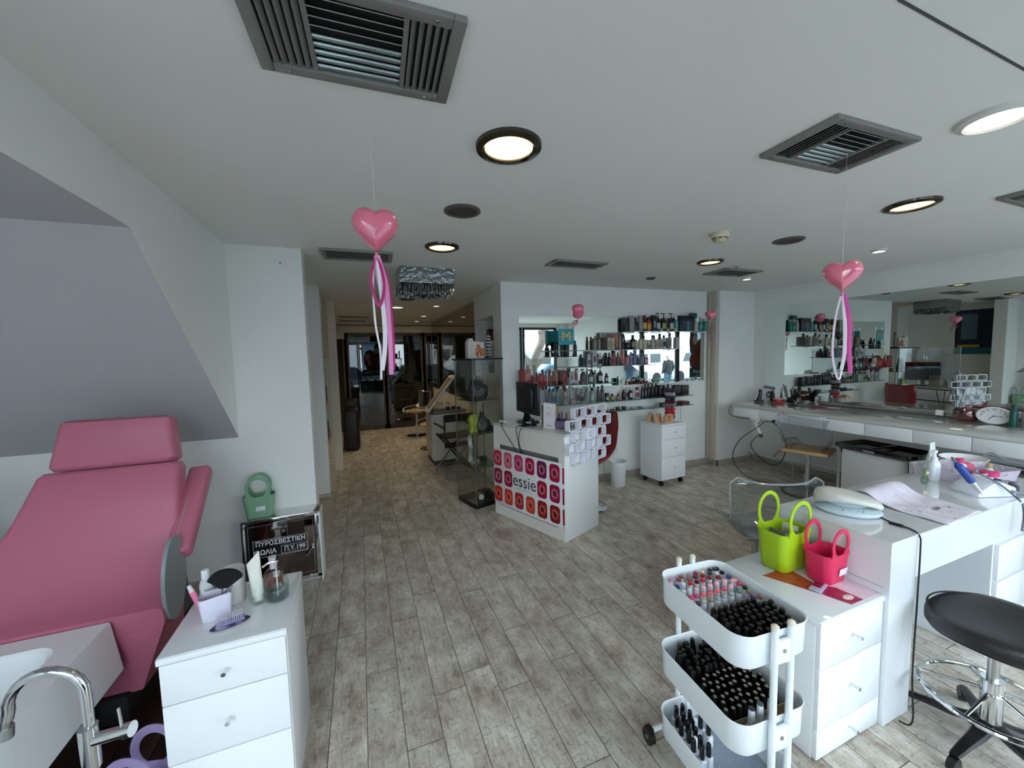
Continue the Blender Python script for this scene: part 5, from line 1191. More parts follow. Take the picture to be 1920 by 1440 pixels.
# UV lamp
LG = mat('pale_grey_casing', '#c2d2d8', .35); LG2 = mat('warm_grey_shell', '#d3d3cb', .4)
p = D(2.315, 1.175, .75); t = thing('nail_uv_lamp', 'grey white clamshell nail lamp open on the desk corner', 'nail lamp', (p[0], p[1], DZ+.002), -.85)
MB().lathe([(.085, 0), (.115, .004), (.122, .014), (.118, .022), (.1, .030), (.085, .034), (.001, .035)], n=44, sx=1.05, sy=.8).build('base', LG, t)
MB().lathe([(.086, .034), (.09, .05), (.075, .058), (.001, .058)], (0, .02, 0), 36, sx=.95, sy=.66).build('inner_drum', LG, t)
MB().lathe([(.07, .058), (.06, .062), (.001, .063)], (0, .02, 0), 30, sx=.95, sy=.6).build('lamp_window', DSTEEL, t)
b = MB(); rs = []
def hem(a): return .014+.036*max(0, -math.sin(a+.15))**1.3
for s_, f, dx in ((.93, -.10, .004), (1.0, .0, 0), (1.03, .30, -.002), (1.0, .55, -.006), (.86, .80, -.014), (.62, .94, -.022), (.3, 1.0, -.03), (.02, 1.01, -.032)):
    row = []
    for i in range(48):
        a = 2*PI*i/48; h0 = hem(a); top = .100-.016*math.cos(a)*s_
        row.append((.128*s_*math.cos(a)+dx, .092*s_*math.sin(a)+.004, .018+h0*(1-max(f, 0))*1.0+(top-.018)*max(f, 0)+(f*.03 if f < 0 else 0)))
    rs.append(b.ring(row))
b.skin(rs); b.build('upper_shell', LG2, t, ang=60)
b = MB()
for k in range(5): b.box((-.035+k*.018, -.073, .029), (.009, .004, .006), .001, rot=Matrix.Rotation(.5, 3, 'X'))
b.build('button', C('#4a5a78', .4), t)
o = MB().tube(smoothpath([D(2.37, 1.07, .755), D(2.35, 1.03, .754), D(2.34, .98, .754), D(2.325, .93, .756), (2.17, .842, .795), (2.165, .835, .74), (2.15, .83, .5), (2.12, .82, .2), (2.09, .80, .02), (2.06, .83, .008)], 6), .0032, 6).build('lamp_cable', BLACKM)
tag(o, 'black cable with inline switch running from the nail lamp down the desk front', 'cable'); 
q = MB().box(D(2.325, .985, .758), (.014, .05, .012), .004, rot=.15).build('inline_switch', BLACK, o)
# towel, draped over a hand rest
def cloth():
    b = MB(); NX, NY = 30, 40; g = []
    for j in range(NY+1):
        r = []
        for i in range(NX+1):
            u, v = i/NX, j/NY
            x = 2.53+u*(.36-.02*v)-.13*v*(1-u)*.3+.06*v; y = .885+v*.44+u*.015
            hump = .052*math.exp(-((v-.78)/.17)**2)*(1-.25*abs(u-.5))
            z = .7545+hump+.0035*math.sin(9*u+5*v)*math.sin(14*v)+.002*math.sin(31*u+3*v)
            z = max(z, .7535)
            r.append(b.bm.verts.new(D(x, y, z)))
        g.append(r)
    for j in range(NY):
        for i in range(NX): b.bm.faces.new((g[j][i], g[j][i+1], g[j+1][i+1], g[j+1][i]))
    o = b.build('paint_flecked_towel', mat('towel_cotton', '#ded8e4', .95, vary=.10, scale=22, bump=.5), ang=180); k = o.modifiers.new('s', 'SOLIDIFY'); k.thickness = .003; k.offset = 1
    return tag(o, 'white lilac hand towel with polish flecks spread over the desk', 'towel')
tw = cloth()
p = D(2.66, 1.0, .758); text('lettering', 'Nails', .034, C('#5a4a5a', .8), tw, (p[0]+.06, p[1]+.0, p[2]+.004), rot=(0, 0, .22), ext=.0003)
random.seed(3); q = MB()
for k in range(16):
    u, v = random.random(), random.random(); p = D(2.56+u*.3, .9+v*.18, .7595); q.ball(p, random.uniform(.0015, .004), (1, 1.3, .3), 8, 5)
q.build('polish_fleck', C('#5f566a', .6), tw)
p = D(2.72, 1.23, .75); t = thing('hand_rest', 'padded hand rest hidden under the towel hump', 'hand rest', (p[0], p[1], DZ+.002), .05); MB().box((0, 0, .02), (.26, .09, .036), .016, seg=3).build('cushion', C('#d8d2dc', .8), t)
# drill machine with blue handpiece
p = D(3.27, 1.02, .75); t = thing('nail_drill_machine', 'white wedge shaped nail drill machine with a grey knob', 'nail drill', (p[0], p[1], DZ+.002), -.35)
b = MB(); pr_ = [(-.105, .0), (.10, .0), (.112, .02), (.10, .05), (.03, .078), (-.02, .080), (-.09, .035), (-.108, .012)]
b.skin([b.ring([(x, y_, z) for x, z in pr_]) for y_ in (-.07, -.062, .062, .07)] if False else [b.ring([(x*.94, -.065, z*.9+.003) for x, z in pr_]), b.ring([(x, -.055, z) for x, z in pr_]), b.ring([(x, .055, z) for x, z in pr_]), b.ring([(x*.94, .065, z*.9+.003) for x, z in pr_])])
b.build('housing', mat('drill_white', '#dfe5f2', .3), t); MB().box((0, 0, .003), (.205, .12, .006), .002).build('rubber_base', C('#23283a', .6), t)
MB().lathe([(.024, 0), (.022, .014), (.001, .015)], (.065, -.02, .064), 24, rot=Matrix.Rotation(.45, 3, 'Y')).build('speed_knob', C('#4f5668', .35), t); MB().cyl((.08, -.03, .075), (.13, -.05, .072), .004, .003).build('switch_lever', C('#6a6e7a', .4), t)
MB().tube([(.07, -.07, .03), (.1, -.08, .026), (.13, -.09, .024)], .008, 8).build('plug', C('#7a7c88', .4), t)
HP0, HP1 = Vector(D(3.01, 1.04, .955)), Vector(D(3.08, .96, .795))
t = thing('drill_handpiece', 'blue drill handpiece with chrome tip resting on the drill machine', 'drill handpiece', (0, 0, 0))
d_ = (HP1-HP0); q = lambda f: tuple(HP0+d_*f)
MB().cyl(q(0), q(.10), .008, .016, 18).cyl(q(.10), q(.62), .0175, .016, 20).build('blue_grip', mat('blue_rubber', '#22439a', .45), t); MB().cyl(q(.62), q(.95), .013, .008, 20).cyl(q(.95), q(1.02), .005, .002, 10).build('chrome_tip', CHROME, t)
o = MB().tube(smoothpath([q(0), D(3.0, 1.05, .975), D(3.03, 1.06, .975), D(3.13, 1.06, .92), D(3.2, 1.0, .87), D(3.24, .95, .83), D(3.28, .91, .775), D(3.25, .875, .755)], 8), .0042, 6).build('handpiece_cord', C('#5a5e66', .4)); tag(o, 'grey cord curling from the handpiece over the machine to the desk edge', 'cord')
cpts = []
for i in range(120):
    f = i/119; a = f*2*PI*15; c0 = Vector(D(3.25, .868, .745)).lerp(Vector(D(3.235, .862, .60)), f); cpts.append((c0.x+.010*math.cos(a)+.02*math.sin(f*3), c0.y-.004+.006*math.sin(a), c0.z))
MB().tube(cpts, .0025, 5).build('coiled_section', C('#3a4252', .4), o)
o = MB().tube(smoothpath([D(3.33, .93, .77), D(3.40, .90, .765), D(3.42, .885, .75), D(3.42, .875, .68), D(3.40, .87, .4), D(3.42, .86, .1), D(3.45, .84, .02)], 6), .004, 6).build('drill_power_cable', BLACKM); tag(o, 'black power cable of the drill machine hanging over the desk front', 'cable')
# clear organiser bin and bottles
BIN = mat('lilac_clear_plastic', '#e9deee', .15, alpha=.45)
p = D(3.58, 1.20, .75); t = thing('clear_organiser_bin', 'clear lilac plastic bin holding bottles on the desk', 'organiser bin', (p[0], p[1], DZ+.002), -.22)
b = MB(); rs = []
for (w_, h_, z, r) in ((.40, .24, 0, .02), (.43, .27, .065, .03), (.445, .285, .067, .03), (.425, .265, .065, .03), (.395, .235, .004, .02)): rs.append(b.ring([(x, y, z) for x, y in rrect(w_, h_, r, 4)]))
b.skin(rs); b.build('bin', BIN, t)
def on_desk(x, y): p = D(x, y, .75); return (p[0], p[1], DZ+.002)
product('spray', .072, .185, '#e9edf2', '#f2f4f6', '#c9d4dc', on_desk(3.33, 1.245), .2, 'white spray bottle standing in front of the clear bin', 'spray bottle')
product('tubecap', .075, .20, '#dfe9e6', '#e9efee', '', on_desk(3.47, 1.31), .1, 'pale mint tube standing behind the white spray bottle')
t = product('bottle', .06, .115, '#e4dcec', '#e0407c', '#1c1420', (on_desk(3.52, 1.2)[0], on_desk(3.52, 1.2)[1], DZ+.007), 0, 'white bottle with pink cap and black label in the bin')
t = thing('pink_sponge_ball', 'round pink sponge between the bottles in the bin', 'sponge', (on_desk(3.62, 1.2)[0], on_desk(3.62, 1.2)[1], DZ+.05)); MB().ball((0, 0, 0), .04, (1, .9, .9)).build('sponge', C('#e86a8e', .8), t)
t = product('jarball', .06, .10, '#cfd0d6', '#b9a888', '', (on_desk(3.6, 1.1)[0], on_desk(3.6, 1.1)[1], DZ+.007), 0, 'clear perfume bottle with golden cap in the bin')
t = thing('round_pink_jar', 'low jar with hot pink lid at the near corner of the bin', 'jar', (on_desk(3.52, 1.02)[0]+.02, on_desk(3.52, 1.08)[1], DZ+.007)); MB().lathe([(.036, 0), (.038, .04)], n=24).build('body', C('#e3dfe8', .3), t); MB().lathe([(.039, .04), (.039, .062), (.036, .064)], n=24).build('lid', C('#e23a78', .35), t)
p = on_desk(3.86, 1.30); t = thing('white_soaking_bowl', 'white oval bowl lying behind the bin', 'bowl', p); MB().lathe([(.06, 0), (.11, .03), (.135, .065), (.13, .066), (.105, .034), (.055, .006), (.001, .005)], n=36, sy=.8).build('bowl', C('#eeeef2', .25), t)
t = thing('glass_ring_lid', 'clear round lid leaning on the pink lidded jar', 'lid', (on_desk(3.62, 1.06)[0], on_desk(3.62, 1.06)[1], DZ+.075), rot=(.9, 0, 0)); MB().torus((0, 0, 0), .036, .003, 28, 6).build('ring', ACRYL, t)
product('bottle', .05, .06, '#3c4048', '#6a4a5a', '', on_desk(3.42, .955), 0, 'short dark grey bottle with pink grey cap near the bin at the desk front')
t = thing('perfume_atomiser', 'tiny glass atomiser with a cream squeeze bulb on the desk', 'atomiser', on_desk(3.2, 1.235), .2)
MB().lathe([(.012, 0), (.017, .012), (.016, .03), (.007, .045)], n=16).build('flask', GLASSG, t); MB().cyl((0, 0, .045), (0, 0, .062), .006).build('collar', C('#b9a05a', .3, .8), t); MB().ball((.03, 0, .058), .012, (1.8, 1, .9)).build('squeeze_bulb', C('#e8e0c4', .5), t); MB().cyl((0, 0, .062), (-.006, 0, .085), .007, .010).build('spray_top', C('#5f9a5a', .5), t)
# foreground clear chair behind the desk
shell_chair('clear_guest_chair', 'clear shell guest chair pulled up to the far side of the nail desk', (2.377, 1.715, 0), -.45, ACRYL, None, .42, RIMC, .54, .37)
# black technician stool
t = thing('technician_stool', 'black saddle stool on a chrome ringed star base before the nail desk', 'stool', (2.25, .64, 0), .1)
b = MB(); rs = []
for s_, z in ((.7, .455), (.93, .462), (1., .485), (1., .515), (.95, .528), (.8, .532), (.45, .522), (.02, .518)):
    rs.append(b.ring([(.205*s_*math.cos(2*PI*i/48)*(1.08-.06*math.cos(4*PI*i/48)), .19*s_*math.sin(2*PI*i/48), z+.018*max(0, s_-.4)*math.cos(2*2*PI*i/48)) for i in range(48)]))
b.skin(rs); b.build('seat', LEATHER, t, ang=50)
MB().torus((0, 0, .527), .185, .0035, 48, 6, sx=1.05).build('seam_piping', BLACKM, t)
MB().cyl((0, 0, .26), (0, 0, .46), .017, n=20).build('gas_lift', STEEL, t); MB().cyl((0, 0, .10), (0, 0, .29), .032, n=26).build('sleeve', CHROME, t); MB().torus((0, 0, .235), .034, .003, 26, 6).build('sleeve_ring', CHROME, t)
for k in range(5):
    a = 2*PI*k/5+.5; pts = [(.02, .12), (.08, .085), (.16, .075), (.22, .12), (.27, .17)] if False else [(.0, .115), (.08, .085), (.17, .075), (.25, .062)]
    MB().tube(smoothpath([(r*math.cos(a), r*math.sin(a), z) for r, z in pts], 5), [.03-.001*i for i in range(16)], 8, flat=(1, .6)).build('base_arm', BLACK, t)
    c = MB(); c.cyl((.25*math.cos(a)-.012*math.sin(a), .25*math.sin(a)+.012*math.cos(a), .028), (.25*math.cos(a)+.012*math.sin(a), .25*math.sin(a)-.012*math.cos(a), .028), .028, n=20); c.build('caster', BLACK, t)
    MB().tube([(.032*math.cos(a), .032*math.sin(a), .235), (.12*math.cos(a), .12*math.sin(a), .215), (.195*math.cos(a), .195*math.sin(a), .2)], .006, 8).build('ring_spoke', CHROME, t)
MB().torus((0, 0, .2), .198, .010, 64, 8).build('foot_ring', CHROME, t)

# ================================================================== TROLLEY WITH NAIL POLISH
TR = math.radians(-4.5); TC = (1.172, .942)
t = thing('three_tier_trolley', 'white three tier metal trolley filled with nail polish bottles', 'trolley', (TC[0], TC[1], 0), TR)
TW, TL_ = .298, .386
TRAYZ = [(.74, .63), (.455, .345), (.185, .085)]
for zt, zb in TRAYZ:
    b = MB(); r = .055
    rs = [b.ring([(x, y, zb) for x, y in rrect(TW-.016, TL_-.016, r, 7)]), b.ring([(x, y, zb+.008) for x, y in rrect(TW-.006, TL_-.006, r, 7)]), b.ring([(x, y, zt-.004) for x, y in rrect(TW-.002, TL_-.002, r, 7)]), b.ring([(x, y, zt) for x, y in rrect(TW+.006, TL_+.006, r+.003, 7)]),
          b.ring([(x, y, zt+.002) for x, y in rrect(TW+.002, TL_+.002, r+.001, 7)]), b.ring([(x, y, zt-.002) for x, y in rrect(TW-.006, TL_-.006, r-.002, 7)]), b.ring([(x, y, zb+.010) for x, y in rrect(TW-.012, TL_-.012, r-.003, 7)])]
    b.skin(rs); b.build('tray', POWDER, t, ang=40)
for sy in (-1, 1):
    yp = sy*(TL_/2+.012)
    for sx in (-1, 1):
        x = sx*.033
        o = MB().tube([(x, yp, .07), (x, yp, .762)], .0105, 14).build('post', POWDER, t); MB().lathe([(.0115, 0), (.0115, .01), (.006, .015), (.001, .016)], (x, yp, .758), 14).build('end_cap', C('#e6dfc8', .5), o)
    for zt, zb in TRAYZ:
        MB().box((0, yp, zt-.058), (.062, .012, .075), .003).build('bracket', POWDER, t); MB().lathe([(.007, 0), (.006, .003), (.001, .003)], (0, yp+sy*.006, zt-.055), 14, rot=Matrix.Rotation(-sy*PI/2, 3, 'X')).build('screw', STEEL, t)
    for sx in (-1, 1):
        MB().tube(smoothpath([(sx*.033, yp, .075), (sx*.06, yp+sy*.004, .06), (sx*.12, yp+sy*.01, .055), (sx*.155, yp+sy*.012, .05)], 5), .0105, 12).build('foot_bar', POWDER, t)
        c = MB(); cx, cy = sx*.162, yp+sy*.012
        c.cyl((cx-.011, cy, .03), (cx+.011, cy, .03), .030, n=26); c.box((cx, cy, .055), (.028, .034, .026), .005); c.build('caster', BLACK, t); MB().cyl((cx-.0125, cy, .03), (cx+.0125, cy, .03), .008, n=12).build('caster_hub', STEEL, t)
t2 = sheet([(TW*.45*x, TL_*.46*y) for x, y in ((-1, -1), (1, -1), (1, 1), (-1, 1))], mat('grey_paper_liner', '#9aa6b4', .8, vary=.08, scale=60), 'tray_liner', .0952, t)
def tl(x, y): return (TC[0]+x*math.cos(TR)-y*math.sin(TR), TC[1]+x*math.sin(TR)+y*math.cos(TR))
def inv(X, Y): dx, dy = X-TC[0], Y-TC[1]; return (dx*math.cos(TR)+dy*math.sin(TR), -dx*math.sin(TR)+dy*math.cos(TR))
PW = mat('polish_white', '#e9edf2', .3); PB = mat('polish_black', '#0b0b0d', .28, coat=.3)
def polish_proto(kind, label):
    t = thing('nail_polish', label, 'nail polish', (0, 0, 0), 0)
    if kind == 'w':
        MB().lathe([(.0105, 0), (.0118, .003), (.0118, .032), (.008, .038), (.006, .040)], n=14).build('body', PW, t)
        MB().lathe([(.0088, .038), (.0094, .040), (.0090, .072), (.0086, .075)], n=14).build('cap', PW, t)
        MB().lathe([(.0092, .0735), (.0098, .076), (.0086, .082), (.005, .0845), (.001, .085)], n=14).build('colour_top', PW, t)
    else:
        MB().lathe([(.0115, 0), (.0125, .003), (.0125, .034), (.0085, .040)], n=12).build('body', PB, t)
        MB().lathe([(.0098, .038), (.0105, .042), (.0092, .082), (.0075, .089), (.001, .090)], n=12).build('cap', PB, t)
    return t
pw = polish_proto('w', ''); used = 0; zt1 = .6405
placed = []
for x, y, nm, c in WHITE_POLISH:
    lx, ly = inv(x, y); lx = max(-.115, min(.115, lx)); ly = min(.165, max(-.03, ly)); 
    for _ in range(30):
        for (qx, qy) in placed:
            dx, dy = lx-qx, ly-qy; dd = math.hypot(dx, dy)
            if dd < .0242: lx += dx/(dd+1e-6)*.004+.0001; ly += dy/(dd+1e-6)*.004; lx = max(-.117, min(.117, lx)); ly = min(.168, ly)
    placed.append((lx, ly)); X, Y = tl(lx, ly)
    lab = nm
    dm = mat('dot_'+nm.replace(' ', '_'), c, .15, coat=.6)
    o = pw if used == 0 else dup(pw, mats={'colour_top': dm})
    if used == 0:
        for ch in pw.children:
            if ch.name.startswith('colour_top'): ch.material_slots[0].link = 'OBJECT'; ch.material_slots[0].material = dm
    o.location = (X, Y, zt1); o['label'] = lab; o['group'] = 'white nail polish bottles in the top tray'; used += 1
_L = [o for o in bpy.data.objects if o.get('group') == 'white nail polish bottles in the top tray']
_N = {o: o['label'] for o in _L}
for o in _L:
    nb = sorted((q for q in _L if q is not o and _N[q] != _N[o]), key=lambda q: (q.location-o.location).length)[:2]
    o['label'] = 'white polish with %s top between the %s and %s ones' % (_N[o], _N[nb[0]], _N[nb[1]])
ORD = ['first', 'second', 'third', 'fourth', 'fifth', 'sixth', 'seventh', 'eighth', 'ninth', 'tenth', 'eleventh', 'twelfth']
pb = polish_proto('b', 'black nail polish bottle standing in the dense black block of the top tray'); pb['group'] = 'black nail polish bottles in the top tray'; first = True
random.seed(5)
for j in range(6):
    for i in range(10):
        lx = -.116+i*.0258+(.0129 if j % 2 else 0); ly = -.165+j*.0245
        if lx > .118 or (abs(lx) > .09 and abs(ly) > .15): continue
        if any(math.hypot(lx-qx, ly-qy) < .0225 for qx, qy in placed): continue
        X, Y = tl(lx+random.uniform(-.001, .001), ly)
        o = pb if first else dup(pb); first = False; o['label'] = 'black polish bottle, top tray, %s row from the handle end, %s from the aisle side' % (ORD[j], ORD[i])
        o.location = (X, Y, zt1+random.uniform(0, .002)); o.rotation_euler = (random.uniform(-.05, .05), random.uniform(-.05, .05), 0)
# middle tray
SILV = mat('silver_disc', '#a9a39a', .3, .6)
pm = thing('nail_polish', 'black nail polish bottle with a silver ringed cap in the middle tray', 'nail polish', (0, 0, 0), 0, 'silver topped black polish bottles in the middle tray')
MB().lathe([(.0112, 0), (.012, .003), (.012, .034), (.0085, .040)], n=12).build('body', PB, pm); MB().lathe([(.009, .038), (.0092, .042), (.0078, .080), (.0076, .082)], n=12).build('cap', PB, pm)
MB().lathe([(.0058, .0822), (.0058, .0832), (.003, .0836), (.001, .0832)], n=12).build('silver_top', SILV, pm)
first = True; z2 = .3555; pn2 = None
for j in range(12):
    for i in range(9):
        lx = -.113+i*.0258+(.0129 if j % 2 else 0); ly = -.115+j*.0246
        if lx > .116 or (abs(lx) > .09 and abs(ly) > .15) or ly > .168: continue
        X, Y = tl(lx, ly)
        if j < 6:
            o = pm if first else dup(pm); first = False; o['label'] = 'silver topped black polish, middle tray, %s row behind the cardboard, %s from aisle side' % (ORD[j], ORD[i]); o.location = (X, Y, z2+random.uniform(0, .003)); o.rotation_euler = (random.uniform(-.06, .06), random.uniform(-.06, .06), 0)
        else:
            if random.random() < .12: continue
            o = dup(pb, label='plain black polish, middle tray, %s row behind the cardboard, %s from aisle side' % (ORD[j], ORD[i]), group='plain black polish bottles in the middle tray'); o.location = (X, Y, z2+random.uniform(0, .012)); o.rotation_euler = (random.uniform(-.12, .12), random.uniform(-.12, .12), 0)
big = thing('gel_polish', 'x', 'nail polish', (0, 0, 0), 0, 'big white polish bottles in the middle tray')
MB().lathe([(.017, 0), (.0185, .004), (.0185, .034), (.012, .046), (.0095, .05)], n=18).build('body', PW, big); MB().lathe([(.0105, .048), (.011, .052), (.0095, .098), (.009, .1)], n=16).build('cap', PW, big); MB().lathe([(.0095, .1), (.0092, .104), (.001, .105)], n=16).build('colour_top', PW, big)
for i, (lx, ly, c, nm) in enumerate(((-.052, -.150, '#3f3f44', 'nearly black'), (-.012, -.146, '#5f6870', 'slate grey'), (.028, -.150, '#6fc0b8', 'mint green'))):
    o = big if i == 0 else dup(big); X, Y = tl(lx, ly); o.location = (X, Y, z2); o['label'] = 'big white polish bottle with %s cap top, front of middle tray' % nm
    for ch in o.children:
        if ch.name.startswith('colour_top'): ch.material_slots[0].link = 'OBJECT'; ch.material_slots[0].material = C(c, .3)
for i, (lx, ly, c) in enumerate(((-.09, .13, '#8a5a7a'), (-.055, .125, '#b9a0b8'), (-.02, .13, '#a06a94'), (.02, .128, '#6a3a5e'))):
    pass
# cardboard divider
cb = MB(); cb.box((0, -.129, .0), (.25, .003, .05)); o = cb.build('cardboard_divider', C('#b09a78', .8)); o.location = (TC[0], TC[1], z2+.026); o.rotation_euler = (0, 0, TR); tag(o, 'brown cardboard strip behind the three big white bottles', 'cardboard strip')
# bottom tray: square white bottles with black caps
ps = thing('square_nail_polish', 'square white nail polish bottle with black cap in the lowest tray', 'nail polish', (0, 0, 0), 0, 'square white polish bottles in the lowest tray')
MB().box((0, 0, .0225), (.0265, .0265, .045), .005, seg=3).lathe([(.009, .044), (.008, .05)], n=12).build('body', PW, ps); MB().lathe([(.0088, .048), (.009, .052), (.0082, .092), (.006, .096), (.001, .097)], n=14).build('cap', PB, ps)
first = True; z3 = .0965
for i, (lx, ly, a, b_) in enumerate([(-.112+.03*a+(.008 if b_ % 2 else 0), .155-.0315*b_, a, b_) for b_ in range(6) for a in range(4)]):
    if i in (0, 3, 7, 14, 18, 23, 22, 19): continue
    X, Y = tl(lx, ly); o = ps if first else dup(ps); first = False; o['label'] = 'square white polish with black cap, lowest tray, %s row from far end, %s in it' % (ORD[b_], ORD[a]); o.location = (X, Y, z3); o.rotation_euler = (0, 0, random.uniform(-.3, .3))
for i, (lx, ly) in enumerate(((-.104, .03), (-.05, .09), (-.028, .158))):
    X, Y = tl(lx, ly); o = dup(ps, (X, Y, z3+.001*(i+1)), .3, ('all white polish bottle nearest the tray wall in the lowest tray', 'all white polish bottle in the middle of the lowest tray bottles', 'all white polish bottle at the far corner of the lowest tray')[i], None, {'cap': PW})

# ================================================================== LEFT: pedicure chair, tub, cabinet
# dark decking under the chair
def deck_mat():
    m = mat('dark_deck', '#2a1610', .45, vary=.35, scale=6, bump=.1); return m
t = thing('dark_wooden_deck', 'dark brown wooden deck boards under the pedicure chair', 'deck')
b = MB()
for k in range(12): b.span((-.72-.14*(k+1)+.003, -.4, .002), (-.72-.14*k, 3.1, .03), .002)
b.build('deck_board', deck_mat(), t)
# pink pedicure chair
t = thing('pink_pedicure_chair', 'pink vinyl reclining pedicure chair behind the white foot tub', 'pedicure chair')
def pad(sections, name, bev=.022, par=t):                   # sections: (xl, xr, y, z, thick, pitch) -> slab lofted along the chair
    b = MB(); rs = []
    for xl, xr, y, z, th, pi_ in sections:
        o_ = rrect(xr-xl, th, min(th*.45, .03), 4, (xl+xr)/2, -th/2); M_ = Matrix.Translation((0, y, z)) @ Matrix.Rotation(pi_, 4, 'X')
        rs.append(b.ring([tuple(M_ @ Vector((px, 0, pz))) for px, pz in o_]))
    b.skin(rs); return b.build(name, PINKV, par, ang=50)
# section planes are cut across the length, thickness goes away from the sitter
def cut(ys): return ys
b_head = [(-1.375, -.945, 2.50, 1.325, .10, -PI/2*.88), (-1.385, -.935, 2.49, 1.31, .12, -PI/2*.86), (-1.41, -.915, 2.44, 1.10, .12, -PI/2*.84), (-1.40, -.925, 2.437, 1.085, .10, -PI/2*.84)]
def slab(pts, name, m=PINKV, par=t, edge=.02, sub=0):
    """pts: (xl, xr, y, z) along the front face; thickness offset along -normal"""
    b = MB(); n = len(pts); rs = []; th = .12
    for i, (xl, xr, y, z) in enumerate(pts):
        a = pts[max(i-1, 0)]; c = pts[min(i+1, n-1)]; ty, tz = c[2]-a[2], c[3]-a[3]; L_ = math.hypot(ty, tz); ty /= L_; tz /= L_
        ny, nz = tz, -ty                                     # away from the sitter
        if ny < 0 and nz > 0: ny, nz = -ny, -nz
        e = edge if i in (0, n-1) else 0
        w_ = xr-xl; cx = (xl+xr)/2
        o_ = rrect(w_-2*e*.5, th-2*e, .028, 4)
        rs.append(b.ring([(cx+px, y+ny*(th/2+pz_), z+nz*(th/2+pz_)) for px, pz_ in o_]))
    b.skin(rs); return b.build(name, m, par, ang=50, sub=sub)
slab([(-1.37, -.945, 2.515, 1.335), (-1.372, -.94, 2.51, 1.32), (-1.40, -.915, 2.455, 1.12), (-1.40, -.92, 2.45, 1.10)], 'headrest')
slab([(-1.43, -.905, 2.45, 1.092), (-1.44, -.90, 2.447, 1.075), (-1.50, -.895, 2.39, .90), (-1.57, -.885, 2.33, .74), (-1.60, -.875, 2.27, .62), (-1.62, -.87, 2.21, .55), (-1.63, -.87, 2.16, .53), (-1.63, -.87, 2.105, .525)], 'seat_and_back', edge=.012)
b = MB(); b.skin([b.ring([(-1.62, 2.0, z0), (-.90, 2.0, z0), (-.86, 2.12, z0), (-.885, 2.42, z0+.02), (-1.6, 2.42, z0+.02)]) for z0 in (.22, .33)] if False else [b.ring([(-1.5, 2.13, .14), (-.98, 2.13, .14), (-.96, 2.5, .14), (-1.5, 2.5, .14)]), b.ring([(-1.62, 2.12, .42), (-.88, 2.11, .42), (-.875, 2.34, .52), (-1.62, 2.40, .52)])]); b.build('seat_skirt', PINKV, t, ang=40)
MB().span((-1.45, 2.1, .03), (-1.02, 2.75, .15), .01).build('plinth', BLACKM, t)
b = MB(); b.skin([b.ring([(-1.45, 2.45, .15), (-1.02, 2.45, .15), (-1.02, 2.8, .15), (-1.45, 2.8, .15)]), b.ring([(-1.35, 2.5, 1.0), (-1.0, 2.5, 1.0), (-1.0, 2.58, 1.0), (-1.35, 2.58, 1.0)])]); b.build('back_shell', C('#5f6064', .4), t)
for sx, x0 in ((1, -.865), (-1, -1.90)):
    b = MB(); b.box((0, 0, 0), (.10, .08, .50), .022, seg=3)
    Mx = Matrix.Translation((x0, 2.455, .835)) @ Matrix.Rotation(-.86, 4, 'X'); bmesh.ops.transform(b.bm, matrix=Mx, verts=b.bm.verts[:]); o = b.build('armrest', PINKV, t, ang=50)
    z = MB(); z.box((-.01, -.0405, -.09), (.008, .003, .30)); bmesh.ops.transform(z.bm, matrix=Mx, verts=z.bm.verts[:]); z.build('zip', C('#b5908a', .4, .3), o)
    g = MB(); q = [(.085*math.cos(2*PI*i/32), .19*math.sin(2*PI*i/32)) for i in range(32)]
    g.prism(q, -.008, .008, Matrix.Translation((x0+sx*.004, 2.20, .60)) @ Matrix.Rotation(-sx*.12, 4, 'Z') @ Matrix.Rotation(-.12, 4, 'X') @ Matrix.Rotation(PI/2, 4, 'Z') @ XZ); g.build('side_shell', mat('smoky_side_shell', '#939ca0', .15, .2), t)
    MB().tube([(x0+sx*.008, 2.33, .74), (x0+sx*.008, 2.27, .70), (x0+sx*.008, 2.24, .62)], .005, 8).build('arm_rod', CHROME, t)
# tub
t = thing('pedicure_foot_tub', 'white acrylic foot tub in front of the pink chair', 'foot tub')
b = MB(); x0, x1, y0, y1, zr = -1.85, -1.05, 1.02, 2.10, .50
def rr(x0, x1, y0, y1, r, z): return b.ring([(x, y, z) for x, y in rrect(x1-x0, y1-y0, r, 6, (x0+x1)/2, (y0+y1)/2)])
rs = [rr(x0+.1, x1+.045, y0+.1, y1-.03, .01, .30), rr(x0, x1, y0, y1, .004, zr-.004), rr(x0+.003, x1-.003, y0+.003, y1-.003, .004, zr), rr(x0+.09, x1-.095, y0+.09, y1-.09, .09, zr), rr(x0+.1, x1-.105, y0+.1, y1-.1, .09, zr-.01), rr(x0+.16, x1-.15, y0+.16, y1-.16, .1, .22), rr(x0+.25, x1-.24, y0+.25, y1-.25, .1, .2)]
b.skin(rs); b.build('basin', TUBW, t, ang=30)
MB().span((-1.7, 1.15, .03), (-1.10, 2.0, .30)).build('dark_base', C('#241512', .6), t)
MB().lathe([(.05, 0), (.052, .01), (.03, .02), (.03, .012), (.001, .012)], (-1.02-.22, 1.30, .245), 26).build('drain_fitting', CHROME, t)
b = MB(); b.torus((-1.17, 1.40, .26), .05, .014, 30, 8, rot=Matrix.Rotation(.5, 3, 'X')); b.build('jet_ring', CHROME, t)
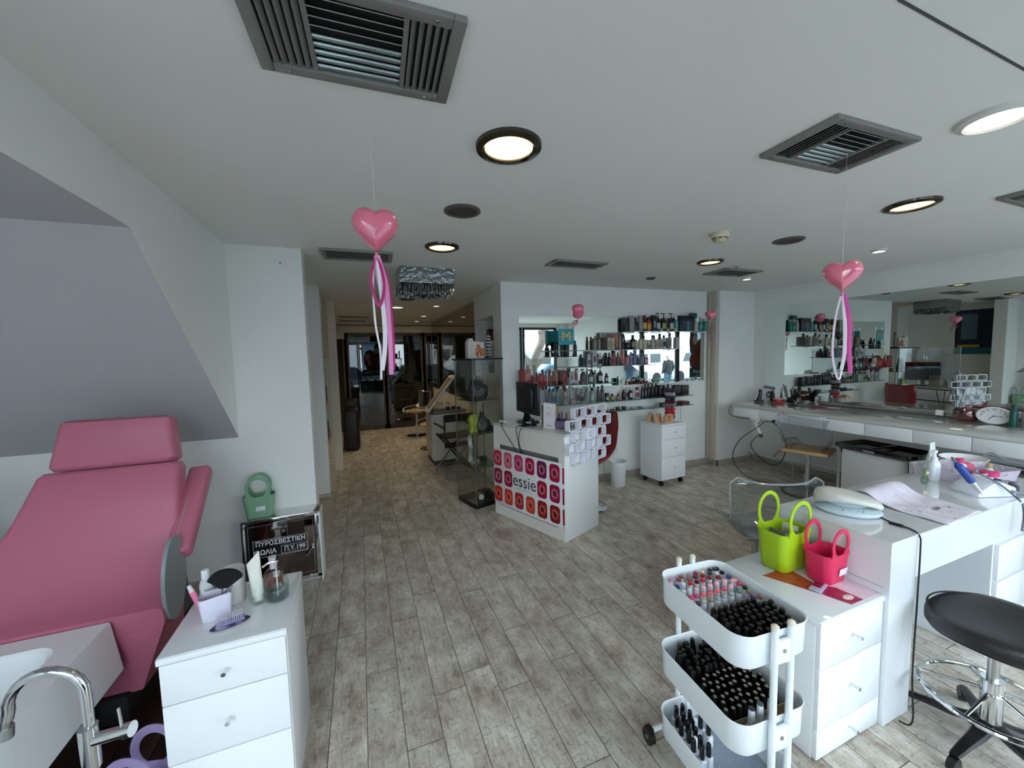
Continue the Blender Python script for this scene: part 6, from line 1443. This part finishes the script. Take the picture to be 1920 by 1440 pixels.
# faucet
t = thing('chrome_swan_faucet', 'chrome swan neck faucet with lever beside the foot tub', 'faucet')
FX, FY = -.782, 1.425
MB().cyl((FX-.004, FY, .03), (FX-.004, FY, .46), .016, n=18).build('stand_pipe', CHROME, t)
MB().cyl((FX-.004, FY, .43), (FX-.004, FY, .555), .022, n=22).build('valve_body', CHROME, t)
arc = [(FX, FY, .54), (FX, FY, .64)]
cx_ = FX-.085; 
for k in range(1, 13):
    a = PI*k/12*1.02; arc.append((cx_+.085*math.cos(a)*1.0, FY+.012*k/3*.4, .655+.088*math.sin(a)))
arc.append((cx_-.090, FY+.018, .625)); 
MB().tube(arc, .0125, 16).build('spout', CHROME, t)
b = MB(); b.cyl((cx_-.090, FY+.018, .63), (cx_-.094, FY+.018, .607), .012, .011, 18); b.cyl((cx_-.094, FY+.018, .607), (cx_-.098, FY+.018, .575), .016, .0165, 20); b.build('aerator', STEEL, t)
MB().cyl((FX-.004, FY, .51), (FX+.085, FY-.02, .525), .0165, .0165, 20).cyl((FX+.085, FY-.02, .525), (FX+.105, FY-.024, .528), .020, .020, 20).build('valve_arm', CHROME, t)
MB().cyl((FX+.080, FY-.02, .535), (FX+.076, FY-.02, .60), .0042, .0036, 10).build('lever', CHROME, t)
# little cabinet and what stands on it
t = drawer_cabinet('side_drawer_cabinet', 'white three drawer cabinet with a glass top beside the pink chair', (-.4675, 1.683, 0), 0, .357, .39, .662, 3, z0=0, casters=False, frac=[.22, .325, .455], over=.003)
ZL = .6665
b = MB(); t = thing('white_tool_caddy', 'white ruffled caddy holding a pink pen and brushes on the side cabinet', 'caddy', (-.535, 1.66, ZL), .15)
rs = [b.ring([(x, y, z) for x, y in rrect(w_, d_, .012, 4)]) for w_, d_, z in ((.085, .05, 0), (.10, .065, .09), (.094, .059, .088), (.08, .045, .005))]
for k, v in enumerate(rs[1]): v.co.z += .006*math.sin(k*1.3)
b.skin(rs); b.build('body', mat('frosted_caddy', '#e3dff0', .35, alpha=.93), t)
t = thing('pink_cuticle_pen', 'pink tube pen leaning in the white caddy', 'pen', (-.57, 1.655, ZL+.02), rot=(.0, -.32, 0)); MB().cyl((0, 0, 0), (0, 0, .10), .009, n=14).build('barrel', C('#e07a9c', .35), t); MB().cyl((0, 0, .10), (0, 0, .125), .008, .006, 14).build('cap', C('#d9cfd4', .3), t)
t = thing('fan_brush', 'black fan shaped brush standing in the white caddy', 'brush', (-.515, 1.65, ZL+.01), rot=(0, .12, .1))
MB().cyl((0, 0, 0), (0, 0, .10), .007, .009, 12).build('ferrule', CHROME, t)
b = MB(); fan = [(0.012*s_, 0) for s_ in (-1,)] ; pts = [(-.012, 0)]+[(.058*math.sin(a), .062*math.cos(a)*.85+.012) for a in [(-1.15+2.3*i/14) for i in range(15)]]+[(.012, 0)]
b.prism(pts, -.010, .010, Matrix.Translation((0, 0, .10)) @ XZ); b.build('bristles', C('#050506', .9), t)
product('bottle', .042, .15, '#e6ecec', '#f0f3f3', '#d4dcdc', (-.585, 1.735, ZL), 0, 'white bottle with white cap behind the caddy')
product('jar', .08, .13, '#d6d4cf', '#e2e2e0', '', (-.505, 1.75, ZL), 0, 'tall cream tub with a white lid behind the fan brush')
t = thing('nail_cleaning_brush', 'dark purple oval brush with clear bristles lying on the cabinet', 'brush', (-.475, 1.585, ZL), .28)
b = MB(); b.lathe([(.001, .0), (.03, .001), (.034, .005), (.03, .011), (.001, .014)], n=30, sx=1.75, sy=.62); b.build('handle', mat('purple_plastic', '#2e2150', .2), t)
b = MB()
for i in range(14):
    for j in range(3): b.cyl((-.036+i*.0055, -.010+j*.010, .012), (-.037+i*.0056, -.012+j*.0115, .042), .0012, .0009, 5)
o = b.build('bristles', mat('clear_bristle', '#c9c4da', .15, alpha=.8), t); MB().box((0, 0, .014), (.085, .03, .006), .002).build('bristle_plate', C('#8a82b0', .2), o)
AMB = mat('amber_glass', '#e0924a', .02, kind='glass', alpha=.08); WATER = mat('soap_liquid', '#d8e6e4', .02, kind='glass', alpha=.08)
t = thing('glass_tumbler', 'small glass tumbler holding a cream tube on the cabinet', 'glass', (-.41, 1.70, ZL)); MB().lathe([(.028, 0), (.034, .012), (.032, .06), (.034, .075), (.032, .075), (.030, .058), (.031, .014), (.001, .008)], n=28).build('cup', GLASS, t)
t = thing('cream_tube', 'tall white cream tube standing in the glass tumbler', 'tube', (-.412, 1.70, ZL+.01), rot=(0, -.06, .3))
b = MB(); rs = []
for k in range(7):
    f = k/6; rs.append(b.ring([((.019+.004*f)*math.cos(2*PI*i/18), (.018*(1-f)+.001)*math.sin(2*PI*i/18), .02+f*.15+(.02*f*math.cos(2*PI*i/18) if k == 6 else 0)) for i in range(18)]))
b.skin(rs); b.build('body', mat('cream_tube_white', '#e6e4da', .4, vary=.05, scale=20), t); MB().lathe([(.016, 0), (.016, .02)], n=18).build('cap', C('#dcdcd6', .4), t)
t = thing('amber_dispenser', 'round bottle of amber liquid with a white pump behind the tumbler', 'dispenser', (-.372, 1.765, ZL))
MB().lathe([(.030, 0), (.036, .008), (.036, .07), (.02, .09), (.014, .094)], n=28).build('flask', GLASS, t); MB().lathe([(.028, .004), (.033, .01), (.033, .062), (.001, .062)], n=28).build('liquid', AMB, t); MB().cyl((0, 0, .092), (0, 0, .125), .012, .011).cyl((0, 0, .125), (0, 0, .14), .013, .015).build('pump', C('#cfc8c6', .3), t)
t = thing('soap_dispenser', 'clear glass soap dispenser with a chrome pump on the cabinet front corner', 'soap dispenser', (-.345, 1.69, ZL))
MB().lathe([(.034, 0), (.039, .006), (.039, .065), (.034, .08), (.015, .092), (.012, .098)], n=32).build('flask', GLASS, t); MB().lathe([(.032, .004), (.036, .01), (.036, .045), (.001, .045)], n=28).build('liquid', WATER, t)
b = MB(); b.cyl((0, 0, .095), (0, 0, .108), .013); b.cyl((0, 0, .108), (0, 0, .150), .0045); b.cyl((0, 0, .145), (0, 0, .152), .008); b.tube(smoothpath([(0, 0, .150), (-.02, -.0, .152), (-.045, -.0, .138)], 5), .004, 8); b.build('pump', CHROME, t); MB().cyl((0, 0, .01), (0, 0, .1), .0022, n=6).build('dip_tube', C('#d8dcdc', .3), t)
# lilac tote on the deck, its two rings show
tote((-.765, 1.61, .03), -.25, .17, .12, .15, (.078, .050), LILAC, 'lilac tote basket with ring handles on the deck beside the cabinet')
# fire hose cabinet
t = thing('fire_hose_cabinet', 'polished steel fire hose cabinet with white Greek lettering at the pillar', 'fire cabinet')
PS = mat('polished_steel_door', '#6f6763', .06, 1.0)
MB().span((-.80, 3.045, .03), (-.338, 3.199, .50), .002).build('box', CHROME, t); b = MB()
b.span((-.81, 3.03, .485), (-.33, 3.199, .511), .003); b.span((-.81, 3.025, .03), (-.785, 3.045, .49), .003); b.span((-.36, 3.025, .03), (-.332, 3.045, .49), .003); b.span((-.81, 3.025, .03), (-.332, 3.045, .055), .003); b.build('frame', CHROME, t)
dr = MB().span((-.783, 3.028, .058), (-.362, 3.04, .482), .002).build('door', PS, t)
b = MB()
for x in (-.77, -.374): b.span((x-.001, 3.0275, .075), (x+.001, 3.0285, .468))
for z in (.075, .468): b.span((-.77, 3.0275, z-.001), (-.374, 3.0285, z+.001))
b.build('door_line', C('#b9b4b0', .3, .5), dr)
hb = MB(); hb.cyl((-.378, 3.028, .262), (-.378, 3.008, .262), .009); hb.cyl((-.378, 3.010, .262), (-.425, 3.008, .205), .005, .0035); hb.build('latch_handle', CHROME, dr)
sg = MB().box((-.578, 3.0265, .305), (.335, .002, .125), .001).build('sign_plate', C('#17171a', .3), dr)
WT = C('#e8e8ea', .5)
text('lettering', 'ΠΥΡΟΣΒΕΣΤΙΚΗ', .046, WT, sg, (-.578, 3.0254, .338), bold=.0008, sx=.86); text('lettering', 'ΦΩΛΙΑ', .046, WT, sg, (-.675, 3.0254, .278), bold=.0008, sx=.9); text('lettering', 'Π.Υ.199', .046, WT, sg, (-.495, 3.0254, .278), bold=.0008, sx=.86)
b = MB()
for x in (-.744, -.412): b.box((x, 3.0254, .305), (.0018, .001, .122))
for z in (.244, .366): b.box((-.578, 3.0254, z), (.333, .001, .0018))
for x in (-.578, -.418): b.box((x, 3.0254, .279), (.0018, .001, .055))
for z in (.252, .306): b.box((-.498, 3.0254, z), (.16, .001, .0018))
b.build('sign_border', WT, sg)
MB().span((-.80, 3.05, .0), (-.345, 3.199, .03)).build('plinth', C('#b9b9b6', .5), t)
struct(MB().span((-.335, 3.03, .0), (-.325, 3.2, .50)).build('trim_cabinet_edge', C('#e6e8e8', .5)))
tote((-.705, 3.105, .512), .10, .19, .115, .155, (.076, .056), SAGE, 'sage green tote basket with a small sticker on top of the fire cabinet', (.01, .07))
t = thing('screw_hook', 'tiny dark screw high on the white wall by the passage', 'screw', (-.495, 3.2, 2.29)); MB().cyl((0, 0, 0), (0, -.015, 0), .004).build('shank', BLACK, t)
o = MB().tube(smoothpath([(-.88, 2.85, .1), (-.84, 2.7, .04), (-.80, 2.5, .04), (-.86, 2.35, .05), (-.95, 2.3, .1)], 6), .005, 6).build('floor_cable', BLACKM); tag(o, 'black cable lying on the deck behind the pink chair', 'cable')
t = thing('shelf_behind_chair', 'pale ledge with a white cushion half hidden at the far side of the pink chair', 'ledge', (-2.1, 2.8, 0)); MB().span((-.24, -.2, .0), (.3, .39, .55), .01).build('box', C('#c9ccca', .6), t); MB().box((-.05, .05, .66), (.3, .45, .18), .07, seg=3).build('cushion', C('#b5bcbf', .7), t, ang=60)
# painting on the passage recess wall (seen in the long mirror)
t = thing('framed_picture', 'dark blue and teal picture on the passage side wall', 'picture', (-.795, 3.70, 1.85))
MB().box((0, 0, 0), (.015, .6, .85)).build('canvas', C('#1c2a44', .5), t); MB().box((.009, .1, .1), (.002, .22, .5)).build('painted_figure', C('#5f7a8a', .5), t); MB().box((.009, 0, -.38), (.002, .58, .12)).build('painted_band', C('#1d6a72', .5), t); MB().box((.0095, .1, -.28), (.002, .3, .05)).build('painted_stripe', C('#c9a23a', .5), t)

# ================================================================== OUTSIDE THE SHOP WINDOW (seen in the mirrors)
GZ = -.30
struct(MB().span((-30, -60, GZ-.1), (30, YF-.1, GZ)).build('ground_street', mat('asphalt', '#8a8d90', .9, vary=.1, scale=2)))
struct(MB().span((-14, -3.2, GZ), (14, YF-.1, GZ+.05)).build('pavement', mat('paving', '#b9b5ac', .85, vary=.1, scale=3)))
# poster hanging inside the glass
t = thing('hair_advert_poster', 'hair advert poster of a woman with long red hair hanging in the shop window', 'poster', (.50, YF+.12, 1.52), PI)
MB().box((0, 0, 0), (.86, .004, 1.5)).build('sheet', mat('backlit_sheet', '#c9dde8', .5, kind='backlit'), t)
def disc(name, m, c, rx, rz, off=0., par=t, tilt=0.):
    b = MB(); b.lathe([(1, 0), (1, .0015), (.001, .0015)], n=36, sx=rx, sy=rz); bmesh.ops.transform(b.bm, matrix=Matrix.Translation((c[0], -.0065-off, c[1])) @ Matrix.Rotation(tilt, 4, 'Y') @ Matrix.Rotation(PI/2, 4, 'X'), verts=b.bm.verts[:]); return b.build(name, m, par)
HR = mat('backlit_hair', '#8a3a2e', .5, kind='backlit'); SKN = mat('backlit_skin', '#ecc9b6', .5, kind='backlit')
disc('printed_back_hair', C('#3a1a1a', .5), (-.28, .35), .17, .42, .0); disc('printed_back_face', SKN, (-.22, .42), .1, .15, .001)
disc('printed_hair', HR, (.06, .0), .28, .48, .002); disc('printed_hair_side', HR, (-.18, -.22), .26, .30, .0025); disc('printed_face', SKN, (.16, .12), .105, .17, .004); disc('printed_neck', SKN, (.10, -.14), .07, .14, .0035); disc('printed_dress', mat('backlit_dress', '#5a5654', .5, kind='backlit'), (.06, -.42), .17, .18, .005)
MB().box((0, -.0085, -.60), (.86, .006, .30)).build('printed_band', C('#1e262c', .4), t); text('lettering', 'Illuminating', .13, C('#e6e6e6', .5), t, (0, -.0125, -.57), sx=1., rot=(PI/2, .05, 0)); text('lettering', 'COLOUR SERIES', .045, C('#c9c9c9', .5), t, (0, -.0125, -.68))
MB().cyl((-.3, 0, .75), (-.1, 0, .93), .004).cyl((.3, 0, .75), (.1, 0, .93), .004).build('hanging_wire', DSTEEL, t)
# window bench with black and cream things below the poster
t = thing('window_bench', 'black bench with pale trays below the hanging poster', 'bench', (.55, YF+.36, 0)); MB().box((0, 0, .55), (1.3, .4, .05), .01).build('bench_top', BLACK, t); MB().box((0, 0, .28), (1.2, .34, .5), .01).build('body', BLACKM, t)
for k, (x, c) in enumerate(((-.3, '#d9cdb4'), (.1, '#e2dccb'), (.42, '#c9ccc9'))):
    q = thing('pale_tray', ('cream tray under the poster, first from the window post', 'cream tray in the middle of the black bench', 'grey tray at the open end of the black bench')[k], 'tray', (.55+x, YF+.36, .576)); MB().lathe([(.08, 0), (.14, .04), (.135, .04), (.075, .006), (.001, .006)], n=26, sy=.8).build('dish', C(c, .5), q)
# pollarded plane tree: forked trunk, knobbly heads, thin bare shoots
def tree(loc, label, seed=1, s=1.):
    random.seed(seed); t = thing('pollarded_tree', label, 'tree', loc)
    BK = mat('bark', '#5f564c', .9, vary=.3, scale=9, bump=.8); tr = MB(); sh = MB()
    tr.tube(smoothpath([(0, 0, 0), (.05, 0, .7), (.0, 0, 1.3), (.05, .05, 1.7)], 5), [.26*s-.004*i for i in range(16)], 12)
    for k in range(5):
        a = k*1.3+.3; r = random.uniform(.9, 1.4)*s; h = random.uniform(2.3, 3.0)*s
        pts = smoothpath([(.03, .02, 1.4), (.4*r*math.cos(a), .4*r*math.sin(a), 1.85), (r*math.cos(a), r*math.sin(a), h*.85), (r*1.15*math.cos(a), r*1.15*math.sin(a), h)], 5)
        tr.tube(pts, [.15*s-.0045*i for i in range(len(pts))], 10); tr.ball(tuple(pts[-1]), .14*s)
        for j in range(11):
            b_ = a+random.uniform(-1.1, 1.1); l_ = random.uniform(.8, 1.9)*s; e = pts[-1]
            sh.tube(smoothpath([tuple(e), (e.x+.3*l_*math.cos(b_), e.y+.3*l_*math.sin(b_), e.z+.35*l_), (e.x+.55*l_*math.cos(b_), e.y+.55*l_*math.sin(b_), e.z+l_)], 3), [.022, .019, .016, .013, .011, .009, .006], 5)
    tr.build('trunk', BK, t); sh.build('bare_shoots', BK, t)
tree((6.0, -5.2, GZ), 'pollarded street tree with bare shoots outside the shop window', 2, .95)
tree((-4.5, -16, GZ), 'second pollarded tree farther down the street', 6, 1.1)
LEAF = mat('leaf_green', '#3f5a3a', .7, vary=.4, scale=20)
def bush(loc, r, h, label, seed, name='green_bush', col=None):
    random.seed(seed); t = thing(name, label, 'bush', loc); b = MB()
    for k in range(420):
        a = random.uniform(0, 2*PI); f = random.random()**.5; z = random.uniform(.05, 1)*h; rr_ = r*f*math.sqrt(max(.05, 1-(z/h-.5)**2*2.6)); x, y = rr_*math.cos(a), rr_*math.sin(a)
        s_ = random.uniform(.03, .06); v = Vector((random.uniform(-1, 1), random.uniform(-1, 1), random.uniform(-.4, 1))).normalized(); u = v.cross(Vector((0, 0, 1.01))).normalized()
        p = Vector((x, y, z)); b.quad(p-v*s_, p+u*s_*.4, p+v*s_, p-u*s_*.4)
    b.build('leaves', col or LEAF, t, smooth=False); MB().cyl((0, 0, 0), (0, 0, h*.7), .03, .015).build('stem', C('#4a3a2c', .8), t)
for i, (x, y, r, h, wd) in enumerate(((-.9, -2.3, .45, 1.2, 'nearest the poster'), (.6, -2.4, .4, 1.0, 'under the poster'), (1.9, -2.3, .4, .9, 'before the middle window pane'), (-1.9, -2.8, .5, 1.1, 'at the end of the window row'), (3.1, -2.5, .35, .8, 'by the curtain pier'))):
    bush((x, y, GZ+.05), r, h, 'leafy green bush outside the shop window, '+wd, 20+i)
bush((9, -14, GZ), 2.6, 4.6, 'big evergreen tree behind the pollarded tree', 40, 'evergreen_tree', mat('evergreen', '#5a6e5c', .8, vary=.4, scale=5)); bush((2, -18, GZ), 2.4, 4.2, 'big evergreen tree beside the white house', 41, 'evergreen_tree', mat('evergreen', ''))
# white house across the street
t = thing('white_house', 'low white house with arched porch and grey shutter across the street', 'house', (10.5, -17, GZ))
MB().span((-4, -3, 0), (4, 0, 3.2)).build('wall', C('#dfe6ea', .8), t); MB().prism([(-4.3, 3.2), (4.3, 3.2), (0, 4.5)], -.2, 3.2, XZ).build('roof', C('#a9a4a0', .8), t)
for x in (-2.4, 1.9): q = MB().span((x-.45, 0, 1.0), (x+.45, .05, 2.2)).build('window', C('#3c4248', .2), t)
MB().span((-.9, 0, 0), (.9, .06, 2.1)).build('shutter', C('#8f959c', .5), t)
t = thing('pale_apartment_block', 'pale apartment block far behind the vans', 'building', (-12, -30, GZ)); MB().span((-9, -4, 0), (12, 0, 7.5)).build('wall', C('#cdd3d6', .8), t)
for i in range(6):
    for j in range(2): MB().span((-7.5+i*3, .0, 1.4+j*3), (-6.3+i*3, .05, 2.8+j*3)).build('window', C('#59636c', .2), t)
# two white vans
def van(loc, rz, label):
    t = thing('white_van', label, 'van', loc, rz)
    b = MB(); pr_ = [(-2.1, .3), (2.0, .3), (2.15, .8), (2.05, 1.15), (1.55, 1.25), (1.0, 1.95), (.8, 2.0), (-2.0, 2.0), (-2.15, 1.8)]
    b.skin([b.ring([(x, y, z) for x, z in pr_]) for y in (-.85, .85)]); b.build('body', C('#e9edf0', .25, coat=.5), t, ang=25)
    for sy in (-1, 1):
        for a, c in ((-1.7, -.9), (-.7, .1), (.3, 1.15)): MB().prism([(a, 1.25), (c, 1.25), (min(c, .9), 1.78), (a, 1.78)], -.01, .01, Matrix.Translation((0, sy*.855, 0)) @ XZ).build('side_window', C('#39434a', .1), t)
        for k in range(3): MB().box((0, sy*.856, .62+.14*k), (3.6, .01, .015)).build('body_line', C('#8a9298', .5), t)
        for x in (-1.4, 1.35): MB().cyl((x, sy*.72, .33), (x, sy*.87, .33), .33, n=28).build('wheel', C('#1a1a1c', .8), t)
van((-4.6, -11.0, GZ), .05, 'white van parked behind the man in the street'); van((-9.8, -11.6, GZ), -.03, 'white van parked farther along the street'); 
def car(loc, rz, col, label):
    t = thing('parked_car', label, 'car', loc, rz)
    b = MB(); pr_ = [(-2.1, .28), (2.1, .28), (2.15, .6), (1.9, .82), (1.1, .92), (.55, 1.38), (-.9, 1.42), (-1.6, .98), (-2.1, .9)]
    b.skin([b.ring([(x, y, z) for x, z in pr_]) for y in (-.82, .82)]); b.build('body', C(col, .2, .2, coat=.8), t, ang=25)
    for sy in (-1, 1):
        MB().prism([(-1.3, .98), (.95, .96), (.5, 1.32), (-.85, 1.35)], -.01, .01, Matrix.Translation((0, sy*.823, 0)) @ XZ).build('side_window', C('#2c343a', .1), t)
        for x in (-1.3, 1.35): MB().cyl((x, sy*.7, .31), (x, sy*.84, .31), .31, n=26).build('wheel', C('#1a1a1c', .8), t)
car((9.2, -9.2, GZ), .0, '#2f7a92', 'teal blue car parked beyond the pollarded tree'); car((3.6, -9.6, GZ), .03, '#8aa8b8', 'pale blue car parked near the window middle'); car((-.8, -8.2, GZ), 0, '#22344a', 'dark blue car parked before the vans')
# man standing outside, seen from behind
def man(loc, rz):
    t = thing('person', 'grey haired person in dark jacket and blue jeans standing outside, seen in the shelf mirror', 'person', loc, rz)
    b = MB()
    def loft(secs, n=18):
        b.skin([b.ring([(cx+rx*math.cos(2*PI*i/n), cy+ry*math.sin(2*PI*i/n), z) for i in range(n)]) for cx, cy, z, rx, ry in secs])
    me = bpy.data.meshes.new('body'); bm = bmesh.new(); sl = bm.verts.layers.skin.verify()
    J = dict(pel=(0, 0, .95, .15), spine=(0, .01, 1.15, .15), chest=(0, .0, 1.36, .175), neck=(0, .02, 1.52, .062), head=(0, .05, 1.64, .095), top=(0, .045, 1.70, .085),
             hl=(-.1, 0, .90, .11), kl=(-.12, .03, .50, .075), al=(-.13, 0, .09, .05), fl=(-.14, .16, .05, .045), hr=(.1, 0, .90, .11), kr=(.11, .06, .51, .075), ar=(.12, -.03, .09, .05), fr=(.13, .13, .05, .045),
             sl=(-.2, 0, 1.43, .075), el=(-.29, -.02, 1.14, .055), wl=(-.27, .08, .90, .036), sr=(.2, 0, 1.43, .075), er=(.29, -.02, 1.14, .055), wr=(.27, .08, .90, .036))
    V = {k: bm.verts.new(v[:3]) for k, v in J.items()}
    for k, v in J.items(): V[k][sl].radius = (v[3], v[3]*.85)
    for a, c in ('pel spine', 'spine chest', 'chest neck', 'neck head', 'head top', 'pel hl', 'hl kl', 'kl al', 'al fl', 'pel hr', 'hr kr', 'kr ar', 'ar fr', 'chest sl', 'sl el', 'el wl', 'chest sr', 'sr er', 'er wr') and [x.split() for x in ('pel spine', 'spine chest', 'chest neck', 'neck head', 'head top', 'pel hl', 'hl kl', 'kl al', 'al fl', 'pel hr', 'hr kr', 'kr ar', 'ar fr', 'chest sl', 'sl el', 'el wl', 'chest sr', 'sr er', 'er wr')]:
        bm.edges.new((V[a], V[c]))
    V['pel'][sl].use_root = True
    for sx, w_ in ((-1, 'wl'), (1, 'wr')):              # palm, four fingers and a thumb on each hand
        w0 = Vector(J[w_][:3]); palm = bm.verts.new(w0+Vector((0, .02, -.07))); palm[sl].radius = (.034, .022); bm.edges.new((V[w_], palm))
        for k in range(4):
            p1 = bm.verts.new(w0+Vector((sx*(-.024+.016*k)*.9, .03, -.115))); p2 = bm.verts.new(w0+Vector((sx*(-.026+.017*k), .045, -.15-.008*(k in (1, 2)))))
            p1[sl].radius = p2[sl].radius = (.0095, .0095); bm.edges.new((palm, p1)); bm.edges.new((p1, p2))
        th = bm.verts.new(w0+Vector((-sx*.02, .055, -.06))); th2 = bm.verts.new(w0+Vector((-sx*.022, .07, -.095))); th[sl].radius = th2[sl].radius = (.011, .011); bm.edges.new((palm, th)); bm.edges.new((th, th2))
    bm.to_mesh(me); bm.free(); me.materials.append(C('#c99a82', .6)); o = bpy.data.objects.new('body', me); COL.objects.link(o); o.parent = t
    k = o.modifiers.new('skin', 'SKIN'); k.use_smooth_shade = True; o.modifiers.new('sub', 'SUBSURF').levels = 1
    JK = mat('dark_jacket', '#22262a', .8, vary=.1, scale=30); JN = mat('blue_jeans', '#46607e', .85, vary=.12, scale=40)
    b = MB(); loft([(0, 0, .86, .205, .15), (0, 0, .90, .21, .155), (0, .0, 1.1, .195, .15), (0, 0, 1.3, .215, .15), (0, 0, 1.42, .225, .125), (0, 0, 1.49, .14, .09), (0, .01, 1.53, .075, .07)]); 
    for sx in (-1, 1): b.tube(smoothpath([(sx*.17, 0, 1.44), (sx*.255, -.01, 1.33), (sx*.295, -.02, 1.14), (sx*.285, .03, 1.0), (sx*.272, .075, .915)], 4), [.088, .088, .086, .084, .08, .077, .074, .072, .070, .067, .065, .062, .06, .058, .056, .054, .052], 12)
    b.build('jacket', JK, t, ang=80)
    b = MB()
    for sx, ky, ay in ((-1, .03, 0), (1, .06, -.03)): b.tube(smoothpath([(sx*.09, 0, .93), (sx*.105, .01, .75), (sx*.12, ky, .50), (sx*.125, ay, .10)], 5), [.122-.0035*i for i in range(16)], 14)
    b.build('jeans', JN, t, ang=80)
    b = MB(); b.ball((0, .03, 1.675), .108, (.92, 1.0, 1.05), 20, 14); bmesh.ops.delete(b.bm, geom=[v for v in b.bm.verts if v.co.y > .085 and v.co.z < 1.71 or v.co.z < 1.60], context='VERTS'); b.build('hair', C('#a9a6a2', .8), t)
    f = MB(); f.ball((0, .155, 1.64), .016, (.8, 1.2, 1.4), 10, 8); f.build('nose', C('#c99a82', .6), t)
    for sx in (-1, 1): MB().ball((sx*.034, .135, 1.668), .011, (1.2, .5, .7), 10, 8).build('eye', C('#e8e4e0', .3), t); MB().ball((sx*.098, .03, 1.645), .022, (.35, .8, 1.3), 10, 8).build('ear', C('#c99a82', .6), t)
    MB().ball((0, .14, 1.598), .018, (1.3, .4, .35), 10, 8).build('mouth', C('#8f4a44', .6), t)
    for sx, ay in ((-1, .05), (1, .02)): MB().box((sx*.135, ay+.03, .04), (.095, .28, .08), .03, seg=3).build('shoe', BLACKM, t, ang=60)
man((-2.9, -6.0, GZ), PI+.1)
